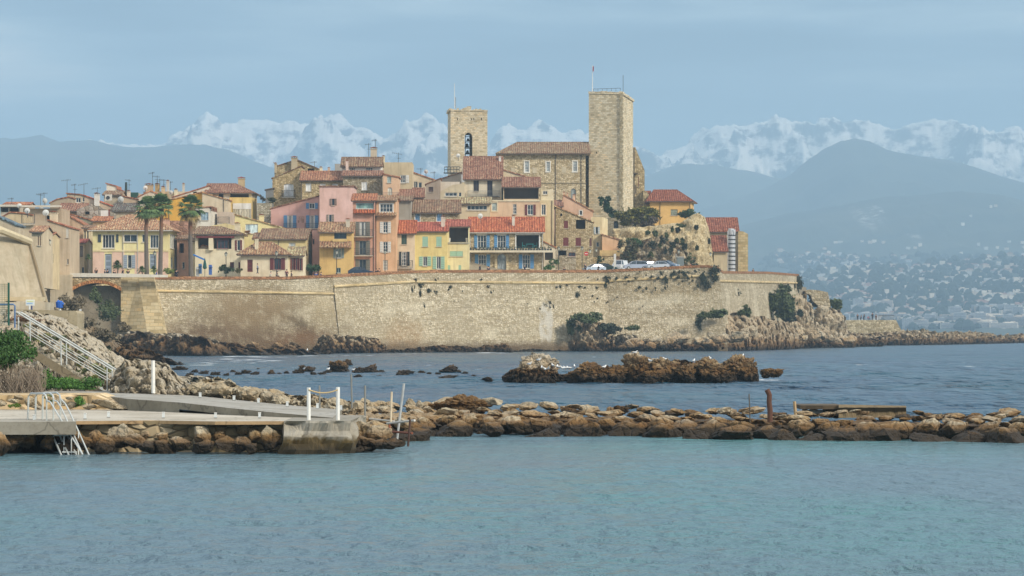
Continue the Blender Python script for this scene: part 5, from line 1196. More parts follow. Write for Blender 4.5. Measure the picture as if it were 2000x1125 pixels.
def great_tower():
    sh = shift(1200); d = 556+sh
    A = Vector((X(1150, d), d)); B = Vector((X(1214, d-2), d-2)); C = Vector((X(1236.5, d+7), d+7)); D = A+Vector((1.5, 12)); zb = Z(460, d)
    root = empty('great_tower', Vector((B.x, B.y, zb)), 'taller square tower of pale cut stone with a flag and railing on top', 'tower')
    zA, zB, zC = Z(181, d), Z(182, d-2), Z(197, d+7); mb = MB()
    pts = [A, B, C, D]; zt = [zA, zB, zC, zA]
    N = 22
    for i in range(4):
        p, q = pts[i], pts[(i+1) % 4]; a, b = zt[i], zt[(i+1) % 4]
        w = Wall(p, q, zb, [(0, a), ((q-p).length, b)])
        if i == 0: w.op.append((w.L*.22, w.L*.26, Z(300, d), Z(297, d), .4))
        w.build(mb, TOWER)
    mb.face([(pts[k].x, pts[k].y, zt[k]-.05) for k in range(4)], TOWER)
    mb.build('wall', root)
    cb = MB(); rr = random.Random(4)
    for (p, q, a, b) in ((A, B, zA, zB), (B, C, zB, zC)):
        n = 16
        for i in range(n):
            t = (i+.5)/n; c = p.lerp(q, t); hh = .18+.2*rr.random(); e = (q-p)
            cb.box((c.x, c.y+.15, a+(b-a)*t+hh/2-.1), (e.length/n*1.02, .55, hh+.25), TOWER, u=(e.x, e.y, 0))
    cb.build('parapet', root)
    qb = MB()
    for i in range(60):
        z = zb+(zB-zb)*(i+.5)/60; wv = .55 if i % 2 else .35
        qb.box((B.x-wv/2*.0-.02, B.y-.02, z), (wv*1.5, .5, (zB-zb)/60*.93), ashlar(198, 186, 156, .5, .5, .8), u=(B.x-A.x, B.y-A.y, 0))
    qb.build('quoin', root)
    rl = MB(); m = paint(70, 70, 72); zz = max(zA, zB)+.3
    L = [Vector((A.x+1.0, A.y+1, zz)), Vector((B.x-.2, B.y+1, zz))]
    for k in range(7):
        q = L[0].lerp(L[1], k/6); rl.tube([q, q+Vector((0, 0, .55))], .035, m, 5)
    rl.tube([q+Vector((0, 0, .55)) for q in L], .04, m, 5); rl.build('railing', root)
    fp = empty('flagpole', P(1157, 178, d+1), 'white flagpole with a small red flag on the taller tower', 'flagpole')
    g = MB(); g.tube([P(1157, 180, d+1), P(1157.3, 128, d+1)], .09, paint(226, 226, 222), 8, r1=.05); g.build('pole', fp)
    g = MB(); rows = []
    for i in range(7):
        t = i/6; rows.append([P(1157.5+.0+2.6*t+.5*math.sin(t*5), 129+9*s+1.2*t*t+2.0*t*s, d+1+.25*math.sin(4*t+s*2)) for s in (0, .33, .66, 1)])
    fr = [[Vector(p) for p in r] for r in rows]
    g.grid(fr, paint(200, 44, 56)); g.grid([[p+Vector((0, .03, 0)) for p in r] for r in fr], paint(200, 44, 56)); g.build('flag', fp)
    ln = MB(); ln.tube([P(1217, 180, d+3), P(1217, 147, d+3)], .05, paint(70, 74, 80), 5); o = ln.build('lightning_rod', origin=P(1217, 180, d+3)); tag(o, 'thin dark rod at the right corner of the taller tower', 'rod')
great_tower()
def bell_tower():
    sh = shift(915); d = 600+sh; A = Vector((X(880, d), d)); B = Vector((X(952, d+1), d+1)); D = Vector((X(874.5, d+8), d+8)); C = B+Vector((-.5, 8)); zb = Z(400, d)
    root = empty('bell_tower', Vector((A.x, A.y, zb)), 'lower square stone bell tower with an open arch showing its bells', 'tower')
    zt = Z(216, d); mb = MB(); pts = [A, B, C, D]
    for i in range(4):
        p, q = pts[i], pts[(i+1) % 4]; L = (q-p).length
        w = Wall(p, q, zb, [(0, zt), (L, zt)])
        if i == 0:
            rc = w.rect(907.5, 259, 922.7, 320); w.op.append((*rc, .79)); w0 = w; r0 = rc
            for px in (893.5, 921, 925.5, 940.5): k = w.rect(px-1, 231 if px < 930 else 230, px+1, 234.5); w.op.append((*k, .5))
        if i == 2: w.op.append((L-r0[1], L-r0[0]+.0, Z(320, d)+0, r0[3], .79))
        w.build(mb, TOWER2)
    a, b, z0, z1 = r0; R = (b-a)/2; mx = (a+b)/2; zc = z1-R*1.2
    for i in range(12):
        t0, t1 = math.pi*i/12, math.pi*(i+1)/12
        q0 = (mx-R*math.cos(t0), zc+R*1.2*math.sin(t0)); q1 = (mx-R*math.cos(t1), zc+R*1.2*math.sin(t1))
        mb.face([w0.pt(q0[0], q0[1], .01), w0.pt(q1[0], q1[1], .01), w0.pt(q1[0], z1+.02, .01), w0.pt(q0[0], z1+.02, .01)], TOWER2)
        mb.face([w0.pt(*q0, .01), w0.pt(*q0, -1.1), w0.pt(*q1, -1.1), w0.pt(*q1, .01)], TOWER2)
    mb.face([(p.x, p.y, zt-.3) for p in pts], TOWER2)
    mb.build('wall', root)
    cb = MB(); rr = random.Random(9)
    for (p, q) in ((A, B), (D, A)):
        n = 18 if p is A else 6
        for i in range(n):
            t = (i+.5)/n; c = p.lerp(q, t); e = q-p; hh = .15+.45*rr.random()+(.55 if p is A and 7 <= i <= 9 else 0)
            cb.box((c.x, c.y+.2, zt+hh/2-.05), (e.length/n*1.02, .6, hh+.1), TOWER2, u=(e.x, e.y, 0))
    cb.build('broken_parapet', root)
    bm_ = paint(58, 56, 50, rough=.5); dd = d+4
    for k, (px, py, r) in enumerate(((914, 272, .42), (912, 283, .6), (913, 296, .5))):
        g = MB(); c = P(px, py, dd); g.lathe(c-Vector((0, 0, r)), [(r, 0), (r*.9, r*.15), (r*.62, r*.6), (r*.5, r*1.2), (r*.3, r*1.5), (.02, r*1.55)], bm_, 14)
        g.build('bell', root)
    g = MB()
    for py in (267, 277.5, 290, 301): g.box(P(914.5, py, dd), (2.4, .16, .14), bm_)
    for px in (918.5, 920.5, 909.0): g.box(P(px, 285, dd), (.14, .14, 4.8), bm_)
    g.build('bell_frame', root)
    g = MB(); g.tube([P(888, 212, d+2), P(887.6, 163, d+2)], .11, paint(222, 224, 222), 8, r1=.05); o = g.build('white_mast', origin=P(888, 212, d+2)); tag(o, 'tall white mast on top of the lower bell tower', 'mast')
    g = MB(); g.tube([P(889.5, 212, d+2.5), P(889.8, 190, d+2.5)], .06, paint(120, 110, 96), 6); o = g.build('rusty_mast', origin=P(889.5, 212, d+2.5)); tag(o, 'short rusty mast beside the tall white mast on the bell tower', 'mast')
    # iron balcony at the foot
    rb = MB(); m = paint(44, 44, 48)
    for zz in (326, 331.5): rb.tube([P(868, zz, d-1.4), P(897, zz-.5, d-1.4)], .07, m, 5)
    for px in (868, 874, 880, 886, 892, 897): rb.tube([P(px, 326, d-1.4), P(px, 338, d-1.4)], .05, m, 5)
    for px in (868, 897): rb.tube([P(px, 326, d-1.4), P(px+4, 327, d+1)], .05, m, 5)
    rb.box(P(882, 338, d-.6), (3.4, 1.8, .15), m); rb.build('iron_balcony', root)
bell_tower()
H('castle_wing', 'narrow stone castle wing with a steeply slanting top right of the taller tower', 1237.5, 1259, [(1237.5, 287.5), (1241, 287.5), (1259, 333)], 575, rubble(200, 180, 138, 2.2, 3, .4), 9, None, [('c', 1240, 362, 1243, 377, {'c': (120, 104, 82)}), ('c', 1246, 345, 1248, 365, {'c': (150, 110, 84)}), ('p', 1236, 338, 1245, 340, {'m': paint(96, 84, 70), 'n': 'awning', 'off': .7, 'th': 1.4})], cat='castle', pipes=(1239,))
H('castle_low_wall', 'low stone wall stub between the castle wing and the yellow-orange house', 1256, 1267, [(1256, 372), (1263, 374), (1267, 380)], 573, rubble(196, 178, 138), 5, None, cat='wall')
H('orange_castle_house', 'orange house with a wine red hipped roof at the right end of the castle hill', 1269, 1349, 393, 570, plaster(234, 184, 100, .2), 10, ('hip', 371, 1277, 1322), [('w', 1310, 409, 1323.5, 420.5, {'nx': 3, 'nz': 2, 'c': (120, 118, 100), 'g': (120, 124, 110)})], rx=1355, over=.7, tile=tiles(156, 86, 66, .4), pipes=(1289, 1347.5))
H('side_orange_stub', 'small orange stub of wall with its own wine red roof beside the castle wall', 1262, 1270, 394, 573, plaster(222, 178, 100), 7, ('slope', 374), tile=tiles(156, 86, 66, .4))
H('postern_wall', 'low stone wall with a dark arched doorway between the ivy and the big bush', 1187, 1240, [(1187, 425), (1240, 425)], 548, rubble(172, 162, 138, 2.4, 3), 5, None, [('a', 1198.5, 431, 1208, 446, {'c': (40, 40, 44), 'g': (30, 32, 36), 'nx': 1})], cat='wall')
# --- the red-roofed store at the end of the rampart
def flue(root, W, d):
    pass
EX = 545
h = H('red_roofed_store', 'plain stone store building with a wine red roof and a tall silver flue', 1384, 1441, 451, 566, plaster(206, 188, 150), 9, ('slope', 426), [('c', 1386, 505, 1389, 517, {'c': (150, 130, 100)})], tile=tiles(156, 88, 68, .4), base=556, noshift=True)
H('store_end_block', 'square ashlar end block with a sloping top at the right of the red-roofed store', 1441.5, 1461, [(1441.5, 451), (1452, 452), (1461, 457)], 565, ashlar(204, 184, 140, 1.0, .5, .3), 9, None, base=556, noshift=True)
H('store_lean_to', 'low lean-to with a patch of wine red roof left of the silver flue', 1394, 1419, 489.5, 560, plaster(200, 182, 144), 5, ('slope', 461, 1.0), tile=tiles(156, 88, 68, .4), base=556, noshift=True)
def silver_flue():
    d = 562.5; m = paint(196, 198, 200, rough=.7, metal=.1, wear=.6); k = paint(60, 62, 66); root = empty('silver_flue', P(1429, 530, d), 'fat silver ventilation flue banded with dark rings against the store', 'flue')
    r = 7.2/F*d; g = MB(); zb, zt = Z(540, d), Z(452, d); c = P(1429, 530, d)
    g.lathe((c.x, d, 0), [(r, zb), (r, zt), (r*.8, zt+.5), (.02, zt+.6)], m, 20); g.build('duct', root)
    for i in range(9):
        z = zt-.9-(i)*(zt-zb-1.5)/9; g = MB(); g.lathe((c.x, d, 0), [(r, z), (r+.07, z), (r+.07, z+.22), (r, z+.22)], k, 20); g.build('ring', root)
    g = MB(); L = [P(1421.5, 540, d-.9), P(1421.5, 452, d-.9), P(1423.5, 446, d-.9), P(1428, 448.5, d-.9)]; g.tube(L, .09, m, 6); g.build('pipe', root)
    g = MB(); L = [P(1436.5, 456, d-.9), P(1436, 449, d-.9), P(1433, 447.5, d-.9)]; g.tube(L, .09, m, 6); g.build('pipe', root)
silver_flue()
# ---------------------------------------------------------------- rocks below the wall
RB = rockmat('brown', 0.5, 2.2, 2.2); RC = rockmat('cliff', 0.4, 1.7, 2.0); RP = rockmat('pale', 0.3, 2.0, 2.0); RO = rockmat('ochre', 0.30, 0.54, 0.8); RI = rockmat('brown', 0.5, 1.25, .7)
RPI = rockmat('pale', 0.25, 1.1, 1.0)
SCRUB = leafmat(56, 66, 40); DARKV = leafmat(38, 46, 34, 66, 74, 52); DRY = leafmat(92, 82, 62, 120, 108, 84); GREEN = leafmat(40, 78, 30, 84, 128, 44); PALM = leafmat(44, 76, 40, 84, 112, 62)
outcrop('shore_rocks', [(225, 668, 700, 425), (260, 648, 704, 418), (300, 662, 710, 405), (350, 655, 714, 390), (400, 668, 712, 385), (440, 672, 708, 395), (490, 680, 706, 396), (560, 684, 702, 400), (610, 688, 699, 410), (640, 692, 698, 412)], RB,
        'broken brown rock shelf washed by foam under the left stretch of the sea wall', 'rocks', thick=18, amp=2.4, nx=260, seed=4, lean=.35, freq=.16)
outcrop('pale_shore_rocks', [(222, 655, 690, 430), (250, 645, 690, 427), (290, 652, 690, 426), (340, 650, 688, 428), (400, 662, 688, 430), (450, 672, 690, 432)], RP, 'pale jagged rocks at the foot of the end buttress', 'rocks', thick=8, amp=1.7, nx=160, seed=8, lean=.4, freq=.3)
outcrop('wall_foot_rocks', [(380, 690, 700, 440), (450, 672, 700, 440), (520, 664, 699, 443), (580, 668, 697, 444), (612, 690, 696, 446)], RC, 'reddish bedrock slope swallowing the foot of the left wall run', 'rocks', thick=6, amp=1.3, nx=150, seed=14, lean=.6, freq=.3)
outcrop('knobbly_rock', [(605, 690, 694, 442), (625, 662, 694, 440), (650, 652, 693, 440), (690, 657, 692, 442), (735, 660, 692, 446), (752, 682, 691, 450)], RC, 'knobbly dark rock at the wall corner, left of the orange stain', 'rocks', thick=6, amp=1.5, nx=120, seed=21, lean=.35, freq=.4)
outcrop('low_black_rocks', [(745, 687, 691, 450), (800, 680, 690, 455), (860, 676, 690, 460), (930, 680, 689, 462), (975, 672, 688, 466), (1000, 684, 688, 468), (1040, 683, 686, 480), (1110, 684, 685, 485)], RB, 'low wet black rocks along the foot of the middle wall', 'rocks', thick=5, amp=1.2, nx=220, seed=31, lean=.35, freq=.35)
outcrop('leaning_rock', [(968, 688, 690, 458), (980, 668, 690, 457), (993, 672, 690, 457), (1003, 690, 690, 458)], RC, 'small pointed rock with foam beside the middle of the wall', 'rock', thick=3, amp=.5, nx=40, seed=33, freq=.7)
outcrop('big_pale_rock', [(1100, 690, 684, 492), (1110, 650, 684, 490), (1125, 628, 684, 488), (1150, 620, 684, 487), (1180, 632, 684, 488), (1200, 655, 684, 489), (1215, 676, 684, 491)], rockmat('cliff', .4, 1.5, 2.0), 'big rounded pale rock with a scrub cap against the sea wall', 'rock', thick=9, amp=1.5, nx=120, seed=41, lean=.4, freq=.22)
outcrop('tumbled_rocks', [(1195, 664, 685, 488), (1220, 652, 685, 487), (1245, 660, 684, 488), (1280, 664, 684, 490), (1320, 668, 683, 492), (1350, 672, 683, 494)], RC, 'tumbled boulders between the big pale rock and the cliff', 'rocks', thick=7, amp=1.8, nx=170, seed=47, lean=.35, freq=.33)
outcrop('cliff_rocks', [(1325, 680, 683, 497), (1340, 648, 682, 497), (1370, 628, 682, 496), (1405, 616, 681, 498), (1440, 612, 680, 503), (1480, 620, 680, 512), (1520, 628, 679, 530), (1555, 640, 678, 560), (1575, 662, 677, 590)], RC,
        'long orange and pale cliff below the right end of the rampart', 'cliff', thick=22, amp=2.0, nx=380, ny=90, seed=52, lean=.45, freq=.11)
outcrop('left_crag', [(1532, 640, 680, 590), (1541, 600, 680, 590), (1547, 582, 680, 590), (1560, 577, 680, 592), (1573, 582, 680, 594), (1585, 610, 680, 596), (1594, 645, 680, 598)], RC, 'tall pale crag right of the dark bush', 'crag', thick=16, amp=1.9, nx=150, ny=90, seed=61, lean=.3, freq=.11)
outcrop('right_crag', [(1575, 640, 678, 618), (1586, 608, 678, 620), (1598, 594, 678, 622), (1618, 600, 678, 624), (1636, 604, 678, 626), (1647, 624, 678, 628), (1656, 655, 678, 630)], RC, 'tall pale crag under the ruined masonry', 'crag', thick=16, amp=1.9, nx=150, ny=90, seed=67, lean=.3, freq=.11)
outcrop('tip_rocks', [(1565, 670, 679, 586), (1600, 668, 679, 600), (1650, 664, 677, 625), (1700, 662, 674, 650), (1725, 660, 674, 660)], RB, 'dark wet skirt of rock below the two crags', 'rocks', thick=12, amp=2.0, nx=160, seed=71, lean=.35, freq=.2)
outcrop('mole_rocks', [(1640, 652, 672, 700), (1700, 654, 672, 705), (1760, 646, 672, 720), (1790, 644, 671, 730), (1850, 650, 670, 760), (1900, 648, 669, 800), (1960, 655, 668, 850), (2010, 652, 667, 900), (2120, 655, 666, 980)], rockmat('cliff', .4, 2.0, 3.0),
        'long low spit of rocks running out to sea past the masonry mole', 'rocks', thick=14, amp=2.2, nx=420, seed=77, lean=.5, freq=.18)
r9 = random.Random(9)
for i in range(34):
    px = 1215+i*13.2+r9.uniform(-5, 5); d = float(np.interp(px, [1200, 1440, 1560, 1660], [484, 496, 574, 612]))-r9.uniform(1, 5); k = d/F; w = r9.uniform(10, 24); py = float(np.interp(px, [1200, 1330, 1400, 1560, 1660], [672, 668, 655, 660, 662]))+r9.uniform(-10, 10)
    rock(P(px, py, d), (w*k, w*k*.8, w*k*r9.uniform(.5, .85)), RC, 'pale tan boulder along the cliff foot at the right end of the sea wall', 'cliff foot boulders', 900+i)
def fort_bits():
    root = empty('mole_wall', P(1700, 655, 735), 'squat masonry mole wall carrying a little crowd of people', 'wall'); m = rubble(204, 188, 152, 1.5, 2.2); d = 735
    mb = MB(); mb.prism([P(1640, 660, d), P(1768, 660, d), P(1750, 625, d), P(1640, 625, d)], (0, 14, 0), m); mb.build('masonry', root)
    rb = MB(); g = paint(90, 92, 94)
    for i in range(14): rb.box(P(1716+2.3*i, 620, d+2), (.09, .09, 1.3), g)
    rb.box(P(1731, 616, d+2), (4.0, .1, .12), g); rb.build('railing', root)
    root = empty('ruined_turret', P(1597, 600, 630), 'ruined overhanging block of old masonry on top of the right crag', 'ruin'); m = rubble(190, 176, 146, 1.4, 1.8, .7, .5); d = 630
    pl = [(1572, 568), (1580, 565.5), (1600, 567), (1617, 571), (1621, 590), (1623, 604), (1606, 604), (1588, 588), (1583, 576), (1574, 573)]
    mb = MB(); mb.prism([P(x, y, d) for x, y in pl[::-1]], (0, 5, 0), m); mb.build('masonry', root)
fort_bits()
def retaining():
    m = rubble(204, 186, 146, 2.0, 2.6, .4, .5)
    outcrop('castle_rock', [(1190, 448, 530, 556), (1240, 446, 530, 555), (1290, 440, 530, 553), (1330, 436, 530, 552), (1345, 425, 530, 552), (1362, 417, 530, 552), (1376, 424, 530, 554), (1384, 450, 530, 556), (1398, 520, 530, 556)], m, 'steep weathered retaining wall and rock face under the castle, streaked with plants', 'retaining wall', thick=16, amp=.9, nx=170, ny=60, seed=80, lean=.3, freq=.12)
    o = outcrop('creviced_rock', [(1212, 520, 532, 548), (1225, 478, 532, 548), (1250, 470, 532, 547), (1290, 462, 532, 546), (1320, 470, 532, 546), (1345, 490, 532, 547), (1370, 520, 532, 549)], rockmat('cliff', -9, -8, 2.5), 'bare creviced rock bulging from the foot of the castle retaining wall', 'rock', thick=12, amp=1.8, nx=150, ny=60, seed=84, lean=.5, freq=.2)
retaining()

# ---------------------------------------------------------------- rocky islet and the small rocks of the inner water
outcrop('islet_left', [(983, 738, 747, 181), (990, 728, 748, 180), (1012, 720, 749, 179), (1050, 722, 749, 179), (1085, 728, 747, 180), (1108, 736, 745, 182), (1120, 744, 745, 183)], RI, 'left dark brown base of the rocky islet', 'rock', thick=3.5, amp=.55, nx=140, seed=90, lean=.35, freq=.9, under=.4)
outcrop('islet_middle', [(1108, 742, 748, 180), (1125, 722, 748, 179), (1150, 709, 749, 178), (1180, 718, 749, 178), (1210, 720, 749, 178), (1225, 716, 749, 178), (1250, 712, 749, 178), (1290, 706, 749, 178), (1335, 704, 748, 179), (1380, 710, 748, 179), (1400, 712, 747, 180), (1425, 738, 746, 181)], RI, 'long craggy rust brown body of the rocky islet', 'rock', thick=4.0, amp=.75, nx=300, seed=94, lean=.35, freq=.8, under=.4)
outcrop('islet_right', [(1395, 716, 746, 184), (1420, 705, 745, 185), (1435, 697, 744, 186), (1460, 699, 743, 186), (1475, 708, 742, 187), (1482, 736, 741, 188)], RI, 'rounded rust brown hump at the right end of the islet', 'rock', thick=3.2, amp=.5, nx=110, seed=97, lean=.35, freq=.8, under=.4)
for i, (px, py, rw, rh, mm, lb) in enumerate([(1052, 712, 38, 20, RPI, 'pale heap of rocks on the left of the islet, broad top'), (1034, 714, 20, 17, RPI, 'pale block on the left shoulder of the islet heap'), (1078, 714, 17, 13, RPI, 'pale block at the right shoulder of the islet heap'), (1025, 718, 14, 10, RPI, 'lowest pale rock at the left of the islet heap'), (1060, 718, 14, 8, RPI, 'small pale rock lodged at the foot of the islet heap'),
        (1240, 706, 21, 17, RPI, 'guano-streaked pointed rock in the middle of the islet'), (1276, 710, 14, 9, RPI, 'small pale rock beside the guano-streaked point'), (1505, 728, 24, 8, RI, 'low dark rock standing off the right end of the islet'), (1522, 728, 8, 7, RI, 'tiny dark rock at the far right of the islet'), (952, 741, 11, 5, RI, 'low round dark rock left of the islet'), (1040, 738, 26, 10, RI, 'orange-brown boulder at the waterline of the islet, left'), (1000, 742, 20, 8, RI, 'dark boulder at the left tip of the islet')]):
    d = 180-(1 if rh < 12 else 0)-(4 if mm is RPI else 2.2)*0+1.2
    rock(P(px, py, d), (rw/F*d, rw/F*d*.8, rh/F*d*1.15), mm, lb, 'rocks of the islet', 300+i)
for i, (px, py, rw, rh, d, lb) in enumerate([(1150, 730, 34, 21, 177.5, 'orange-brown lump on the islet right of the pale heap'), (1118, 738, 18, 11, 177.5, 'low dark lump at the foot of the orange-brown one'), (1205, 728, 24, 15, 178, 'dark lump left of the guano-streaked point'), (1240, 716, 28, 24, 178.2, 'tall craggy lump under the guano-streaked point'), (1300, 722, 32, 20, 178, 'brown lump in the right half of the islet'), (1338, 728, 24, 18, 177.6, 'dark lump between two taller brown ones on the islet'),
        (1380, 722, 34, 22, 178.4, 'wide rust brown lump left of the end hump'), (1440, 716, 30, 20, 184, 'rounded end hump of the islet'), (1462, 726, 22, 18, 184, 'right shoulder of the end hump'), (1272, 736, 24, 12, 177, 'low wet lump at the front of the islet'), (1415, 736, 20, 10, 178, 'low wet lump before the end hump')]):
    rock(P(px, py, d), (rw/F*d*1.05, rw/F*d*.8, rh/F*d*1.1), RI, lb, 'rocks of the islet', 400+i)
SM = [(583, 727, 11, 6), (598, 723, 17, 9), (560, 728, 6, 3), (630, 731, 9, 3), (664, 721, 26, 14), (678, 712, 11, 9), (700, 725, 12, 7), (720, 724, 20, 9), (745, 727, 12, 4), (640, 727, 8, 4), (497, 731, 12, 4), (480, 728, 10, 5), (465, 731, 8, 4), (442, 733, 7, 4), (530, 729, 8, 6), (545, 731, 5, 3),
      (786, 730, 16, 6), (800, 729, 9, 5), (823, 728, 7, 4), (878, 724, 20, 10), (870, 737, 22, 3), (700, 736, 9, 4), (612, 730, 8, 3), (420, 732, 10, 5), (398, 730, 10, 5), (380, 727, 9, 5), (405, 738, 12, 3), (352, 721, 14, 5), (370, 733, 10, 4), (740, 735, 6, 2), (838, 730, 5, 3), (505, 722, 5, 3), (455, 726, 6, 3), (908, 729, 6, 3), (925, 734, 5, 2), (855, 731, 6, 3)]
for i, (px, py, rw, rh) in enumerate(SM):
    d = HC*F/(py+rh*.35-HY)
    q = RPI if i == 14 else RI
    rock(Vector((X(px, d), d, rh/F*d*.25)), (rw/F*d*1.05, rw/F*d*.9, rh/F*d*1.3), q, 'small dark brown rock breaking the surface between the breakwater and the sea wall', 'small rocks in the inner water', 500+i, name='water_rock', cat='rock')

# ---------------------------------------------------------------- the long breakwater
core = outcrop('breakwater_core', [(672, 820, 868, 83), (760, 812, 862, 85), (900, 812, 853, 88.5), (1100, 818, 855, 88), (1400, 824, 861, 86.5), (1700, 828, 865, 85), (2000, 838, 867, 84), (2200, 842, 868, 84)], RO, None, None, thick=18, amp=.35, nx=500, ny=60, seed=110, lean=.18, freq=.9, under=.5, kind='stuff')
rr = random.Random(77)
def bwfront(px): return float(np.interp(px, [660, 760, 850, 1000, 1200, 1400, 1700, 2000, 2200], [75.5, 80, 86, 87, 86.5, 84.5, 83, 82, 82]))
def bwback(px): return float(np.interp(px, [660, 900, 1300, 1600, 2000, 2200], [108, 106, 104, 102, 100, 100]))
cnt = 0
px = 800.0
for row in range(5):
    px = 700.0 if row else 805
    while px < 2040:
        w = [rr.uniform(48, 105), rr.uniform(34, 74), rr.uniform(20, 46), rr.uniform(18, 40), rr.uniform(20, 48)][row]; d0 = bwfront(px); d1 = bwback(px); t = [0.0, 0.07, .22, .5, .85][row]
        d = d0+(d1-d0)*t+rr.uniform(-.5, .5)+.6; r = w/F*d/2*1.15
        sz = r*rr.uniform(.5, .9)*[.85, .9, .62, .62, .62][row]; r *= [1, 1, 1.25, 1.25, 1.25][row]; zt = [.40, .58, .62, .64, .56][row]-.08*min(1, max(0, (px-1200)/300))+rr.uniform(-.14, .12)-sz*.8
        if px < 840 and row > 1: zt += .0
        if 860 < px < 990 and row == 4: zt += .25
        rock(Vector((X(px, d), d, zt)), (r*1.08, r*rr.uniform(.8, 1.2), sz), RO, ['ochre boulder with a dark foot at the waterline of the long breakwater', 'ochre boulder in the upper front course of the long breakwater', 'pale ochre boulder on the crown of the long breakwater', 'pale ochre boulder on the crown of the long breakwater', 'brown boulder on the seaward edge of the long breakwater'][row],
             ['waterline boulders of the breakwater', 'upper front boulders of the breakwater', 'crown boulders of the breakwater', 'crown boulders of the breakwater', 'seaward boulders of the breakwater'][row], 1000+cnt)
        px += w*rr.uniform(.8, 1.05)*(1.0 if row < 2 else 1.25); cnt += 1
for i, (px, py, rw, rh, lb) in enumerate([(905, 792, 52, 17, 'biggest rounded brown boulder on the breakwater skyline'), (860, 798, 26, 8, 'long flat brown rock left of the biggest skyline boulder'), (994, 802, 22, 10, 'grey knobbly boulder right of the biggest skyline boulder'), (1213, 800, 17, 6, 'small dark boulder on the skyline in the middle of the breakwater'),
        (1120, 804, 26, 5, 'flat dark slab on the seaward edge of the breakwater'), (1865, 818, 24, 10, 'orange lichen-stained boulder on the skyline near the right end'), (1790, 819, 16, 9, 'orange boulder just right of the concrete slab'), (800, 787, 12, 9, 'pale yellow boulder behind the tilted pole'), (820, 790, 9, 7, 'small mossy boulder right of the pale yellow one')]):
    d = 98; rock(P(px, py, d), (rw/F*d, rw/F*d*.7, rh/F*d*1.25), RO if i not in (0, 1, 3, 4) else RI, lb, None, 700+i)
# stones of the landing area between the poles and the crown
for i in range(46):
    px = rr.uniform(640, 850); d = rr.uniform(84, 104); r = rr.uniform(9, 22)/F*d
    rock(Vector((X(px, d), d, .35+rr.uniform(-.1, .15)+(d-84)*.012)), (r*1.3, r, r*.7), RO, 'pale stone on the landing between the white posts and the breakwater', 'landing stones', 1500+i, name='stone', cat='stone')

# ---------------------------------------------------------------- near left: pier decks, retaining stones, boulders
DECK = concrete(196, 188, 172); DECKG = concrete(168, 164, 154); SIDE = concrete(142, 136, 120)
def slab(name, top, thick, matt, mats, label=None, cat=None, kind='structure'):
    mb = MB(); mb.face(top, matt); b = [Vector(p)-Vector((0, 0, thick)) for p in top]; top = [Vector(p) for p in top]
    for i in range(len(top)): j = (i+1) % len(top); mb.face([top[j], top[i], b[i], b[j]], mats)
    mb.face(b[::-1], mats)
    o = mb.build(name); tag(o, label, cat, None, kind); return o
zl = .85
def L(px, py): d = (HC-zl)*F/(py-HY); return Vector((X(px, d), d, zl))
slab('lower_pier_path', [L(-420, 822), L(140, 822.5), L(300, 821), L(420, 823), L(556, 822.5), L(640, 821), L(660, 814), L(640, 812), L(300, 799), L(-420, 797)], .09, DECK, concrete(178, 150, 112))
zf = lambda px: float(np.interp(px, [-420, 250, 350, 450, 550, 650], [1.22, 1.20, 1.147, 1.05, .962, .879]))
def U(px, py): z = zf(px); d = (HC-z)*F/(py-HY); return Vector((X(px, d), d, z))
mb = MB()
fr = [(-420, 773), (0, 773), (120, 772), (180, 770), (250, 779), (350, 786), (450, 797), (550, 807), (650, 816)]; bk = [(-420, 764.5), (0, 764.5), (120, 763), (190, 761), (260, 764.5), (360, 770), (450, 780), (560, 791), (668, 800)]
FT = [U(*p) for p in fr]; BK = [U(*p) for p in bk]
for i in range(len(fr)-1):
    mb.face([FT[i], FT[i+1], BK[i+1], BK[i]], DECKG); dz = Vector((0, 0, .36 if i < 5 else .2))
    mb.face([FT[i]-dz, FT[i+1]-dz, FT[i+1], FT[i]], SIDE); mb.face([BK[i+1]-dz, BK[i]-dz, BK[i], BK[i+1]], SIDE)
mb.face([FT[-1]-dz, BK[-1]-dz, BK[-1], FT[-1]], SIDE); o = mb.build('upper_pier_path'); tag(o, kind='structure')
# wet mooring block at the pier end
def block():
    root = empty('mooring_block', Vector((X(620, 76), 76, 0)), 'square concrete mooring block with a green weedy foot at the end of the pier', 'block'); m = concrete(158, 152, 138, alg=1)
    mb = MB(); N = 30; rows = []
    x0, x1 = X(556, 74.9), X(684, 74.9); P0 = [(x0, 74.7), (x1, 74.7), (x1+.1, 80), (x0, 80)]
    zs = [.862, .80, .6, .44, .28, .1, -.15, -.6]; pts = []
    for a in range(4):
        p, q = P0[a], P0[(a+1) % 4]; k = 24 if a % 2 == 0 else 12
        for i in range(k): t = i/k; pts.append((p[0]+(q[0]-p[0])*t, p[1]+(q[1]-p[1])*t))
    cx, cy = (x0+x1)/2, 77.6
    for j, z in enumerate(zs):
        row = []
        for (x, y) in pts:
            n = mnoise.fractal(Vector((x*2.2, y*2.2, z*4)), .8, 2, 5)*.16*(0 if j == 0 else 1); s = 1+(0 if j < 3 else .02*j); step = .05 if j in (2, 3) else 0
            row.append((cx+(x-cx)*(s+step*.6)+n, cy+(y-cy)*(s)-n*1.2, z+n*.2))
        rows.append(row)
    mb.grid(rows[::-1], m, closed=True); mb.face([rows[0][k] for k in range(len(pts))], m); mb.build('concrete', root, smooth=False)
block()
slab('quay_edge_slab', [p+Vector((0, 0, .012)) for p in (L(-420, 824.5), L(148, 824.5), L(150, 819), L(-420, 819))], .34, concrete(170, 164, 150), concrete(160, 154, 140))
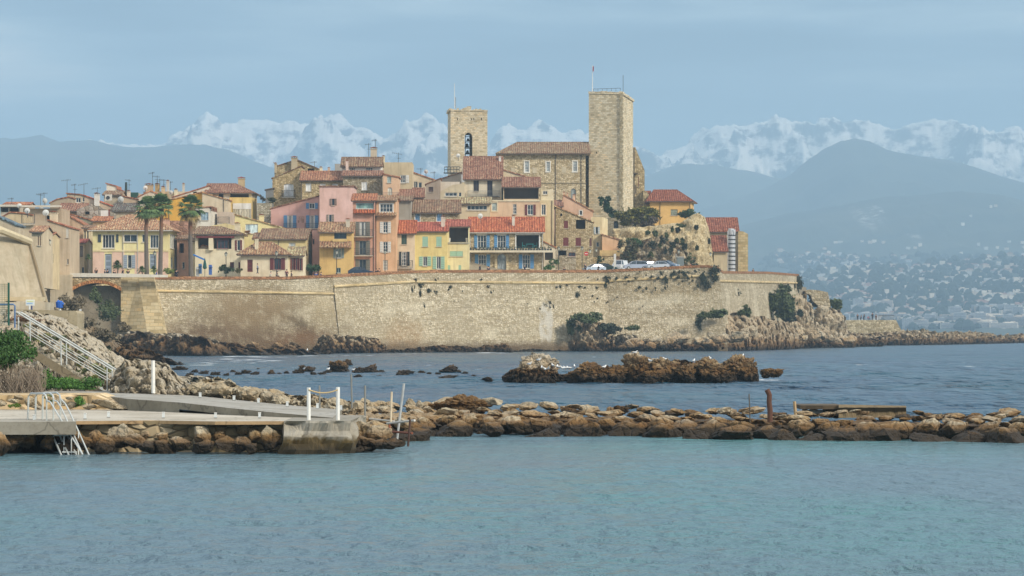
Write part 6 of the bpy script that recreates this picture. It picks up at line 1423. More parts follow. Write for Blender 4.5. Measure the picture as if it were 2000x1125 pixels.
mb = MB(); mb.box(((X(140, 75.5)+X(560, 75.5))/2, 75.75, .42), (X(560, 75.5)-X(140, 75.5), .5, .84), rubble(176, 160, 130, 2.4, 4.2, .8, .6)); o = mb.build('quay_wall'); tag(o, 'low mortared quay wall behind the pier boulders', 'wall')
# pale masonry between the two paths
mb = MB(); mb.prism([P(-420, 800, 86.4), P(262, 800, 86.4), P(180, 771, 86.4), P(-420, 773, 86.4)], (0, 3, 0), rubble(206, 182, 142, 1.6, 2.4, .6, .4)); o = mb.build('terrace_wall'); tag(o, 'dry stone wall of pale blocks between the two pier paths', 'wall')
for i, (px, py, rw, rh) in enumerate([(28, 783, 16, 7), (4, 788, 14, 6), (62, 786, 16, 8), (120, 786, 12, 8), (140, 790, 16, 7), (100, 778, 10, 5), (72, 795, 14, 5), (205, 789, 44, 9), (235, 795, 24, 5), (175, 793, 18, 6), (36, 777, 10, 4), (135, 777, 12, 4)]):
    d = 85.6; rock(P(px, py, d), (rw/F*d, .35, rh/F*d*1.1), RPD if False else rockmat('ochre', -3, -2, .8), 'pale block wedged in the stone bank between the two pier paths', 'bank stones', 1700+i, name='bank_stone', cat='stone')
    SC.objects[-1] if False else None
# front boulders of the pier
FB = [(-8, 872, 28, 34, 73.5), (28, 862, 28, 20, 75), (56, 858, 20, 20, 75.2), (75, 846, 12, 14, 76), (48, 846, 10, 12, 76), (20, 850, 14, 12, 76), (92, 866, 20, 18, 75), (128, 872, 24, 14, 75), (160, 864, 22, 20, 75), (190, 858, 20, 20, 75.4), (205, 872, 26, 18, 75),
      (186, 838, 14, 12, 76.5), (212, 836, 12, 12, 76.5), (240, 850, 30, 26, 75.6), (262, 862, 26, 18, 75.2), (286, 872, 30, 15, 75), (262, 838, 14, 9, 76.5), (296, 840, 16, 9, 76.5), (285, 850, 10, 8, 76), (318, 852, 16, 12, 75.8), (335, 842, 22, 14, 76.2), (318, 872, 26, 16, 75), (350, 866, 26, 18, 75), (352, 832, 16, 9, 77),
      (392, 852, 24, 20, 75.4), (398, 874, 26, 14, 74.8), (372, 840, 14, 12, 76.2), (430, 840, 18, 12, 76), (440, 868, 30, 18, 75), (428, 852, 16, 14, 75.6), (478, 838, 24, 15, 76), (498, 850, 20, 14, 75.6), (470, 870, 26, 16, 75), (490, 874, 18, 12, 74.8), (528, 858, 26, 28, 75.2), (515, 834, 12, 8, 76.8), (455, 826, 14, 6, 77),
      (705, 842, 30, 22, 78), (735, 848, 36, 17, 77), (712, 868, 28, 16, 76.5), (745, 866, 30, 11, 76.2), (768, 864, 24, 9, 77), (700, 880, 24, 8, 76), (150, 850, 14, 14, 75.8), (110, 846, 16, 12, 76), (700, 858, 16, 18, 77.5)]
LBL = ['rounded', 'squat', 'wet', 'ochre', 'knobbly', 'mossy', 'angular', 'pale-topped', 'brown', 'smooth']
for i, (px, py, rw, rh, d) in enumerate(FB):
    d -= .5; nb = 'mooring block' if px > 500 else ('swimming ladder' if px < 230 else 'front of the pier')
    rock(P(px, py, d), (rw/F*d*1.08, rw/F*d*.8, rh/F*d*1.1), RO, '%s pier boulder with a dark wet foot, %s' % (LBL[(i*3) % 10], 'right of the mooring block' if px > 600 else ('near the foot of the ladder' if px < 180 else 'between the ladder and the mooring block')), 'pier boulders', 2000+i)
outcrop('pier_foundation', [(-420, 828, 890, 75.8), (100, 830, 888, 75.8), (300, 830, 886, 76), (560, 828, 885, 76.2)], RO, None, None, thick=5, amp=.22, nx=400, seed=120, lean=.25, freq=1.3, under=.5, kind='stuff')

# ---------------------------------------------------------------- the slope and rocks behind the pier
RS = rockmat('pale', -6, -5, 1.2); RH = rockmat('ochre', -6, -5, .8)
EARTH = rockmat('pale', -9, -8, .7)
outcrop('near_slope', [(-420, 600, 775, 100), (0, 606, 772, 99), (60, 612, 771, 99), (110, 622, 770, 99), (150, 648, 769, 99), (190, 684, 768, 98.5), (225, 712, 768, 98), (262, 735, 768, 98), (300, 748, 768, 98)], EARTH, None, None, thick=30, amp=.5, nx=380, ny=110, seed=130, lean=.55, freq=.9, under=.3, kind='structure').name = 'slope'
outcrop('shore_boulder', [(212, 766, 768, 94.5), (225, 728, 768, 94), (255, 707, 768, 93.6), (290, 704, 768, 93.4), (325, 716, 768, 93.4), (350, 738, 769, 93.6), (368, 752, 770, 93.8), (376, 768, 771, 94)], RP2 if False else rockmat('pale', -6, -5, .9), 'huge rounded furrowed boulder behind the tall white post', 'boulder', thick=4, amp=.42, nx=140, ny=60, seed=133, lean=.45, freq=.8, under=.2)
outcrop('inner_rocks', [(340, 768, 775, 93), (372, 752, 776, 93), (400, 740, 778, 93), (430, 738, 780, 93), (455, 748, 782, 92), (480, 760, 786, 91.5), (520, 766, 790, 91), (580, 776, 796, 90), (640, 784, 800, 89), (700, 790, 803, 88.5)], RO, 'bank of brown and ochre rocks along the back edge of the upper path', 'rocks', thick=7, amp=.55, nx=260, ny=60, seed=137, lean=.4, freq=.9, under=.3)
for i in range(44):
    t = i/43; px = 385+t*320+rr.uniform(-8, 8); d = 93.5-3.5*t+rr.uniform(-.6, 2.2); py = float(np.interp(px, [385, 450, 520, 600, 700], [755, 762, 776, 786, 796]))+rr.uniform(-5, 5); r = rr.uniform(9, 24)/F*d
    rock(P(px, py, d), (r*1.2, r, r*.75), RO, 'pale ochre stone along the back edge of the upper pier path', 'stones beside the upper path', 2300+i, name='stone', cat='stone')
outcrop('mid_slope', [(40, 596, 700, 285), (95, 600, 700, 290), (140, 622, 700, 300), (175, 642, 705, 300), (215, 662, 708, 300), (250, 680, 712, 300), (300, 696, 716, 300), (345, 712, 720, 290)], rockmat('brown', -2, 1.2, 3.0), None, None, thick=60, amp=1.6, nx=220, ny=90, seed=140, lean=.75, freq=.22, under=1, kind='structure').name = 'hillside'
outcrop('brown_shelf', [(215, 690, 715, 285), (240, 676, 716, 284), (290, 682, 718, 280), (330, 700, 720, 275), (352, 716, 722, 272)], RB, 'rust brown rock shelf at the water behind the tall white post', 'rocks', thick=14, amp=1.6, nx=120, seed=143, lean=.4, freq=.25)
outcrop('under_arch_wall', [(96, 556, 690, 446), (240, 556, 690, 448)], rubble(186, 170, 136, 1.8, 2.6, .6, .5), 'rough stone wall seen in the shade through the arched bridge', 'wall', thick=4, amp=.5, nx=60, seed=147, lean=.3, freq=.3)
# ---------------------------------------------------------------- plants
def on_wall(px, py):
    """point on the battered sea-wall face under photo pixel"""
    d = rampart_d(px); z = Z(py, d); return Vector((X(px, d-.2-2.6*max(0, (wz(px)-z)/14)), d-.2-2.6*max(0, (wz(px)-z)/14), z))
VP = []
for k in range(5):
    mb = MB(); leaves(mb, (0, -.35, 0), (1, .55, 1), 300, .16, DARKV, seed=k, droop=.8, clump=5); VP.append(mb)
_vm = []
for k, mb in enumerate(VP):
    o = mb.build('wall_plant'); _vm.append(o.data); bpy.data.objects.remove(o)
WP = [(812, 545, 3, 6), (822, 556, 6, 6), (806, 562, 3, 9), (820, 572, 2.5, 14), (826, 598, 4, 10), (836, 566, 8, 6), (850, 570, 5, 5), (852, 545, 3, 5), (878, 560, 4, 5), (876, 566, 2, 3), (903, 568, 2, 2), (855, 588, 2.5, 2.5), (884, 588, 3, 2), (894, 589, 1.5, 1.5), (918, 589, 1.5, 1.5),
      (940, 545, 3, 3), (954, 559, 3, 3), (960, 569, 3, 4), (972, 596, 2.5, 2), (990, 587, 1.5, 2), (1030, 593, 2, 1.5), (991, 605, 1.5, 2), (1062, 592, 10, 7), (1052, 603, 3, 6), (1072, 600, 3, 6), (1087, 560, 3, 3), (1095, 559, 3, 3.5), (1108, 556, 3, 2), (1125, 575, 6, 9), (1132, 560, 5, 3), (1142, 561, 3, 3), (1166, 561, 3, 3),
      (1149, 541, 2, 2), (1167, 545, 2, 2), (1157, 578, 2, 3), (1166, 582, 3, 3), (1186, 543, 7, 8), (1184, 553, 4, 9), (1202, 543, 4, 5), (1222, 542, 4, 4), (1228, 537, 2, 2), (1242, 543, 4, 3), (1250, 530, 2, 2), (1261, 537, 2, 3), (1272, 541, 5, 4), (1285, 542, 5, 4), (1292, 532, 5, 5), (1302, 541, 7, 12), (1322, 541, 5, 5), (1316, 531, 3, 5), (1326, 530, 5, 5), (1338, 533, 9, 7),
      (1359, 528, 5, 4), (1331, 549, 3, 4), (1248, 562, 4, 5), (1262, 562, 3, 5), (1280, 563, 2, 5), (1300, 560, 3, 6), (1351, 548, 3, 4), (1186, 590, 2, 3), (1205, 580, 2, 2), (1255, 598, 2, 2), (1376, 535, 9, 16), (1390, 527, 12, 14), (1378, 553, 6, 14), (1396, 541, 9, 10), (1372, 545, 5, 10), (1364, 556, 4, 6),
      (1418, 575, 13, 13), (1432, 566, 10, 10), (1426, 585, 8, 8), (1446, 556, 7, 5), (1464, 545, 3, 5), (1470, 565, 6, 10), (1482, 575, 8, 9), (1495, 580, 6, 10), (1490, 546, 4, 4), (1500, 541, 4, 5), (1517, 540, 3, 4), (1535, 556, 5, 5), (1550, 555, 5, 11), (1557, 543, 6, 12), (1558, 562, 5, 14), (1424, 572, 16, 12), (1440, 578, 10, 10), (1478, 572, 9, 12), (1492, 588, 6, 10), (1512, 560, 8, 8), (1556, 552, 9, 20), (1160, 590, 2, 3), (1080, 598, 3, 8), (1228, 549, 3, 3), (1345, 541, 5, 5), (1312, 535, 6, 6), (1383, 560, 5, 8)]
PLW = {True: 'over the parapet', False: 'on the wall face'}
for i, (px, py, rx, ry) in enumerate(WP):
    o = bpy.data.objects.new('wall_plant', _vm[i % 5]); COL.objects.link(o); q = on_wall(px, py); k = q.y/F
    o.location = q; o.scale = (rx*k*1.15, max(.4, min(rx, ry)*k*.9), ry*k*1.15)
    zone = 'left of the white stain' if px < 1040 else ('between white stain and pale quoins' if px < 1180 else ('right of the pale quoins' if px < 1370 else 'on the far right run'))
    sz = 'big dark' if rx*ry > 70 else ('middling dark' if rx*ry > 22 else 'tiny dark')
    tag(o, '%s green plant rooted in the sea wall, %s' % (sz, zone), 'wall plant', 'plants rooted in the sea wall')
def bush(px, py, rx, ry, d, n, mat, label, seed=0, size=.2, name='bush', cat='bush', dz=None, stems=None, clump=10, dy=None):
    k = d/F; return shrub(name, P(px, py, d), (rx*k, (dy or max(rx, ry)*.7*k), ry*k), n, size, mat, label, cat, None, seed, 0, stems, clump)
S5 = 555; STM = paint(92, 78, 62)
bush(1526, 593, 28, 27, 574, 4600, SCRUB, 'big dark scrub mound between the rampart end and the pale crags', 1, .42, clump=22)
bush(1546, 614, 16, 14, 582, 1400, DARKV, 'dark scrub at the back of the left crag', 2, .38)
bush(1600, 588, 18, 10, 634, 900, SCRUB, 'scrub growing under the ruined masonry', 3, .38)
bush(1630, 592, 12, 12, 636, 700, SCRUB, 'scrub hanging down the right side of the right crag', 4, .38)
bush(1375, 618, 14, 7, 494, 500, SCRUB, 'low scrub on top of the pale cliff head', 5, .3)
bush(1402, 613, 18, 8, 496, 700, SCRUB, 'wider scrub patch beside the cliff head', 6, .3)
bush(1365, 632, 6, 12, 493, 300, DARKV, 'narrow dark plant hanging on the left side of the cliff head', 7, .28)
bush(1455, 610, 12, 10, 510, 500, SCRUB, 'scrub at the foot of the white plastered wall corner', 8, .3)
bush(1145, 622, 30, 10, 486, 1500, SCRUB, 'scrub cap draped over the big pale rock', 9, .3, clump=18, dy=3)
bush(1118, 640, 12, 14, 486.5, 500, SCRUB, 'scrub falling down the left side of the big pale rock', 10, .3)
bush(1190, 642, 22, 12, 487, 900, DARKV, 'dark scrub running down right of the big pale rock', 11, .28)
bush(1235, 640, 12, 6, 489, 350, SCRUB, 'low green plant on the tumbled boulders', 12, .26)
bush(1246, 423, 35, 18, 568, 3600, leafmat(44, 56, 34, 132, 124, 44), 'broad dark bush with yellow flowers at the foot of the great tower', 13, .34, clump=26)
bush(1262, 436, 22, 14, 566, 1400, leafmat(74, 66, 56, 100, 90, 78), 'greyish right end of the flowering bush by the tower', 14, .3)
bush(1185, 402, 10, 14, 572, 1100, leafmat(34, 56, 34), 'ivy climbing the castle buttress', 15, .3)
bush(1174, 390, 5, 5, 573, 260, leafmat(34, 56, 34), 'tip of the ivy at the top of the buttress', 16, .26)
bush(1195, 415, 9, 9, 571, 600, leafmat(34, 56, 34), 'lower lobe of ivy left of the great tower', 17, .3)
bush(1346, 421, 18, 9, 570, 1100, leafmat(42, 60, 38), 'dark bush right of the orange castle house', 18, .3)
bush(1228, 492, 17, 26, 541, 1500, leafmat(86, 66, 46, 82, 92, 52), 'reddish green creeper on the rock left of the parked cars', 19, .3, clump=16)
bush(1238, 474, 12, 8, 543, 600, leafmat(48, 70, 40), 'green bush at the top of the reddish creeper', 20, .3)
for i, (px, py, rx, ry) in enumerate([(1281, 457, 6, 7), (1294, 468, 5, 8), (1302, 462, 3, 8), (1275, 478, 8, 8), (1289, 480, 3, 5), (1314, 478, 5, 9), (1322, 470, 3, 4), (1325, 450, 6, 4), (1313, 448, 3, 5), (1337, 482, 5, 8), (1333, 473, 3, 6), (1310, 494, 4, 10), (1270, 497, 6, 6), (1300, 490, 3, 6), (1345, 506, 10, 9), (1251, 478, 5, 4), (1330, 440, 8, 3), (1360, 444, 4, 4), (1362, 484, 3, 4), (1385, 470, 2, 6), (1265, 455, 5, 4), (1355, 520, 8, 5)]):
    bush(px, py, rx, ry, 545 if py > 460 else 549, 150, DARKV if i % 2 else SCRUB, 'dark plant tuft on the castle rock, %s' % ['a', 'just'][0] and 'dark plant tuft sprouting from the castle retaining wall', 40+i, .26)['group'] = 'plant tufts on the castle rock'
bush(610, 525, 15, 8, 470, 900, leafmat(34, 56, 30), 'dark green hedge between the pale yellow and ochre houses', 70, .2)
bush(440, 526, 14, 7, 456, 600, leafmat(44, 58, 38), 'dark round shrub on the promenade left of the dwarf wall', 71, .2)
bush(468, 528, 7, 4, 456, 200, leafmat(70, 66, 40), 'small brownish shrub on the promenade by the maroon shutters', 72, .2)
bush(330, 529, 10, 5, 452, 350, leafmat(96, 110, 62), 'pale olive shrub at the foot of the middle palm', 73, .2)
bush(1071, 523, 9, 5, 510, 300, leafmat(56, 86, 40), 'bright green shrub right of the stone house', 74, .2)
bush(906, 404, 8, 6, 538, 300, leafmat(58, 84, 40), 'round olive bush on the beige terrace', 75, .22)
bush(1033, 381, 9, 6, 558, 350, leafmat(48, 66, 42), 'leafy pot plants inside the upper loggia', 76, .22)
bush(1045, 382, 6, 5, 558, 220, leafmat(60, 90, 42), 'brighter pot plant at the right of the upper loggia', 77, .22)
bush(532, 391, 10, 5, 524, 300, leafmat(60, 64, 44), 'shrub at the foot of the old stone gable', 78, .22)
bush(511, 389, 7, 7, 540, 160, leafmat(104, 98, 92), 'bare twiggy tree beyond the garden wall', 79, .2)
bush(1085, 512, 10, 6, 512, 200, leafmat(56, 80, 40), 'creeper with gaps on the low annex', 80, .2)
bush(1172, 507, 6, 7, 513, 200, SCRUB, 'creeper patch on the promenade wall behind the cars', 81, .2)
bush(485, 453, 8, 3, 489, 160, leafmat(120, 84, 56), 'potted plants under the picture window', 82, .16)
# near left slope plants
bush(12, 688, 42, 34, 92, 9000, leafmat(34, 66, 24, 66, 104, 36), 'tall bright green bush on the slope at the left edge', 90, .055, clump=34, stems=STM, dy=1.6)
bush(140, 748, 50, 13, 93, 5200, GREEN, 'bright green grass and weeds at the foot of the steps', 91, .04, name='weeds', cat='weeds', clump=26, dy=.8)
bush(100, 738, 16, 14, 94, 1500, GREEN, 'bright green clump left of the weeds below the steps', 92, .04, clump=10, dy=.4)
bush(155, 785, 14, 9, 85.5, 700, GREEN, 'green tuft in the stone bank between the paths', 93, .035, dy=.2)
bush(30, 792, 12, 4, 85.3, 300, leafmat(70, 92, 40), 'small tuft at the foot of the stone bank', 94, .03, dy=.2)
bush(95, 778, 9, 8, 85.6, 400, leafmat(60, 72, 40), 'dark tuft behind the ladder rails', 95, .03, dy=.2)
bush(45, 622, 34, 6, 101, 500, leafmat(90, 70, 60), 'dry reddish creeper along the top of the slope', 96, .05, dy=.6)
def dry_stems():
    root = MB(); r = random.Random(5); m = paint(138, 124, 108, .9)
    for i in range(330):
        px = r.uniform(-30, 84); d = 91.5+r.uniform(-.5, .5); b = P(px, 768, d); h = r.uniform(.3, 1.0); q = b
        L_ = [b]
        for k in range(4): q = q+Vector((r.uniform(-.14, .14), r.uniform(-.06, .06), h/4)); L_.append(q)
        root.tube(L_, .009, m, 3, cap=False)
    o = root.build('dry_stems'); tag(o, 'tangle of dry grey stems under the green bush on the left', 'dry stems', None, 'stuff')
dry_stems()
for i, (px, py, rx, ry, mt, lb) in enumerate([(160, 632, 34, 9, DRY, 'dry brown scrub on the slope below the arched bridge'), (205, 655, 26, 14, DRY, 'dry brown scrub towards the end buttress'), (215, 605, 22, 24, SCRUB, 'dark green creeper seen through the bridge arch'), (140, 590, 20, 22, DRY, 'grey-brown scrub left under the bridge arch'), (185, 578, 10, 14, SCRUB, 'dark creeper hanging in the bridge arch'), (200, 690, 18, 14, SCRUB, 'greenish scrub on the slope above the brown shelf'), (125, 660, 16, 20, SCRUB, 'low green scrub in the gully beside the steps'), (180, 690, 14, 10, DRY, 'dry tufts halfway down the slope'), (150, 700, 18, 8, DRY, 'dry tufts behind the handrail'), (240, 640, 12, 8, DRY, 'dry scrub at the foot of the end buttress')]):
    dd = [282, 284, 432, 292, 433, 284, 262, 270, 250, 300][i]
    bush(px, py, rx, ry, dd, 1300, mt, lb, 110+i, .16 if dd < 400 else .22, clump=16, dy=3)
# scrub on the near slope
r_ = random.Random(8)
for i in range(54):
    px = r_.uniform(50, 235); py = float(np.interp(px, [50, 110, 190, 240], [640, 655, 712, 740]))+r_.uniform(-10, 36); d = 98.2-.02*(760-py)*0+r_.uniform(-.5, 2)
    bush(px, min(py, 758), r_.uniform(4, 10), r_.uniform(2.5, 6), d+ (760-min(py, 758))*.03, 160, [DRY, SCRUB, leafmat(84, 88, 50)][i % 3], 'low dry tuft on the stony slope behind the handrail', 140+i, .04, name='tuft', cat='tuft', dy=.4)['group'] = 'dry tufts on the slope'
# grass on the parapet edge
# ---------------------------------------------------------------- palms
def fan_leaf(mb, base, dirv, L, mat, stem, r, droop):
    dirv = dirv.normalized(); tip = base+dirv*L*.55-Vector((0, 0, droop*.25*L)); mid = base+dirv*L*.3
    mb.tube([base, mid, tip], .025, stem, 3, cap=False)
    side = dirv.cross(Vector((0, 0, 1))); side = side.normalized() if side.length > .1 else Vector((1, 0, 0)); up = side.cross(dirv).normalized()
    n = 12
    for i in range(n):
        a = math.radians(-78+156*i/(n-1))+r.uniform(-.06, .06); v = (dirv*math.cos(a)+side*math.sin(a)).normalized(); l = L*.5*(.75+.25*math.cos(a))*r.uniform(.9, 1.1)
        w = side*math.cos(a)-dirv*math.sin(a)
        p1 = tip+v*l*.55+up*.03-Vector((0, 0, droop*.10*l)); p2 = tip+v*l-Vector((0, 0, droop*.45*l+.08))
        mb.face([tip, p1-w*.1, p2, p1+w*.1], mat)
def palm(px, yb, yc, d, R, label, seed, tw=4.2):
    r = random.Random(seed); base = P(px, yb, d); base.z -= 1.0; c = P(px+r.uniform(-.5, .5), yc, d); root = empty('fan_palm', base, label, 'palm tree', 'tall fan palms on the promenade')
    bark = _palmbark(); k = d/F; mb = MB(); n = 26; prof = []
    H_ = c.z-base.z
    for i in range(n+1):
        t = i/n; q = base.lerp(c, t)+Vector((.10*math.sin(t*3+seed), 0, 0)); rad = tw*k*(1.12-.35*t+.45*max(0, t-.86)/.14*(1 if t < .97 else .6))+.02*math.sin(i*3.1)
        prof.append((q, rad))
    mb.tube([p[0] for p in prof], [p[1] for p in prof], bark, 12); mb.build('trunk', root, smooth=True)
    cr = MB(); pm = leafmat(58, 88, 48, 124, 146, 84); dm = leafmat(120, 104, 66)
    for i in range(92):
        el = math.radians(r.uniform(-42, 85)) if i > 12 else math.radians(r.uniform(60, 90)); az = r.uniform(0, 6.283)
        dv = Vector((math.cos(az)*math.cos(el), math.sin(az)*math.cos(el), math.sin(el))); L_ = R*k*r.uniform(.85, 1.1)
        fan_leaf(cr, c+Vector((0, 0, .1)), dv, L_, pm if el > math.radians(-30) else dm, pm, r, .5+.5*max(0, .6-math.sin(el)))
    for i in range(30):       # skirt of old bases
        az = r.uniform(0, 6.283); q = c-Vector((0, 0, r.uniform(.1, 1.3)))
        cr.face([q+Vector((math.cos(az)*.2, math.sin(az)*.2, 0)), q+Vector((math.cos(az+.5)*.45, math.sin(az+.5)*.45, .25)), q+Vector((math.cos(az+.2)*.6, math.sin(az+.2)*.6, -.3))], dm)
    cr.build('crown', root)
@cached
def _palmbark():
    m, nt, bs = newmat('palm_bark'); p = pos(nt)
    rings = noise(nt, mapping(nt, p, (2, 2, 7)), 1.0, 4, .7); up = mrange(nt, sep(nt, p)[2], 18.6, 20.2)
    c = mixc(nt, rings, rgb(88, 80, 72), rgb(128, 118, 106)); c = mixc(nt, up, c, mixc(nt, rings, rgb(112, 74, 52), rgb(150, 110, 80)))
    setin(nt, bs, 'Base Color', c); setin(nt, bs, 'Roughness', .95); bump(nt, bs, rings, .6, .08); return m
palm(287, 536, 404, 447, 27, 'leftmost tall fan palm in front of the yellow and salmon villa', 3)
palm(314, 536, 400, 449, 28, 'middle tall fan palm, its crown the highest of the three', 5)
palm(373, 537, 404, 451, 29, 'rightmost tall fan palm, standing before the ochre wall', 9)
def small_palm(px, yb, yc, d, R, label, seed, name='yucca', n=60, tw=1.2):
    r = random.Random(seed); base = P(px, yb, d); base.z -= .6; c = P(px, yc, d); root = empty(name, base, label, 'palm' if name != 'yucca' else 'yucca'); k = d/F
    mb = MB(); mb.tube([base, base.lerp(c, .5)+Vector((.1, 0, 0)), c], tw*k, _palmbark(), 8); mb.build('trunk', root)
    cr = MB(); pm = leafmat(56, 76, 42, 104, 122, 60)
    for i in range(n):
        el = math.radians(r.uniform(-35, 85)); az = r.uniform(0, 6.283); dv = Vector((math.cos(az)*math.cos(el), math.sin(az)*math.cos(el), math.sin(el))); w = dv.cross(Vector((0, 0, 1))).normalized() if abs(dv.z) < .98 else Vector((1, 0, 0))
        l = R*k*r.uniform(.8, 1.1); m1 = c+dv*l*.6; e = c+dv*l-Vector((0, 0, l*.3)); cr.face([c, m1+w*.09, e, m1-w*.09], pm)
    cr.build('crown', root)
small_palm(229, 534, 517, 452, 13, 'round yucca clump on the bridge parapet walk', 21, n=170)
small_palm(172.5, 534, 502, 450, 9, 'thin little palm left of the yellow villa', 22, name='small_palm', n=80)
small_palm(277, 536, 528, 444, 13, 'spreading low palm at the foot of the leftmost fan palm', 23, name='cycad', n=90)
small_palm(300, 536, 527, 445, 12, 'spreading low palm between the two left fan palms', 24, name='cycad', n=90)

# ---------------------------------------------------------------- street furniture
LM = paint(46, 50, 48, rough=.5); LG = paint(206, 206, 190)
def street_lamp(px, y0, y1, d, label, arm=0):
    root = empty('street_lamp', P(px, y1, d), label, 'street lamp', 'lantern street lamps'); k = d/F; b = P(px, y1, d); t = P(px, y0, d); 
    mb = MB(); mb.tube([b-Vector((0, 0, 1.2)), t-Vector((0, 0, .75))], .06, LM, 8); mb.lathe(b-Vector((0, 0, 1.2)), [(.01, 0), (.14, 0), (.12, .9), (.06, 1.0)], LM, 8); mb.build('post', root)
    ln = MB(); c = t-Vector((0, 0, .75)); ln.lathe(c, [(.02, 0), (.14, .05), (.24, .5), (.01, .5)], LG, 6); g = ln.build('lantern', root)
    cp = MB(); cp.lathe(c, [(.28, .5), (.12, .68), (.05, .72), (.02, .82), (.001, .83)], LM, 6)
    for a in range(6): q = a*math.pi/3; cp.tube([c+Vector((.14*math.cos(q), .14*math.sin(q), .05)), c+Vector((.25*math.cos(q), .25*math.sin(q), .5))], .018, LM, 4)
    cp.build('cap', g)
street_lamp(302, 490, 532, 447, 'black lantern lamp post between the two left fan palms')
street_lamp(441.5, 492, 534, 455, 'black lantern lamp post left of the maroon cottage')
street_lamp(540, 490, 532, 458, 'slim lamp post in front of the arched maroon window')
street_lamp(657.5, 488, 530, 462, 'black lantern lamp post in front of the ochre town house')
street_lamp(752, 487, 528, 470, 'slim lamp post in front of the orange house')
street_lamp(1091, 481, 526, 505, 'lamp post left of the closed cafe, beside the stone house')
street_lamp(1137, 481, 527, 506, 'black lantern lamp post just left of the round no-entry sign')
street_lamp(1325.5, 487, 518, 525, 'small lamp on a pale post beside the grey cabinet')
def wall_lantern(px, py, d, label):
    root = empty('wall_lantern', P(px, py, d), label, 'lantern', 'lanterns hung on the walls'); mb = MB(); c = P(px, py, d); mb.lathe(c, [(.02, 0), (.12, .05), (.22, .45), (.01, .46)], LG, 6); g = mb.build('lantern', root)
    cp = MB(); cp.lathe(c, [(.26, .46), (.1, .62), (.001, .8)], LM, 6); cp.tube([c+Vector((0, 0, .1)), c+Vector((0, .7, -.2))], .03, LM, 5); cp.build('bracket', root)
wall_lantern(97, 477, 408, 'black lantern on the row of narrow houses above the bastion')
wall_lantern(1152.5, 494, 515, 'black wall lantern right of the no-entry sign, the lower of two')
wall_lantern(1164.5, 492, 516, 'black wall lantern on the pale corner house')
wall_lantern(1387.5, 500, 520, 'black lantern on the stone face left of the store')
def no_entry():
    d = 506.5; root = empty('no_entry_sign', P(1145, 520, d), 'round red no-entry sign with a white bar', 'road sign'); c = P(1145, 495.5, d); r = 4/F*d; mb = MB()
    red = paint(206, 40, 44, wear=0); wh = paint(236, 236, 232, wear=0)
    mb.lathe((0, 0, 0), [(.001, 0), (r, 0), (r, .05), (.001, .05)], red, 24); mb.box((0, 0, .06), (r*1.35, r*.36, .02), wh)
    mb.v = [(x+c.x, -z+c.y, y+c.z) for (x, y, z) in mb.v]; mb.build('disc', root)
    p = MB(); p.tube([c+Vector((0, .06, 0)), c+Vector((0, .06, -3.2))], .04, LM, 6); p.build('post', root)
no_entry()
def cabinet():
    d = 524; root = empty('utility_cabinet', P(1329, 520, d), 'grey box-shaped utility cabinet beside the small lamp', 'cabinet'); mb = MB()
    mb.box(P(1329, 512, d), (1.25, .6, 1.9), paint(118, 128, 128)); mb.build('body', root); m2 = MB(); m2.box(P(1329, 502.2, d)+Vector((0, 0, .02)), (1.45, .8, .12), paint(206, 206, 200)); m2.build('lid', root)
    mb = MB(); mb.tube([P(1320.5, 520, d), P(1320.5, 496, d)], .06, paint(206, 204, 196), 6); o = mb.build('bollard_post', origin=P(1320.5, 520, d)); tag(o, 'thin pale post left of the grey cabinet', 'post')
    mb = MB(); mb.box(P(1201, 514, 512), (.42, .3, 3.4), paint(216, 214, 206)); o = mb.build('white_pillar', origin=P(1201, 520, 512)); tag(o, 'white square pillar between the dark estate car and the van', 'pillar')
cabinet()
def parasol():
    d = 452; root = empty('closed_parasol', P(400, 534, d), 'closed dark green parasol outside the cafe right of the third palm', 'parasol'); g = paint(30, 84, 78, .9); mb = MB()
    c = P(400, 528, d); mb.lathe(c, [(.10, .2), (.34, .35), (.26, 1.0), (.10, 1.7), (.02, 1.9)], g, 9); mb.build('canopy', root); p = MB(); p.tube([c-Vector((0, 0, 1.0)), c+Vector((0, 0, 2.0))], .04, LM, 6); p.build('pole', root)
    mb = MB(); b = paint(70, 124, 190, .9); mb.prism([P(377, 496, 455), P(397, 505, 455), P(397, 508, 455), P(377, 499, 455)], (0, 2.2, 0), b); o = mb.build('blue_awning', origin=P(377, 500, 455)); tag(o, 'slanting blue awning over the cafe right of the third palm', 'awning')
    for i, (px, py, c_, lb) in enumerate([(391, 520, (96, 140, 190), 'light blue folded chair stack by the closed parasol'), (411, 522, (70, 110, 180), 'bright blue covered stall right of the closed parasol'), (386, 526, (214, 214, 210), 'white folded screen left of the closed parasol')]):
        k = empty('cafe_stand', P(px, 534, 453), lb, 'cafe stand'); mb = MB(); mb.box(P(px, py+5, 453), (.5, .3, 1.6), paint(*c_)); mb.build('post', k); mb = MB(); mb.prism([P(px-4, py, 452.5), P(px+4, py, 452.5), P(px, py-4, 452.5)], (0, .9, 0), paint(*c_)); mb.build('cover', k)
parasol()
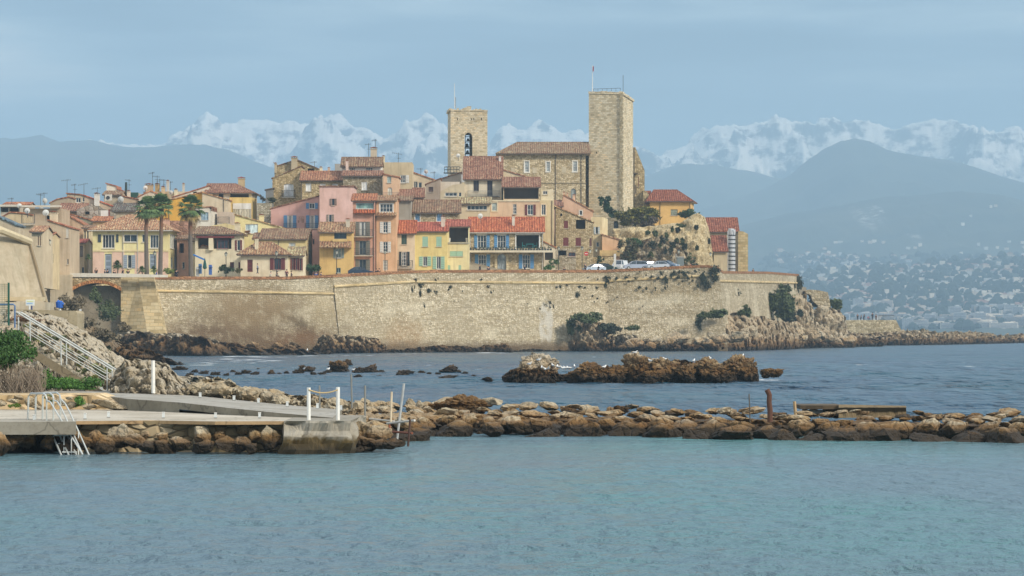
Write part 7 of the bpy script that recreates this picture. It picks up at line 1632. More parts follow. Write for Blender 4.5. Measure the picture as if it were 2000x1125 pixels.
# rooftop aerials and dishes
AM = paint(86, 88, 92)
AE = [(131, 350, 378, 541, 'red slanting roof, left skyline'), (146, 359, 380, 541, 'same red slanting roof, a little lower'), (164, 358, 384, 541, 'right end of the red slanting roof'), (23, 386, 400, 520, 'far left low rooftops'), (79, 378, 398, 480, 'cluster of satellite dishes, taller one'), (86, 376, 396, 480, 'cluster of satellite dishes, right one'), (190, 366, 380, 545, 'roofs left of the white wedge house'), (252, 350, 378, 551, 'green windscreen terrace'),
      (298, 336, 360, 541, 'stout chimneys, the tallest of its cluster'), (307, 343, 362, 541, 'stout chimneys, second in the cluster'), (312, 349, 364, 541, 'stout chimneys, third in the cluster'), (320, 350, 364, 541, 'stout chimneys, with a crossed top'), (333, 354, 372, 545, 'small roofs right of the chimney cluster'), (720, 280, 308, 534, 'attic storey, left of the thick chimney'), (733, 272, 290, 534, 'thick chimney above the attic storey'), (778, 298, 318, 540, 'flat beige block'), (822, 328, 345, 545, 'arched window house'), (614, 315, 330, 548, 'upper stone house'), (848, 335, 352, 545, 'small roofs left of the bell tower')]
for i, (px, y0, y1, d, lb) in enumerate(AE):
    d += shift(px); r = random.Random(i); root = empty('roof_aerial', P(px, y1, d), 'thin television aerial by the %s' % lb, 'aerial'); mb = MB(); b = P(px, y1+6, d); t = P(px, y0, d); mb.tube([b, t], .045, AM, 5); mb.build('mast', root)
    an = MB(); w = r.uniform(.5, 1.2); z = t.z-.2; tl = r.uniform(-.2, .2)
    an.box((t.x-.2, d, z), (w*1.5, .04, .04), AM, u=(1, 0, tl))
    for k in range(6): an.box((t.x-.2+w*1.5*(k/5-.5), d, z+tl*w*1.5*(k/5-.5)), (.03, .9, .03), AM); an.box((t.x-.2+w*1.5*(k/5-.5), d, z+tl*w*1.5*(k/5-.5)), (.03, .03, .34), AM)
    if i % 2: an.box((t.x+.1, d, z-.9), (.8, .04, .04), AM); an.box((t.x+.1, d, z-.9), (.03, .03, .4), AM)
    an.build('antenna', root)
DISH = [(87.4, 392, 5.5, 478, 'highest of the dish cluster'), (53.2, 411.6, 5.5, 415, 'leftmost big one of the dish cluster'), (80.2, 407, 5, 478, 'middle one of the dish cluster'), (89.4, 415.5, 6.3, 436, 'largest, lowest of the dish cluster'), (236, 389.7, 6.3, 518, 'beside the slanting roof near the first palm'), (38, 402, 4.8, 470, 'against the white roof slab at far left'), (108.5, 517, 3.6, 436, 'low on the big blank beige house'), (284, 367, 4.5, 538, 'left of the stout chimneys'), (334, 376, 4.4, 530, 'above the ochre gable'), (895, 304, 4.2, 548, 'at the roof corner beside the bell tower'), (832, 335, 4, 548, 'left of the bell tower foot'), (938, 422, 5.2, 492, 'white, on the bright red roof')]
for i, (px, py, rr_, d, lb) in enumerate(DISH):
    d += shift(px); root = empty('satellite_dish', P(px, py+rr_, d), 'white satellite dish %s' % lb, 'satellite dish', 'rooftop satellite dishes'); r0 = rr_/F*d; mb = MB(); wh = paint(216, 216, 210, wear=.1)
    prof = [(.001, r0*.28), (r0*.4, r0*.23), (r0*.75, r0*.1), (r0, 0), (r0*1.0, -.03), (r0*.75, r0*.06), (r0*.4, r0*.19), (.001, r0*.24)]; mb.lathe((0, 0, 0), prof, wh, 18)
    a = .35 if i % 2 else -.3; R_ = Matrix.Rotation(a, 3, 'Z') @ Matrix.Rotation(math.radians(-78), 3, 'X'); c = P(px, py, d-.6)
    mb.v = [tuple(R_ @ Vector((x, y, -z))+c) for (x, y, z) in mb.v]; mb.build('reflector', root)
    am = MB(); n = (R_ @ Vector((0, 0, 1))).normalized(); n = n if n.y < 0 else -n; am.tube([c-Vector((0, 0, r0)), c+n*r0*.9], .03, AM, 4); am.tube([c+n*r0*.8, c+n*r0*.95], .07, AM, 6); am.build('feed_arm', root)
    am = MB(); am.tube([c+Vector((0, .15, 0)), c+Vector((0, .3, -r0*1.5)), c+Vector((0, .3, -r0*2.4))], .05, AM, 5); am.build('bracket', root)
def flue2():
    mb = MB(); d = 549; mb.tube([P(246.3, 384, d), P(246.3, 356, d)], .28, paint(30, 50, 46), 8, r1=.22); o = mb.build('dark_flue', origin=P(246, 384, d)); tag(o, 'dark green metal flue standing by the green windscreen terrace', 'flue')
    mb = MB(); d = 552; mb.lathe(P(909, 333, 550), [(.01, -.9), (.55, -.9), (.55, .5), (.3, .7), (.01, .7)], paint(184, 186, 184, .4, .3), 12); o = mb.build('water_tank', origin=P(909, 340, 550)); tag(o, 'round grey water tank in front of the big ribbed roof', 'tank')
    mb = MB(); mb.tube([P(902, 356, 546), P(902, 341, 546)], .62, paint(196, 202, 206, .4), 12); o = mb.build('white_cistern', origin=P(902, 356, 546)); tag(o, 'pale cylindrical cistern left of the cream tall house', 'tank')
    mb = MB(); d = 538; mb.box(P(212, 386, d), (1.3, .5, 1.2), paint(214, 208, 194)); mb.lathe((0, 0, 0), [(.01, 0), (.36, 0), (.36, .05), (.01, .05)], paint(60, 60, 60), 12); c = P(211, 386, d-.3)
    n = 48; mb.v[-n:] = [(x+c.x, -z+c.y, y+c.z) for (x, y, z) in mb.v[-n:]]; o = mb.build('air_conditioner', origin=P(212, 388, d)); tag(o, 'boxy air conditioner with a round dark fan on the left rooftops', 'air conditioner')
flue2()
# ---------------------------------------------------------------- pier furniture
GALV = paint(196, 200, 196, rough=.4, metal=.3, wear=.5); WPOST = paint(226, 226, 220, wear=.4); GPOST = paint(128, 128, 122, wear=.6)
def ladder():
    root = empty('swimming_ladder', L(90, 822), 'galvanised swimming ladder with hooped handrails going down from the pier into the water', 'ladder')
    D0 = 75.0
    def pp(x, y, d=D0): return P(x, y, d)
    def zp(X_, Y_, d=D0): return P(X_/4.6875, 680+Y_/4.6875, d)
    def tube(name, pts, r=.022):
        m = MB(); m.tube([zp(*p) for p in pts], r, GALV, 8); return m.build(name, root)
    tube('rail', [(255, 655, 75.9), (262, 440, 75.9), (280, 416, 75.8), (395, 414, 75.2), (418, 432, 75.0), (427, 460, 75), (427, 670, 75), (570, 1000, 74.0)], .026)
    tube('rail', [(325, 655, 76.0), (328, 440, 76), (345, 416, 75.8), (455, 412, 75.4), (482, 430, 75.2), (490, 460, 75.1), (488, 670, 75.1), (632, 985, 74.1)], .026)
    tube('rail', [(390, 655, 76.1), (392, 436, 76.1), (408, 412, 76), (520, 408, 75.5), (545, 428, 75.3), (553, 460, 75.2), (553, 660, 75.2), (706, 992, 74.2)], .026)
    tube('handrail', [(430, 478, 74.95), (462, 495, 74.8), (500, 560, 74.6), (757, 975, 73.9)]); tube('handrail', [(496, 478, 75), (525, 490, 74.9), (560, 545, 74.7), (757, 975, 73.95)]); tube('handrail', [(560, 470, 75.1), (598, 510, 75), (640, 590, 74.8), (818, 985, 74.1)])
    for (x, y0, y1) in ((586, 780, 990), (653, 770, 990), (718, 765, 985)): tube('strut', [(x, y0, 74.4), (x, y1, 74.3)], .018)
    for i, (x0, x1, y) in enumerate(((452, 592, 722), (490, 628, 798), (528, 664, 876), (568, 704, 950))):
        m = MB(); a = zp(x0, y, 74.85-.2*i); b = zp(x1, y, 74.95-.2*i); m.box((a+b)/2, ((b-a).length, .16, .035), GALV, u=(b-a)); m.build('tread', root)
    tube('hook', [(415, 810, 74.9), (425, 840, 74.7), (490, 862, 74.6)], .015)
ladder()
def post(name, px, y0, px1, y1, d, r, mat, label, cat='post', n=8, group=None):
    mb = MB(); mb.tube([P(px1, y1, d), P((px+px1)/2, (y0+y1)/2, d), P(px, y0, d)], r, mat, n); o = mb.build(name, origin=P(px1, y1, d)); return tag(o, label, cat, group)
wp1 = post('rope_post', 603, 757, 603, 824, 75.4, .052, WPOST, 'left of the two white posts joined by a rope on the mooring block')
wp2 = post('rope_post', 660, 756, 660, 823, 75.4, .052, WPOST, 'right of the two white posts joined by a rope on the mooring block')
mb = MB(); pts = [P(603+57*t, 762-1+7*(1-(2*t-1)**2)*.9, 75.35) for t in [i/10 for i in range(11)]]; mb.tube(pts, .018, paint(206, 176, 120), 6); tag(mb.build('rope', origin=pts[0]), 'tan rope slung between the two white posts', 'rope')
post('tall_white_post', 299, 704, 299.5, 768, 92, .062, WPOST, 'single white post standing alone before the huge furrowed boulder')
post('thin_post', 624, 753, 624.5, 797, 86, .025, GPOST, 'thin grey post behind the roped white posts')
post('thin_post', 686, 731, 687.5, 797, 86, .025, GPOST, 'tallest thin grey post, right of the roped posts')
post('thin_post', 713, 753, 713, 822, 80, .028, GPOST, 'dark grey post between the mooring block and the pipe rail')
post('two_tone_post', 765, 765, 763, 828, 79, .03, paint(214, 196, 166, wear=.8), 'white post with a rusty foot beside the tilted pole')
post('tilted_pole', 789, 749, 775, 862, 78.5, .034, paint(176, 178, 176, wear=.7), 'tilted grey pole leaning right, rusty below')
post('short_pile', 801, 820, 797, 872, 77.2, .03, paint(74, 48, 36), 'short rusty pile standing in the water')
mb = MB(); mb.tube([P(722, 818, 79.5), P(770, 823, 79)], .03, paint(196, 190, 178), 6); mb.tube([P(756, 827, 78.6), P(810, 821, 77.4)], .035, paint(206, 202, 192), 6); mb.tube([P(762, 843, 78.4), P(805, 846, 77.4)], .035, paint(130, 70, 44), 6); mb.tube([P(760, 827, 78.6), P(762, 845, 78.4)], .03, paint(130, 70, 44), 6)
tag(mb.build('pipe_rail', origin=P(770, 825, 78.6)), 'broken pipe rail with a rusty lower bar between the tilted pole and the pile', 'pipe rail')
post('thin_stick', 1463, 769, 1465, 826, 86, .018, paint(84, 74, 62), 'thin dark stick standing on the breakwater left of the driftwood trunk')
mb = MB(); dl = 86.5; mb.tube([P(1504, 824, dl), P(1504, 800, dl), P(1502, 785, dl), P(1503, 772, dl), P(1498, 761, dl)], [.085, .085, .08, .08, .085], paint(92, 62, 48, .9, wear=.7), 10); tag(mb.build('driftwood_trunk', origin=P(1504, 824, dl)), 'bent brown driftwood trunk planted upright on the breakwater', 'trunk')
mb = MB(); mb.tube([P(1225, 800, 99), P(1229, 790, 99)], .03, LM, 5); mb.tube([P(1222, 790, 99), P(1228, 797, 99)], .02, LM, 5); mb.tube([P(1234, 789, 99), P(1228, 797, 99)], .02, LM, 5); tag(mb.build('dry_twig', origin=P(1226, 800, 99)), 'small dry twig sticking up from the middle of the breakwater', 'twig')
def slabwreck():
    d = 99.0; root = empty('concrete_slab', P(1660, 812, d), 'long weathered concrete slab propped on blocks near the right end of the breakwater', 'slab'); mo = concrete(126, 110, 82); dk = paint(66, 54, 42); k = d/F
    def bx(nm, x0, x1, y0, y1, m, dy=0, th=2.4):
        b = MB(); b.box(P((x0+x1)/2, (y0+y1)/2, d+dy+th/2), ((x1-x0)*k, th, (y1-y0)*k), m); b.build(nm, root)
    bx('top_plate', 1556, 1640, 790, 797.5, concrete(92, 78, 58)); bx('block', 1568, 1576, 797.6, 812, dk, .1, .5); bx('white_panel', 1577, 1630, 800.5, 808, paint(176, 172, 160), .5, .1); bx('block', 1630, 1640, 797.6, 812, dk, .1, .5)
    b = MB(); rows = []
    r = random.Random(3)
    for i in range(41):
        t = i/40; x = 1638+132*t; n1 = mnoise.noise(Vector((t*14, 0, 0))); 
        ring = [(x, 790+2.6*t+.6*n1, -.1), (x, 796+.8*n1, -.3), (x, 804+1.5*n1, -.12+.1*n1), (x, 816, -.2), (x, 816, 2.2), (x, 790+2.6*t, 2.3)]
        rows.append([P(q[0], q[1], d+q[2]) for q in ring])
    b.grid(rows, mo, closed=True); b.face(rows[0], mo); b.face(rows[-1][::-1], mo); b.build('main_block', root)
    mb = MB(); mb.tube([P(1554, 812, d-1), P(1551.5, 784, d-1)], .06, paint(176, 148, 108), 6); tag(mb.build('short_plank', origin=P(1554, 812, d-1)), 'short pale plank standing at the left end of the concrete slab', 'plank')
slabwreck()
BL = [(197.8, 757, 766, 97, 'at the foot of the stone steps'), (391, 767.5, 776.5, 90, 'leftmost on the far edge of the upper path'), (457, 773.5, 782, 87, 'second on the far edge of the path'), (504.7, 778.5, 787, 86, 'third on the far edge of the path'), (561, 785, 794, 83.5, 'fourth on the far edge of the path'), (620, 788.5, 798, 82, 'behind the roped white posts'), (666, 792.5, 801, 81, 'just right of the roped white posts'),
      (66.8, 811, 821.5, 75.8, 'between the hoops of the swimming ladder'), (166, 807.5, 818, 76.5, 'on the lower path right of the ladder'), (212, 804.5, 815, 77.5, 'on the lower path, second right of the ladder'), (319, 805.5, 816, 77, 'on the lower path halfway along'), (421, 807, 816, 77, 'second from the mooring block, lower path'), (507, 806.5, 816, 77, 'on the lower path nearest the mooring block')]
for px, y0, y1, d, lb in BL:
    k = d/F; c = P(px, (y0+y1)/2, d); mb = MB(); mb.box(c, (4.6*k, .08, (y1-y0)*k), paint(206, 212, 212, wear=.3)); mb.box(c+Vector((0, .0, (y1-y0)*k/2+.008)), (5.2*k, .10, .016), WPOST); mb.box(c-Vector((0, 0, (y1-y0)*k/2)), (6*k, .12, .02), GPOST)
    tag(mb.build('marker_post', origin=P(px, y1, d)), 'little white marker post %s' % lb, 'marker post', 'little white marker posts')
def steps():
    d = 96.4; k = d/F; root = empty('stone_steps', P(200, 766, d), 'flight of concrete steps with steel handrails climbing the slope from the pier', 'steps'); c = concrete(150, 142, 122); n = 15
    for i in range(n):
        t = i/n; px = 202-t*168; py = 764-t*108; b = MB(); b.box(P(px-5, py+1.5, d+.6)+Vector((0, 0, 0)), (13.5*k, 1.25, 3.2*k), c); b.build('step', root)
    b = MB(); b.prism([P(34, 663, d-.05), P(34, 679, d-.05), P(194, 780, d-.05), P(212, 774, d-.05), P(208, 768, d-.05)][::-1], (0, .12, 0), concrete(136, 124, 100)); b.build('stringer', root)
    b = MB(); b.prism([P(34, 663, d+1.2), P(34, 679, d+1.2), P(194, 780, d+1.2), P(208, 768, d+1.2)][::-1], (0, .12, 0), concrete(136, 124, 100)); b.build('stringer', root)
    for j, (dd, ox, oy) in enumerate(((d+.02, 0, 0), (d+1.1, 8, 0))):
        hr = MB(); A = [(29+ox*.9, 640), (29+ox*.9, 612), (33+ox*.9, 610+oy)] if j == 0 else [(38, 612), (41, 610)]
        hr.tube([P(*q, dd) for q in A]+[P(120+ox, 662, dd), P(218+ox, 721.5, dd), P(219.5+ox, 724, dd), P(217+ox, 727, dd)], .028, GALV, 8); hr.build('handrail', root)
        for (px, y0) in ((36 if j == 0 else 48, 617), (119, 663), (209, 717)):
            q = MB(); pxx = px+ox*(1.3 if j else 1); q.tube([P(pxx, y0+2, dd), P(pxx+.6, y0+50, dd)], .024, GALV, 7); q.build('post', root)
        for oo in (16, 28):
            q = MB(); q.tube([P(48+ox, 618+oo, dd), P(120+ox, 662+oo, dd), P(209+ox, 715+oo, dd)], .014, GALV, 6); q.build('mid_rail', root)
steps()
def fence():
    d = 92; root = empty('mesh_fence', P(16, 640, d), 'green mesh fence with one tall post at the left edge', 'fence'); g = paint(30, 84, 70, .6)
    b = MB(); b.box(P(17, 594, d), (.055, .055, 84/F*d), g); b.build('post', root)
    b = MB()
    for i in range(20): b.box(P(15-3.2*i, 594, d), (.008, .008, 80/F*d), g)
    for i in range(22): b.box(P(-16, 555+3.8*i, d), (64/F*d, .008, .008), g)
    b.build('mesh', root)
    b = MB(); q = paint(90, 120, 160, .5); b.tube([P(-30, 594.5, d+1), P(26, 594.5, d+1), P(29, 597, d+1), P(29, 640, d+1)], .03, q, 7); o = b.build('blue_rail', origin=P(29, 640, d+1)); tag(o, 'bluish pipe rail bending down beside the green fence', 'rail')
    d = 176; mm = concrete(186, 170, 138); b = MB()
    b.prism([P(22, 604, d), P(148, 607, d), P(151, 612, d), P(149, 660, d), P(22, 660, d)][::-1], (0, 3, 0), mm); o = b.build('terrace_parapet', origin=P(90, 622, d)); tag(o, 'low rounded concrete parapet below the bastion wall', 'wall')
    root = empty('information_board', P(58, 604, 180), 'white information board with a faint blue and green picture below the bastion', 'sign'); d = 180
    b = MB(); b.box(P(59, 591, d), (17/F*d, .05, 11.5/F*d), paint(222, 226, 224, wear=0)); b.box(P(59, 588.5, d-.03), (13/F*d, .02, 2/F*d), paint(214, 222, 160, wear=0)); b.box(P(58, 592.5, d-.03), (12/F*d, .02, 2.2/F*d), paint(150, 184, 216, wear=0)); b.build('panel', root)
    b = MB(); b.tube([P(57.5, 597, d), P(57.5, 606, d)], .05, WPOST, 6); b.build('post', root); b = MB(); b.tube([P(62, 597, d), P(62, 606, d)], .05, paint(40, 60, 120), 6); b.build('post', root)
    b = MB(); d = 182; bl = paint(36, 92, 176, .5); b.lathe(P(116, 598, d), [(.01, -.12), (.22, -.1), (.24, .26), (.15, .34), (.01, .36)], bl, 10); b.tube([P(112, 588, d), P(124, 595, d)], .1, bl, 8); b.tube([P(117, 600, d), P(117, 606, d)], .08, WPOST, 6); o = b.build('blue_telescope', origin=P(117, 606, d)); tag(o, 'bright blue coin telescope on a white stand below the bastion', 'telescope')
    b = MB(); d = 240; b.box(P(157, 609, d), (3.4/F*d, .2, 10/F*d), WPOST); o = b.build('white_marker', origin=P(157, 614, d)); tag(o, 'small white upright marker under the arched bridge', 'marker')
fence()

# ---------------------------------------------------------------- cars
def car(px, pyb, d, yaw, col, label, kind='hatch', Lg=4.1):
    """pyb: photo row of the wheels' foot"""
    base = P(px, pyb, d); root = empty('parked_car', base, label, 'car', 'cars parked behind the rampart'); body = paint(*col, rough=.3, wear=.06); gl = glass_dark(34, 42, 50); blk = paint(24, 24, 26)
    W = 1.72; van = kind == 'van'; H1 = .95; H2 = 1.46 if not van else 1.95
    if kind == 'mpv': H2 = 1.62
    R = Matrix.Rotation(yaw, 3, 'Z')
    def T(x, y, z): return R @ Vector((x, y, z))+base
    l = Lg/2
    if van: lo = [(-l, .35), (-l, 1.0), (-l+.5, 1.12), (l-.05, 1.15), (l, .35)]; gh = [(-l+.5, 1.12), (-l+1.25, 1.9), (-l+1.6, H2), (l-.15, H2), (l-.05, 1.15)]
    elif kind == 'estate': lo = [(-l, .3), (-l, .72), (-l+.9, .95), (l-.02, .98), (l, .35)]; gh = [(-l+1.1, .95), (-l+1.85, H2-.04), (-l+2.2, H2), (l-.35, H2-.05), (l-.02, .98)]
    elif kind == 'mpv': lo = [(-l, .3), (-l, .8), (-l+.75, 1.0), (l-.02, 1.02), (l, .35)]; gh = [(-l+.8, 1.0), (-l+1.65, H2-.06), (-l+2.1, H2), (l-.3, H2-.06), (l-.02, 1.02)]
    else: lo = [(-l, .3), (-l, .70), (-l+1.0, .92), (l-.25, .96), (l, .82), (l, .35)]; gh = [(-l+1.05, .92), (-l+1.85, H2-.05), (-l+2.3, H2), (l-1.0, H2-.06), (l-.25, .96)]
    def ext(pl, w0, w1, mat, z0, z1, name, par, shrink=0):
        mb = MB(); A = []; B = []
        for (x, z) in pl:
            t = 0 if z1 == z0 else (z-z0)/(z1-z0); w = w0+(w1-w0)*max(0, min(1, t)); A.append(T(x, -w/2, z)); B.append(T(x, w/2, z))
        mb.face(A, mat); mb.face(B[::-1], mat); n = len(pl)
        for i in range(n): j = (i+1) % n; mb.face([A[j], A[i], B[i], B[j]], mat)
        return mb.build(name, par)
    ext(lo, W, W, body, 0, 1, 'body', root)
    ext(gh, W-.06, W-.42, gl, gh[0][1], H2, 'windows', root)
    rp = [(gh[1][0]-.02, gh[1][1]), (gh[2][0], gh[2][1]+.03), (gh[3][0], gh[3][1]+.03), (gh[3][0]+.04, gh[3][1]-.03), (gh[2][0], gh[2][1]-.04)]
    ext(rp, W-.38, W-.38, body, 0, 9, 'roof', root)
    pb = MB()
    for s in (-1, 1):
        for (x0, z0, x1, z1) in ((gh[0][0], gh[0][1], gh[1][0], gh[1][1]), (0, gh[0][1]+.0, 0.03, H2-.02), (gh[4][0], gh[4][1], gh[3][0], gh[3][1])):
            pb.tube([T(x0, s*(W/2-.03), z0), T(x1, s*(W/2-.19), z1)], .04, body, 5)
    if van: pb.prism([T(-l+2.0, -W/2+.02, 1.1), T(l-.1, -W/2+.02, 1.1), T(l-.2, -W/2+.16, 1.85), T(-l+2.0, -W/2+.16, 1.85)], T(0, .03, 0)-base, body)
    pb.build('pillars', root)
    for x in (-l+.75, l-.8):
        for s in (-1, 1):
            wb = MB(); c = T(x, s*(W/2-.08), .3); ax = R @ Vector((0, 1, 0)); wb.tube([c-ax*.1, c+ax*.1], .31, blk, 14); w = wb.build('wheel', root); hb = MB(); hb.tube([c-ax*.115, c+ax*.115], .18, GALV, 10); hb.build('rim', w)
    for s in (-1, 1):
        hb = MB(); hb.box(T(-l+.03, s*.62, .66), (.1, .34, .15), paint(224, 226, 220, .2), u=R @ Vector((1, 0, 0))); hb.build('headlight', root)
        hb = MB(); hb.box(T(l-.02, s*.70, .78), (.08, .2, .22), paint(150, 30, 28, .3), u=R @ Vector((1, 0, 0))); hb.build('taillight', root)
        hb = MB(); hb.box(T(gh[0][0]+.45, s*(W/2+.08), 1.0), (.12, .18, .13), body, u=R @ Vector((1, 0, 0))); hb.build('mirror', root)
car(1160, 531.5, 510, math.radians(25), (176, 190, 204), 'pale blue-grey car left of the dark green estate', 'hatch')
car(1183, 530, 513, math.radians(170), (40, 62, 56), 'dark green estate car in front of the promenade wall', 'estate', 4.4)
car(1211, 529, 517, math.radians(70), (224, 226, 228), 'white van beside the white pillar', 'van', 4.6)
car(1241, 527, 511, math.radians(8), (168, 178, 196), 'large silver-blue people carrier nearest the parapet', 'mpv', 4.3)
car(1264, 525.5, 516, math.radians(20), (60, 78, 96), 'dark blue car between the two silver ones', 'hatch')
car(1284, 526, 510, math.radians(12), (186, 194, 204), 'silver hatchback right of the dark blue car', 'hatch')
car(1303, 525, 513, math.radians(150), (120, 140, 164), 'blue-grey car, last on the right of the row', 'estate', 4.3)
car(704, 538.5, 468, math.radians(186), (44, 62, 84), 'dark blue car below the balcony house', 'hatch')

# ---------------------------------------------------------------- people
SKIN = paint(198, 152, 124, .7, wear=.05)
def sk(name, nodes, edges, mat, parent, sub=2):
    me = bpy.data.meshes.new(name); me.from_pydata([n[0] for n in nodes], edges, []); me.update()
    o = link(me, name, parent); me.materials.append(mat)
    bm = bmesh.new(); bm.from_mesh(me); ly = bm.verts.layers.skin.verify()
    for v, n in zip(bm.verts, nodes): v[ly].radius = (n[1], n[2] if len(n) > 2 else n[1]); v[ly].use_root = (v.index == 0)
    bm.to_mesh(me); bm.free()
    m = o.modifiers.new('skin', 'SKIN'); s = o.modifiers.new('smooth', 'SUBSURF'); s.levels = sub; s.render_levels = sub; m.use_smooth_shade = True
    return o
def person(pos_, h, jac, tro, hair, label, pose='stand', yaw=0.0, group='people on the rampart walk', arm=0):
    root = empty('person', pos_, label, 'person', group); root.rotation_euler = (0, 0, yaw); s = h/1.75
    def V(x, y, z): return (x*s, y*s, z*s)
    if pose == 'sit': hz = .48; kn = (.42, .46); ft = (.45, .04)
    else: hz = .92; kn = (.03, .50); ft = (.0, .06)
    st = .12 if pose == 'walk' else 0; bend = .10 if pose == 'lean' else 0
    N = [(V(0, 0, hz), .13*s, .10*s), (V(0, -bend, hz+.28), .125*s, .095*s), (V(0, -bend*1.6, hz+.50), .15*s, .10*s), (V(0, -bend*1.9, hz+.60), .055*s), (V(0, -bend*2.1-.01, hz+.70), .085*s, .095*s), (V(0, -bend*2.2-.01, hz+.79), .075*s, .085*s)]
    E = [(0, 1), (1, 2), (2, 3), (3, 4), (4, 5)]
    def add(par, p, r): N.append((V(*p), r*s)); E.append((par, len(N)-1)); return len(N)-1
    J = []
    for sg in (-1, 1):
        a = add(2, (sg*.19, -bend*1.5, hz+.50), .055); b = add(a, (sg*.25, -.02-bend+.06*arm, hz+.25), .042); e = (sg*.21, -.16-bend-.1*arm, hz+.04+.25*arm); c = add(b, e, .030); add(c, (e[0], e[1]-.07, e[2]-.05), .028)
        k = add(0, (sg*.10, -.02, hz-.04), .09); fy = -kn[0]+sg*st*.6; kk = add(k, (sg*.11, fy, kn[1] if pose == 'sit' else .50), .062); f = add(kk, (sg*.11, -ft[0]-sg*st, .08), .042); add(f, (sg*.11, -ft[0]-sg*st-.14, .04), .035)
    sk('body', N, E, SKIN, root)
    jm = paint(*jac, rough=.85, wear=.1); g = 1.22
    JN = [(N[0][0], N[0][1]*g, N[0][2]*g), (N[1][0], N[1][1]*g, N[1][2]*g), (N[2][0], N[2][1]*g, N[2][2]*g)]; JE = [(0, 1), (1, 2)]
    for b in (6, 14):
        i = len(JN); JN += [(N[b][0], .07*s), (N[b+1][0], .058*s), (N[b+2][0], .044*s)]; JE += [(2, i), (i, i+1), (i+1, i+2)]
    sk('jacket', JN, JE, jm, root)
    tm = paint(*tro, rough=.85, wear=.1); TN = [(N[0][0], .15*s, .12*s)]; TE = []
    for b in (10, 18):
        i = len(TN); TN += [(N[b][0], .10*s), (N[b+1][0], .075*s), (N[b+2][0], .058*s)]; TE += [(0, i), (i, i+1), (i+1, i+2)]
    sk('trousers', TN, TE, tm, root)
    hm = paint(*hair, rough=.8, wear=.05); hb = MB(); c = Vector(N[4][0])+Vector((0, .02*s, .035*s)); n = 10
    hb.lathe((0, 0, 0), [(.088*s, -.06*s), (.104*s, .0), (.098*s, .06*s), (.06*s, .11*s), (.001, .125*s)], hm, n); hb.v = [(x+c.x, y*1.05+c.y, z+c.z) for (x, y, z) in hb.v]
    me = hb.build('hair'); me.parent = root
    for i, sg in enumerate((-1, 1)):
        eb = MB(); q = Vector(N[4][0])+Vector((sg*.03*s, -.088*s, .02*s)); eb.box(q, (.018*s, .01, .012*s), blk_()); me = eb.build('eye'); me.parent = root
@cached
def blk_(): return paint(30, 26, 24)
def onwalk(px, py_head, d, h, *a, **k):
    z = Z(py_head, d)-h; person(Vector((X(px, d), d, z)), h, *a, **k)
DK = (34, 38, 48); NAVY = (38, 46, 70); HB = (52, 40, 34)
PE = [(188, 523, 440, DK, 'dark-clad person at the white parapet left of the blue door'), (205, 526, 440, (44, 46, 52), 'left one of a close pair at the white parapet'), (210, 525.5, 441, DK, 'right one of a close pair at the white parapet'), (224, 527, 441, (52, 40, 40), 'person half hidden beside the round yucca'), (240, 524, 441, DK, 'left one of two dark figures right of the yucca'), (250, 525, 441, (46, 44, 50), 'right one of two dark figures right of the yucca'),
      (304, 528, 443, (60, 84, 150), 'person in bright blue between the palm trunks'), (345, 526, 446, DK, 'dark figure sitting between the middle and right palms'), (529, 530, 450, (206, 200, 180), 'person in a cream jacket, left one in front of the maroon shutters'), (543.5, 529.5, 450, (214, 206, 178), 'person in a cream jacket, right one in front of the maroon shutters'), (560, 526, 452, (92, 44, 50), 'person in wine red by the cottage corner'), (569, 529, 452, (80, 56, 60), 'small figure in brown right of the one in wine red'),
      (617, 531, 451, (44, 84, 150), 'person in blue leaning on the wall before the hedge'), (627, 531, 452, (40, 66, 100), 'person in dark blue beside the one in blue'), (735, 524.5, 462, (40, 36, 40), 'left one of a dark pair before the orange house'), (739.5, 524, 462, (56, 44, 44), 'right one of a dark pair before the orange house'), (937, 516, 482, DK, 'dark figure in front of the first arched window of the stone house'), (954, 519.5, 483, (30, 50, 70), 'smaller dark figure right of the first arched window'), (1026, 517, 488, NAVY, 'dark figure in front of the second arched window'),
      (1102, 521, 495, (60, 60, 62), 'figure alone by the left lamp post'), (1143, 514, 497, DK, 'tall dark figure beside the no-entry sign'), (1168, 517, 499, (30, 34, 40), 'dark figure between the pale car and the estate car'), (1471, 524.5, 560, DK, 'lone dark figure on the rampart right of the store'), (1349, 514, 505, (196, 70, 60), 'person in red near the end of the car park')]
for i, (px, py, d, c, lb) in enumerate(PE):
    onwalk(px, py, d, 1.68+.04*(i % 3), c, (46, 48, 60), HB if i % 4 else (120, 116, 110), lb, 'lean' if i % 3 == 0 else 'stand', (i*1.3) % 6.28, arm=(i % 2)*.6)
onwalk(503, 514.5, 455.5, 1.72, (132, 142, 160), (44, 50, 70), HB, 'walking man in a grey-blue shirt in front of the maroon door', 'walk', 1.4)
for i, (px, py, h, c, lb, po) in enumerate([(1675, 613, 1.6, DK, 'leftmost standing figure on the mole', 'stand'), (1681, 615, 1.5, (60, 60, 70), 'second figure from the left on the mole, stooping', 'lean'), (1687, 613.5, 1.55, (50, 60, 60), 'third figure from the left on the mole', 'lean'), (1695.5, 617, 1.1, (180, 80, 96), 'child in pink on the mole', 'stand'), (1699, 617.5, 1.15, (40, 40, 50), 'small dark figure right of the child in pink', 'stand'), (1704, 610.5, 1.8, (28, 30, 36), 'tallest dark figure on the mole', 'stand'), (1711, 614, 1.6, (52, 40, 44), 'figure right of the tallest one on the mole', 'stand'), (1771, 642, 1.3, DK, 'lone figure on the rocks just past the end of the mole', 'lean')]):
    d = 737 if i < 7 else 722; h = h*1.18; person(Vector((X(px, d), d, Z(py, d)-h)), h, c, (40, 42, 50), HB, lb, po, i*1.1, 'people out on the mole')

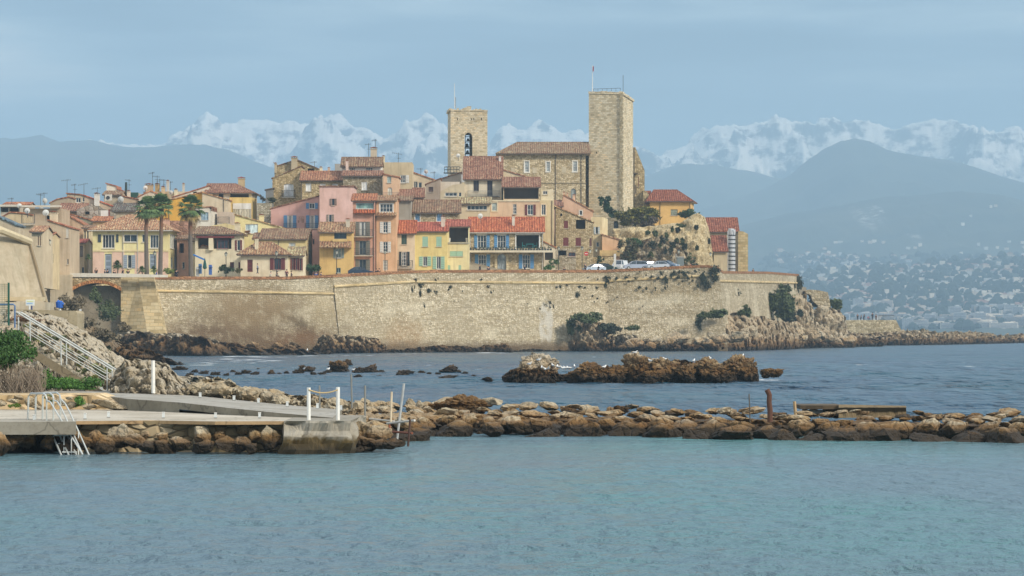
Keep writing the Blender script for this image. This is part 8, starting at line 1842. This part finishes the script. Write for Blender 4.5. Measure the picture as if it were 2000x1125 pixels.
# ---------------------------------------------------------------- gulls
def gull_mesh():
    mb = MB(); w = paint(238, 238, 234, wear=0); g = paint(170, 176, 182, wear=0); 
    pr = [(-.24, .012, .10), (-.16, .05, .11), (-.05, .085, .10), (.06, .08, .11), (.13, .05, .15), (.16, .042, .21), (.19, .045, .24), (.23, .02, .235), (.245, .004, .23)]
    mb.tube([(x, 0, z) for (x, r, z) in pr], [r for (x, r, z) in pr], w, 8)
    for s in (-1, 1):
        mb.face([(.08, s*.085, .14), (-.05, s*.095, .15), (-.27, s*.03, .12), (-.05, s*.1, .07)], g); mb.tube([(.0, s*.025, .03), (.0, s*.025, -.08)], .007, paint(214, 150, 90), 4)
    mb.tube([(.24, 0, .232), (.29, 0, .22)], .011, paint(226, 180, 60), 5, r1=.003)
    o = mb.build('gull', smooth=True); me = o.data; bpy.data.objects.remove(o); return me
GM = gull_mesh()
GU = [(594, 721, 225), (641, 722, 225), (690, 723, 225), (600, 685, 400), (1058, 719, 177), (1065, 722, 177), (1071, 721, 177), (1080, 715, 177), (1088, 717, 177), (1093, 718, 177), (1099, 720, 177), (1105, 720, 178), (1112, 720, 178), (1122, 717, 178), (1180, 718, 177), (1240, 690, 179), (1270, 706, 177), (1300, 703, 178), (1355, 706, 178), (1387, 701, 178), (1418, 735, 178), (1450, 696, 185), (1052, 704, 178), (1034, 712, 178)]
for i, (px, py, d) in enumerate(GU):
    o = bpy.data.objects.new('gull', GM); COL.objects.link(o); r = random.Random(i); o.location = P(px, py+1, d); o.rotation_euler = (0, 0, r.uniform(0, 6.28)); s = .78 if d < 300 else 1.4; o.scale = (s, s, s)
    tag(o, 'white gull resting on the rocky islet' if px > 1000 else 'white gull on the small rocks of the inner water', 'gull', 'gulls on the rocky islet' if px > 1000 else 'gulls on the small rocks')

# ---------------------------------------------------------------- the far coast and its town
from mathutils.bvhtree import BVHTree
CC = [(900, 600), (1200, 585), (1400, 560), (1500, 545), (1560, 532), (1640, 522), (1700, 518), (1780, 520), (1860, 508), (1950, 500), (2050, 505), (2200, 500), (2500, 520)]
chill = ridge('coastal_hills', CC, 5400, 3500, forestmat(2.0), rough=0.10, seed=49, nx=300, ny=80, ripple=0.012)
def faces_of(o): return [v.co.copy() for v in o.data.vertices], [tuple(p.vertices) for p in o.data.polygons]
TR = [BVHTree.FromPolygons(*faces_of(o)) for o in SC.objects if o.name in ('coastal_hills', 'coastal_mountain')]
def ground_hit(px, py):
    best = None; dr = (P(px, py, 1000)-Vector((0, 0, HC))).normalized()
    for t in TR:
        h = t.ray_cast(Vector((0, 0, HC)), dr)
        if h[0] is not None and (best is None or h[3] < best[1]): best = (h[0], h[3])
    return best[0] if best else None
FW = [plaster(222, 212, 194, .1), plaster(196, 180, 160, .1), plaster(186, 188, 186, .1)]; FT_ = paint(138, 100, 80); FG = paint(96, 110, 124)
def villa_mesh(k):
    mb = MB(); w, dd, h = 11+3*(k % 3), 9, 5+1.6*(k % 2); m = FW[k % 3]; mb.box((0, 0, h/2-2), (w, dd, h+4), m)
    e = [(-w/2-.5, -dd/2-.5, h), (w/2+.5, -dd/2-.5, h), (w/2+.5, dd/2+.5, h), (-w/2-.5, dd/2+.5, h)]; a, b = (-w/4, 0, h+2.4), (w/4, 0, h+2.4)
    for f in ((e[0], e[1], b, a), (e[1], e[2], b), (e[2], e[3], a, b), (e[3], e[0], a)): mb.face(f, FT_)
    for i in range(3):
        for z in ([1.6, 4.4] if k % 2 else [2.2]): mb.box((-w/3+i*w/3, -dd/2, z), (1.4, .2, 1.5), FG)
    if k % 2: mb.box((w/2+2, 0, 0), (5, dd*.7, 6), m)
    return mb
def block_mesh(k):
    mb = MB(); w = [34, 52, 24, 70][k % 4]; h = [14, 18, 24, 12][k % 4]; dd = 13; m = FW[k % 3]; mb.box((0, 0, h/2-2), (w, dd, h+4), m); mb.box((w*.2, 0, h+1.2), (w*.3, dd*.6, 2.6), m)
    for j in range(int(h/3)): mb.box((0, -dd/2-.1, 1.6+3*j), (w*.94, .4, 1.3), FG); mb.box((0, -dd/2-.6, .7+3*j), (w*.96, 1.2, .35), m)
    return mb
def asmesh(mb):
    o = mb.build('far_villa'); me = o.data; bpy.data.objects.remove(o); return me
VM = [asmesh(villa_mesh(k)) for k in range(6)]; BM_ = [asmesh(block_mesh(k)) for k in range(4)]
r = random.Random(42); nv = 0; tries = 0; bulk = MB()
BANDS = [(1600, 2060, 500, 512, 20), (1700, 2060, 520, 536, 60), (1480, 1700, 490, 520, 26), (1620, 1720, 548, 585, 46), (1560, 2060, 575, 600, 50), (1640, 2060, 595, 625, 90), (1750, 2060, 540, 560, 46), (1850, 2060, 470, 500, 12), (1560, 1800, 470, 500, 14), (1850, 2040, 400, 440, 6), (1650, 1760, 598, 612, 30), (1900, 2060, 560, 590, 40), (1640, 2060, 515, 640, 420), (1560, 1700, 500, 560, 60)]
for (x0, x1, y0, y1, n) in BANDS:
    for i in range(n):
        px, py = r.uniform(x0, x1), r.uniform(y0, y1); h = ground_hit(px, py)
        if h is None: continue
        if nv < 292:
            o = bpy.data.objects.new('far_villa', VM[r.randrange(6)]); COL.objects.link(o); s = r.uniform(.55, 1.0); o.scale = (s, s, s*.9); o.location = h; o.rotation_euler = (0, 0, r.uniform(-.6, .6))
            tag(o, 'tiny pale tile-roofed villa on the hazy far hillside across the bay', 'villa', 'villas on the far hillside'); nv += 1
        else:
            w = r.uniform(6, 12); bulk.box(h+Vector((0, 0, 2)), (w, 9, r.uniform(5, 9)), FW[i % 3])
nb = 0
for (x0, x1, y0, y1, n) in [(1640, 2060, 626, 642, 80), (1660, 1760, 600, 606, 5), (1860, 2060, 610, 626, 24)]:
    for i in range(n):
        px, py = r.uniform(x0, x1), r.uniform(y0, y1); h = ground_hit(px, py)
        if h is None: continue
        o = bpy.data.objects.new('far_block', BM_[r.randrange(4)]); COL.objects.link(o); s = r.uniform(.35, .7); o.scale = (s, s, s); o.location = h; o.rotation_euler = (0, 0, r.uniform(-.4, .4)); nb += 1
        tag(o, 'pale hazy apartment block of the town on the far shore', 'apartment block', 'apartment blocks on the far shore')
o = bulk.build('far_houses'); tag(o, kind='stuff')
# dark tree belts between the far houses
tb = MB(); TD = paint(34, 48, 34, .9)
for i in range(1100):
    px, py = r.uniform(1480, 2060), r.uniform(500, 645); h = ground_hit(px, py)
    if h is None: continue
    s = r.uniform(4, 11); tb.lathe(h-Vector((0, 0, 1)), [(s*.8, 0), (s, s*.5), (s*.6, s*1.1), (.1, s*1.4)], TD, 5)
o = tb.build('far_woods'); tag(o, kind='stuff')
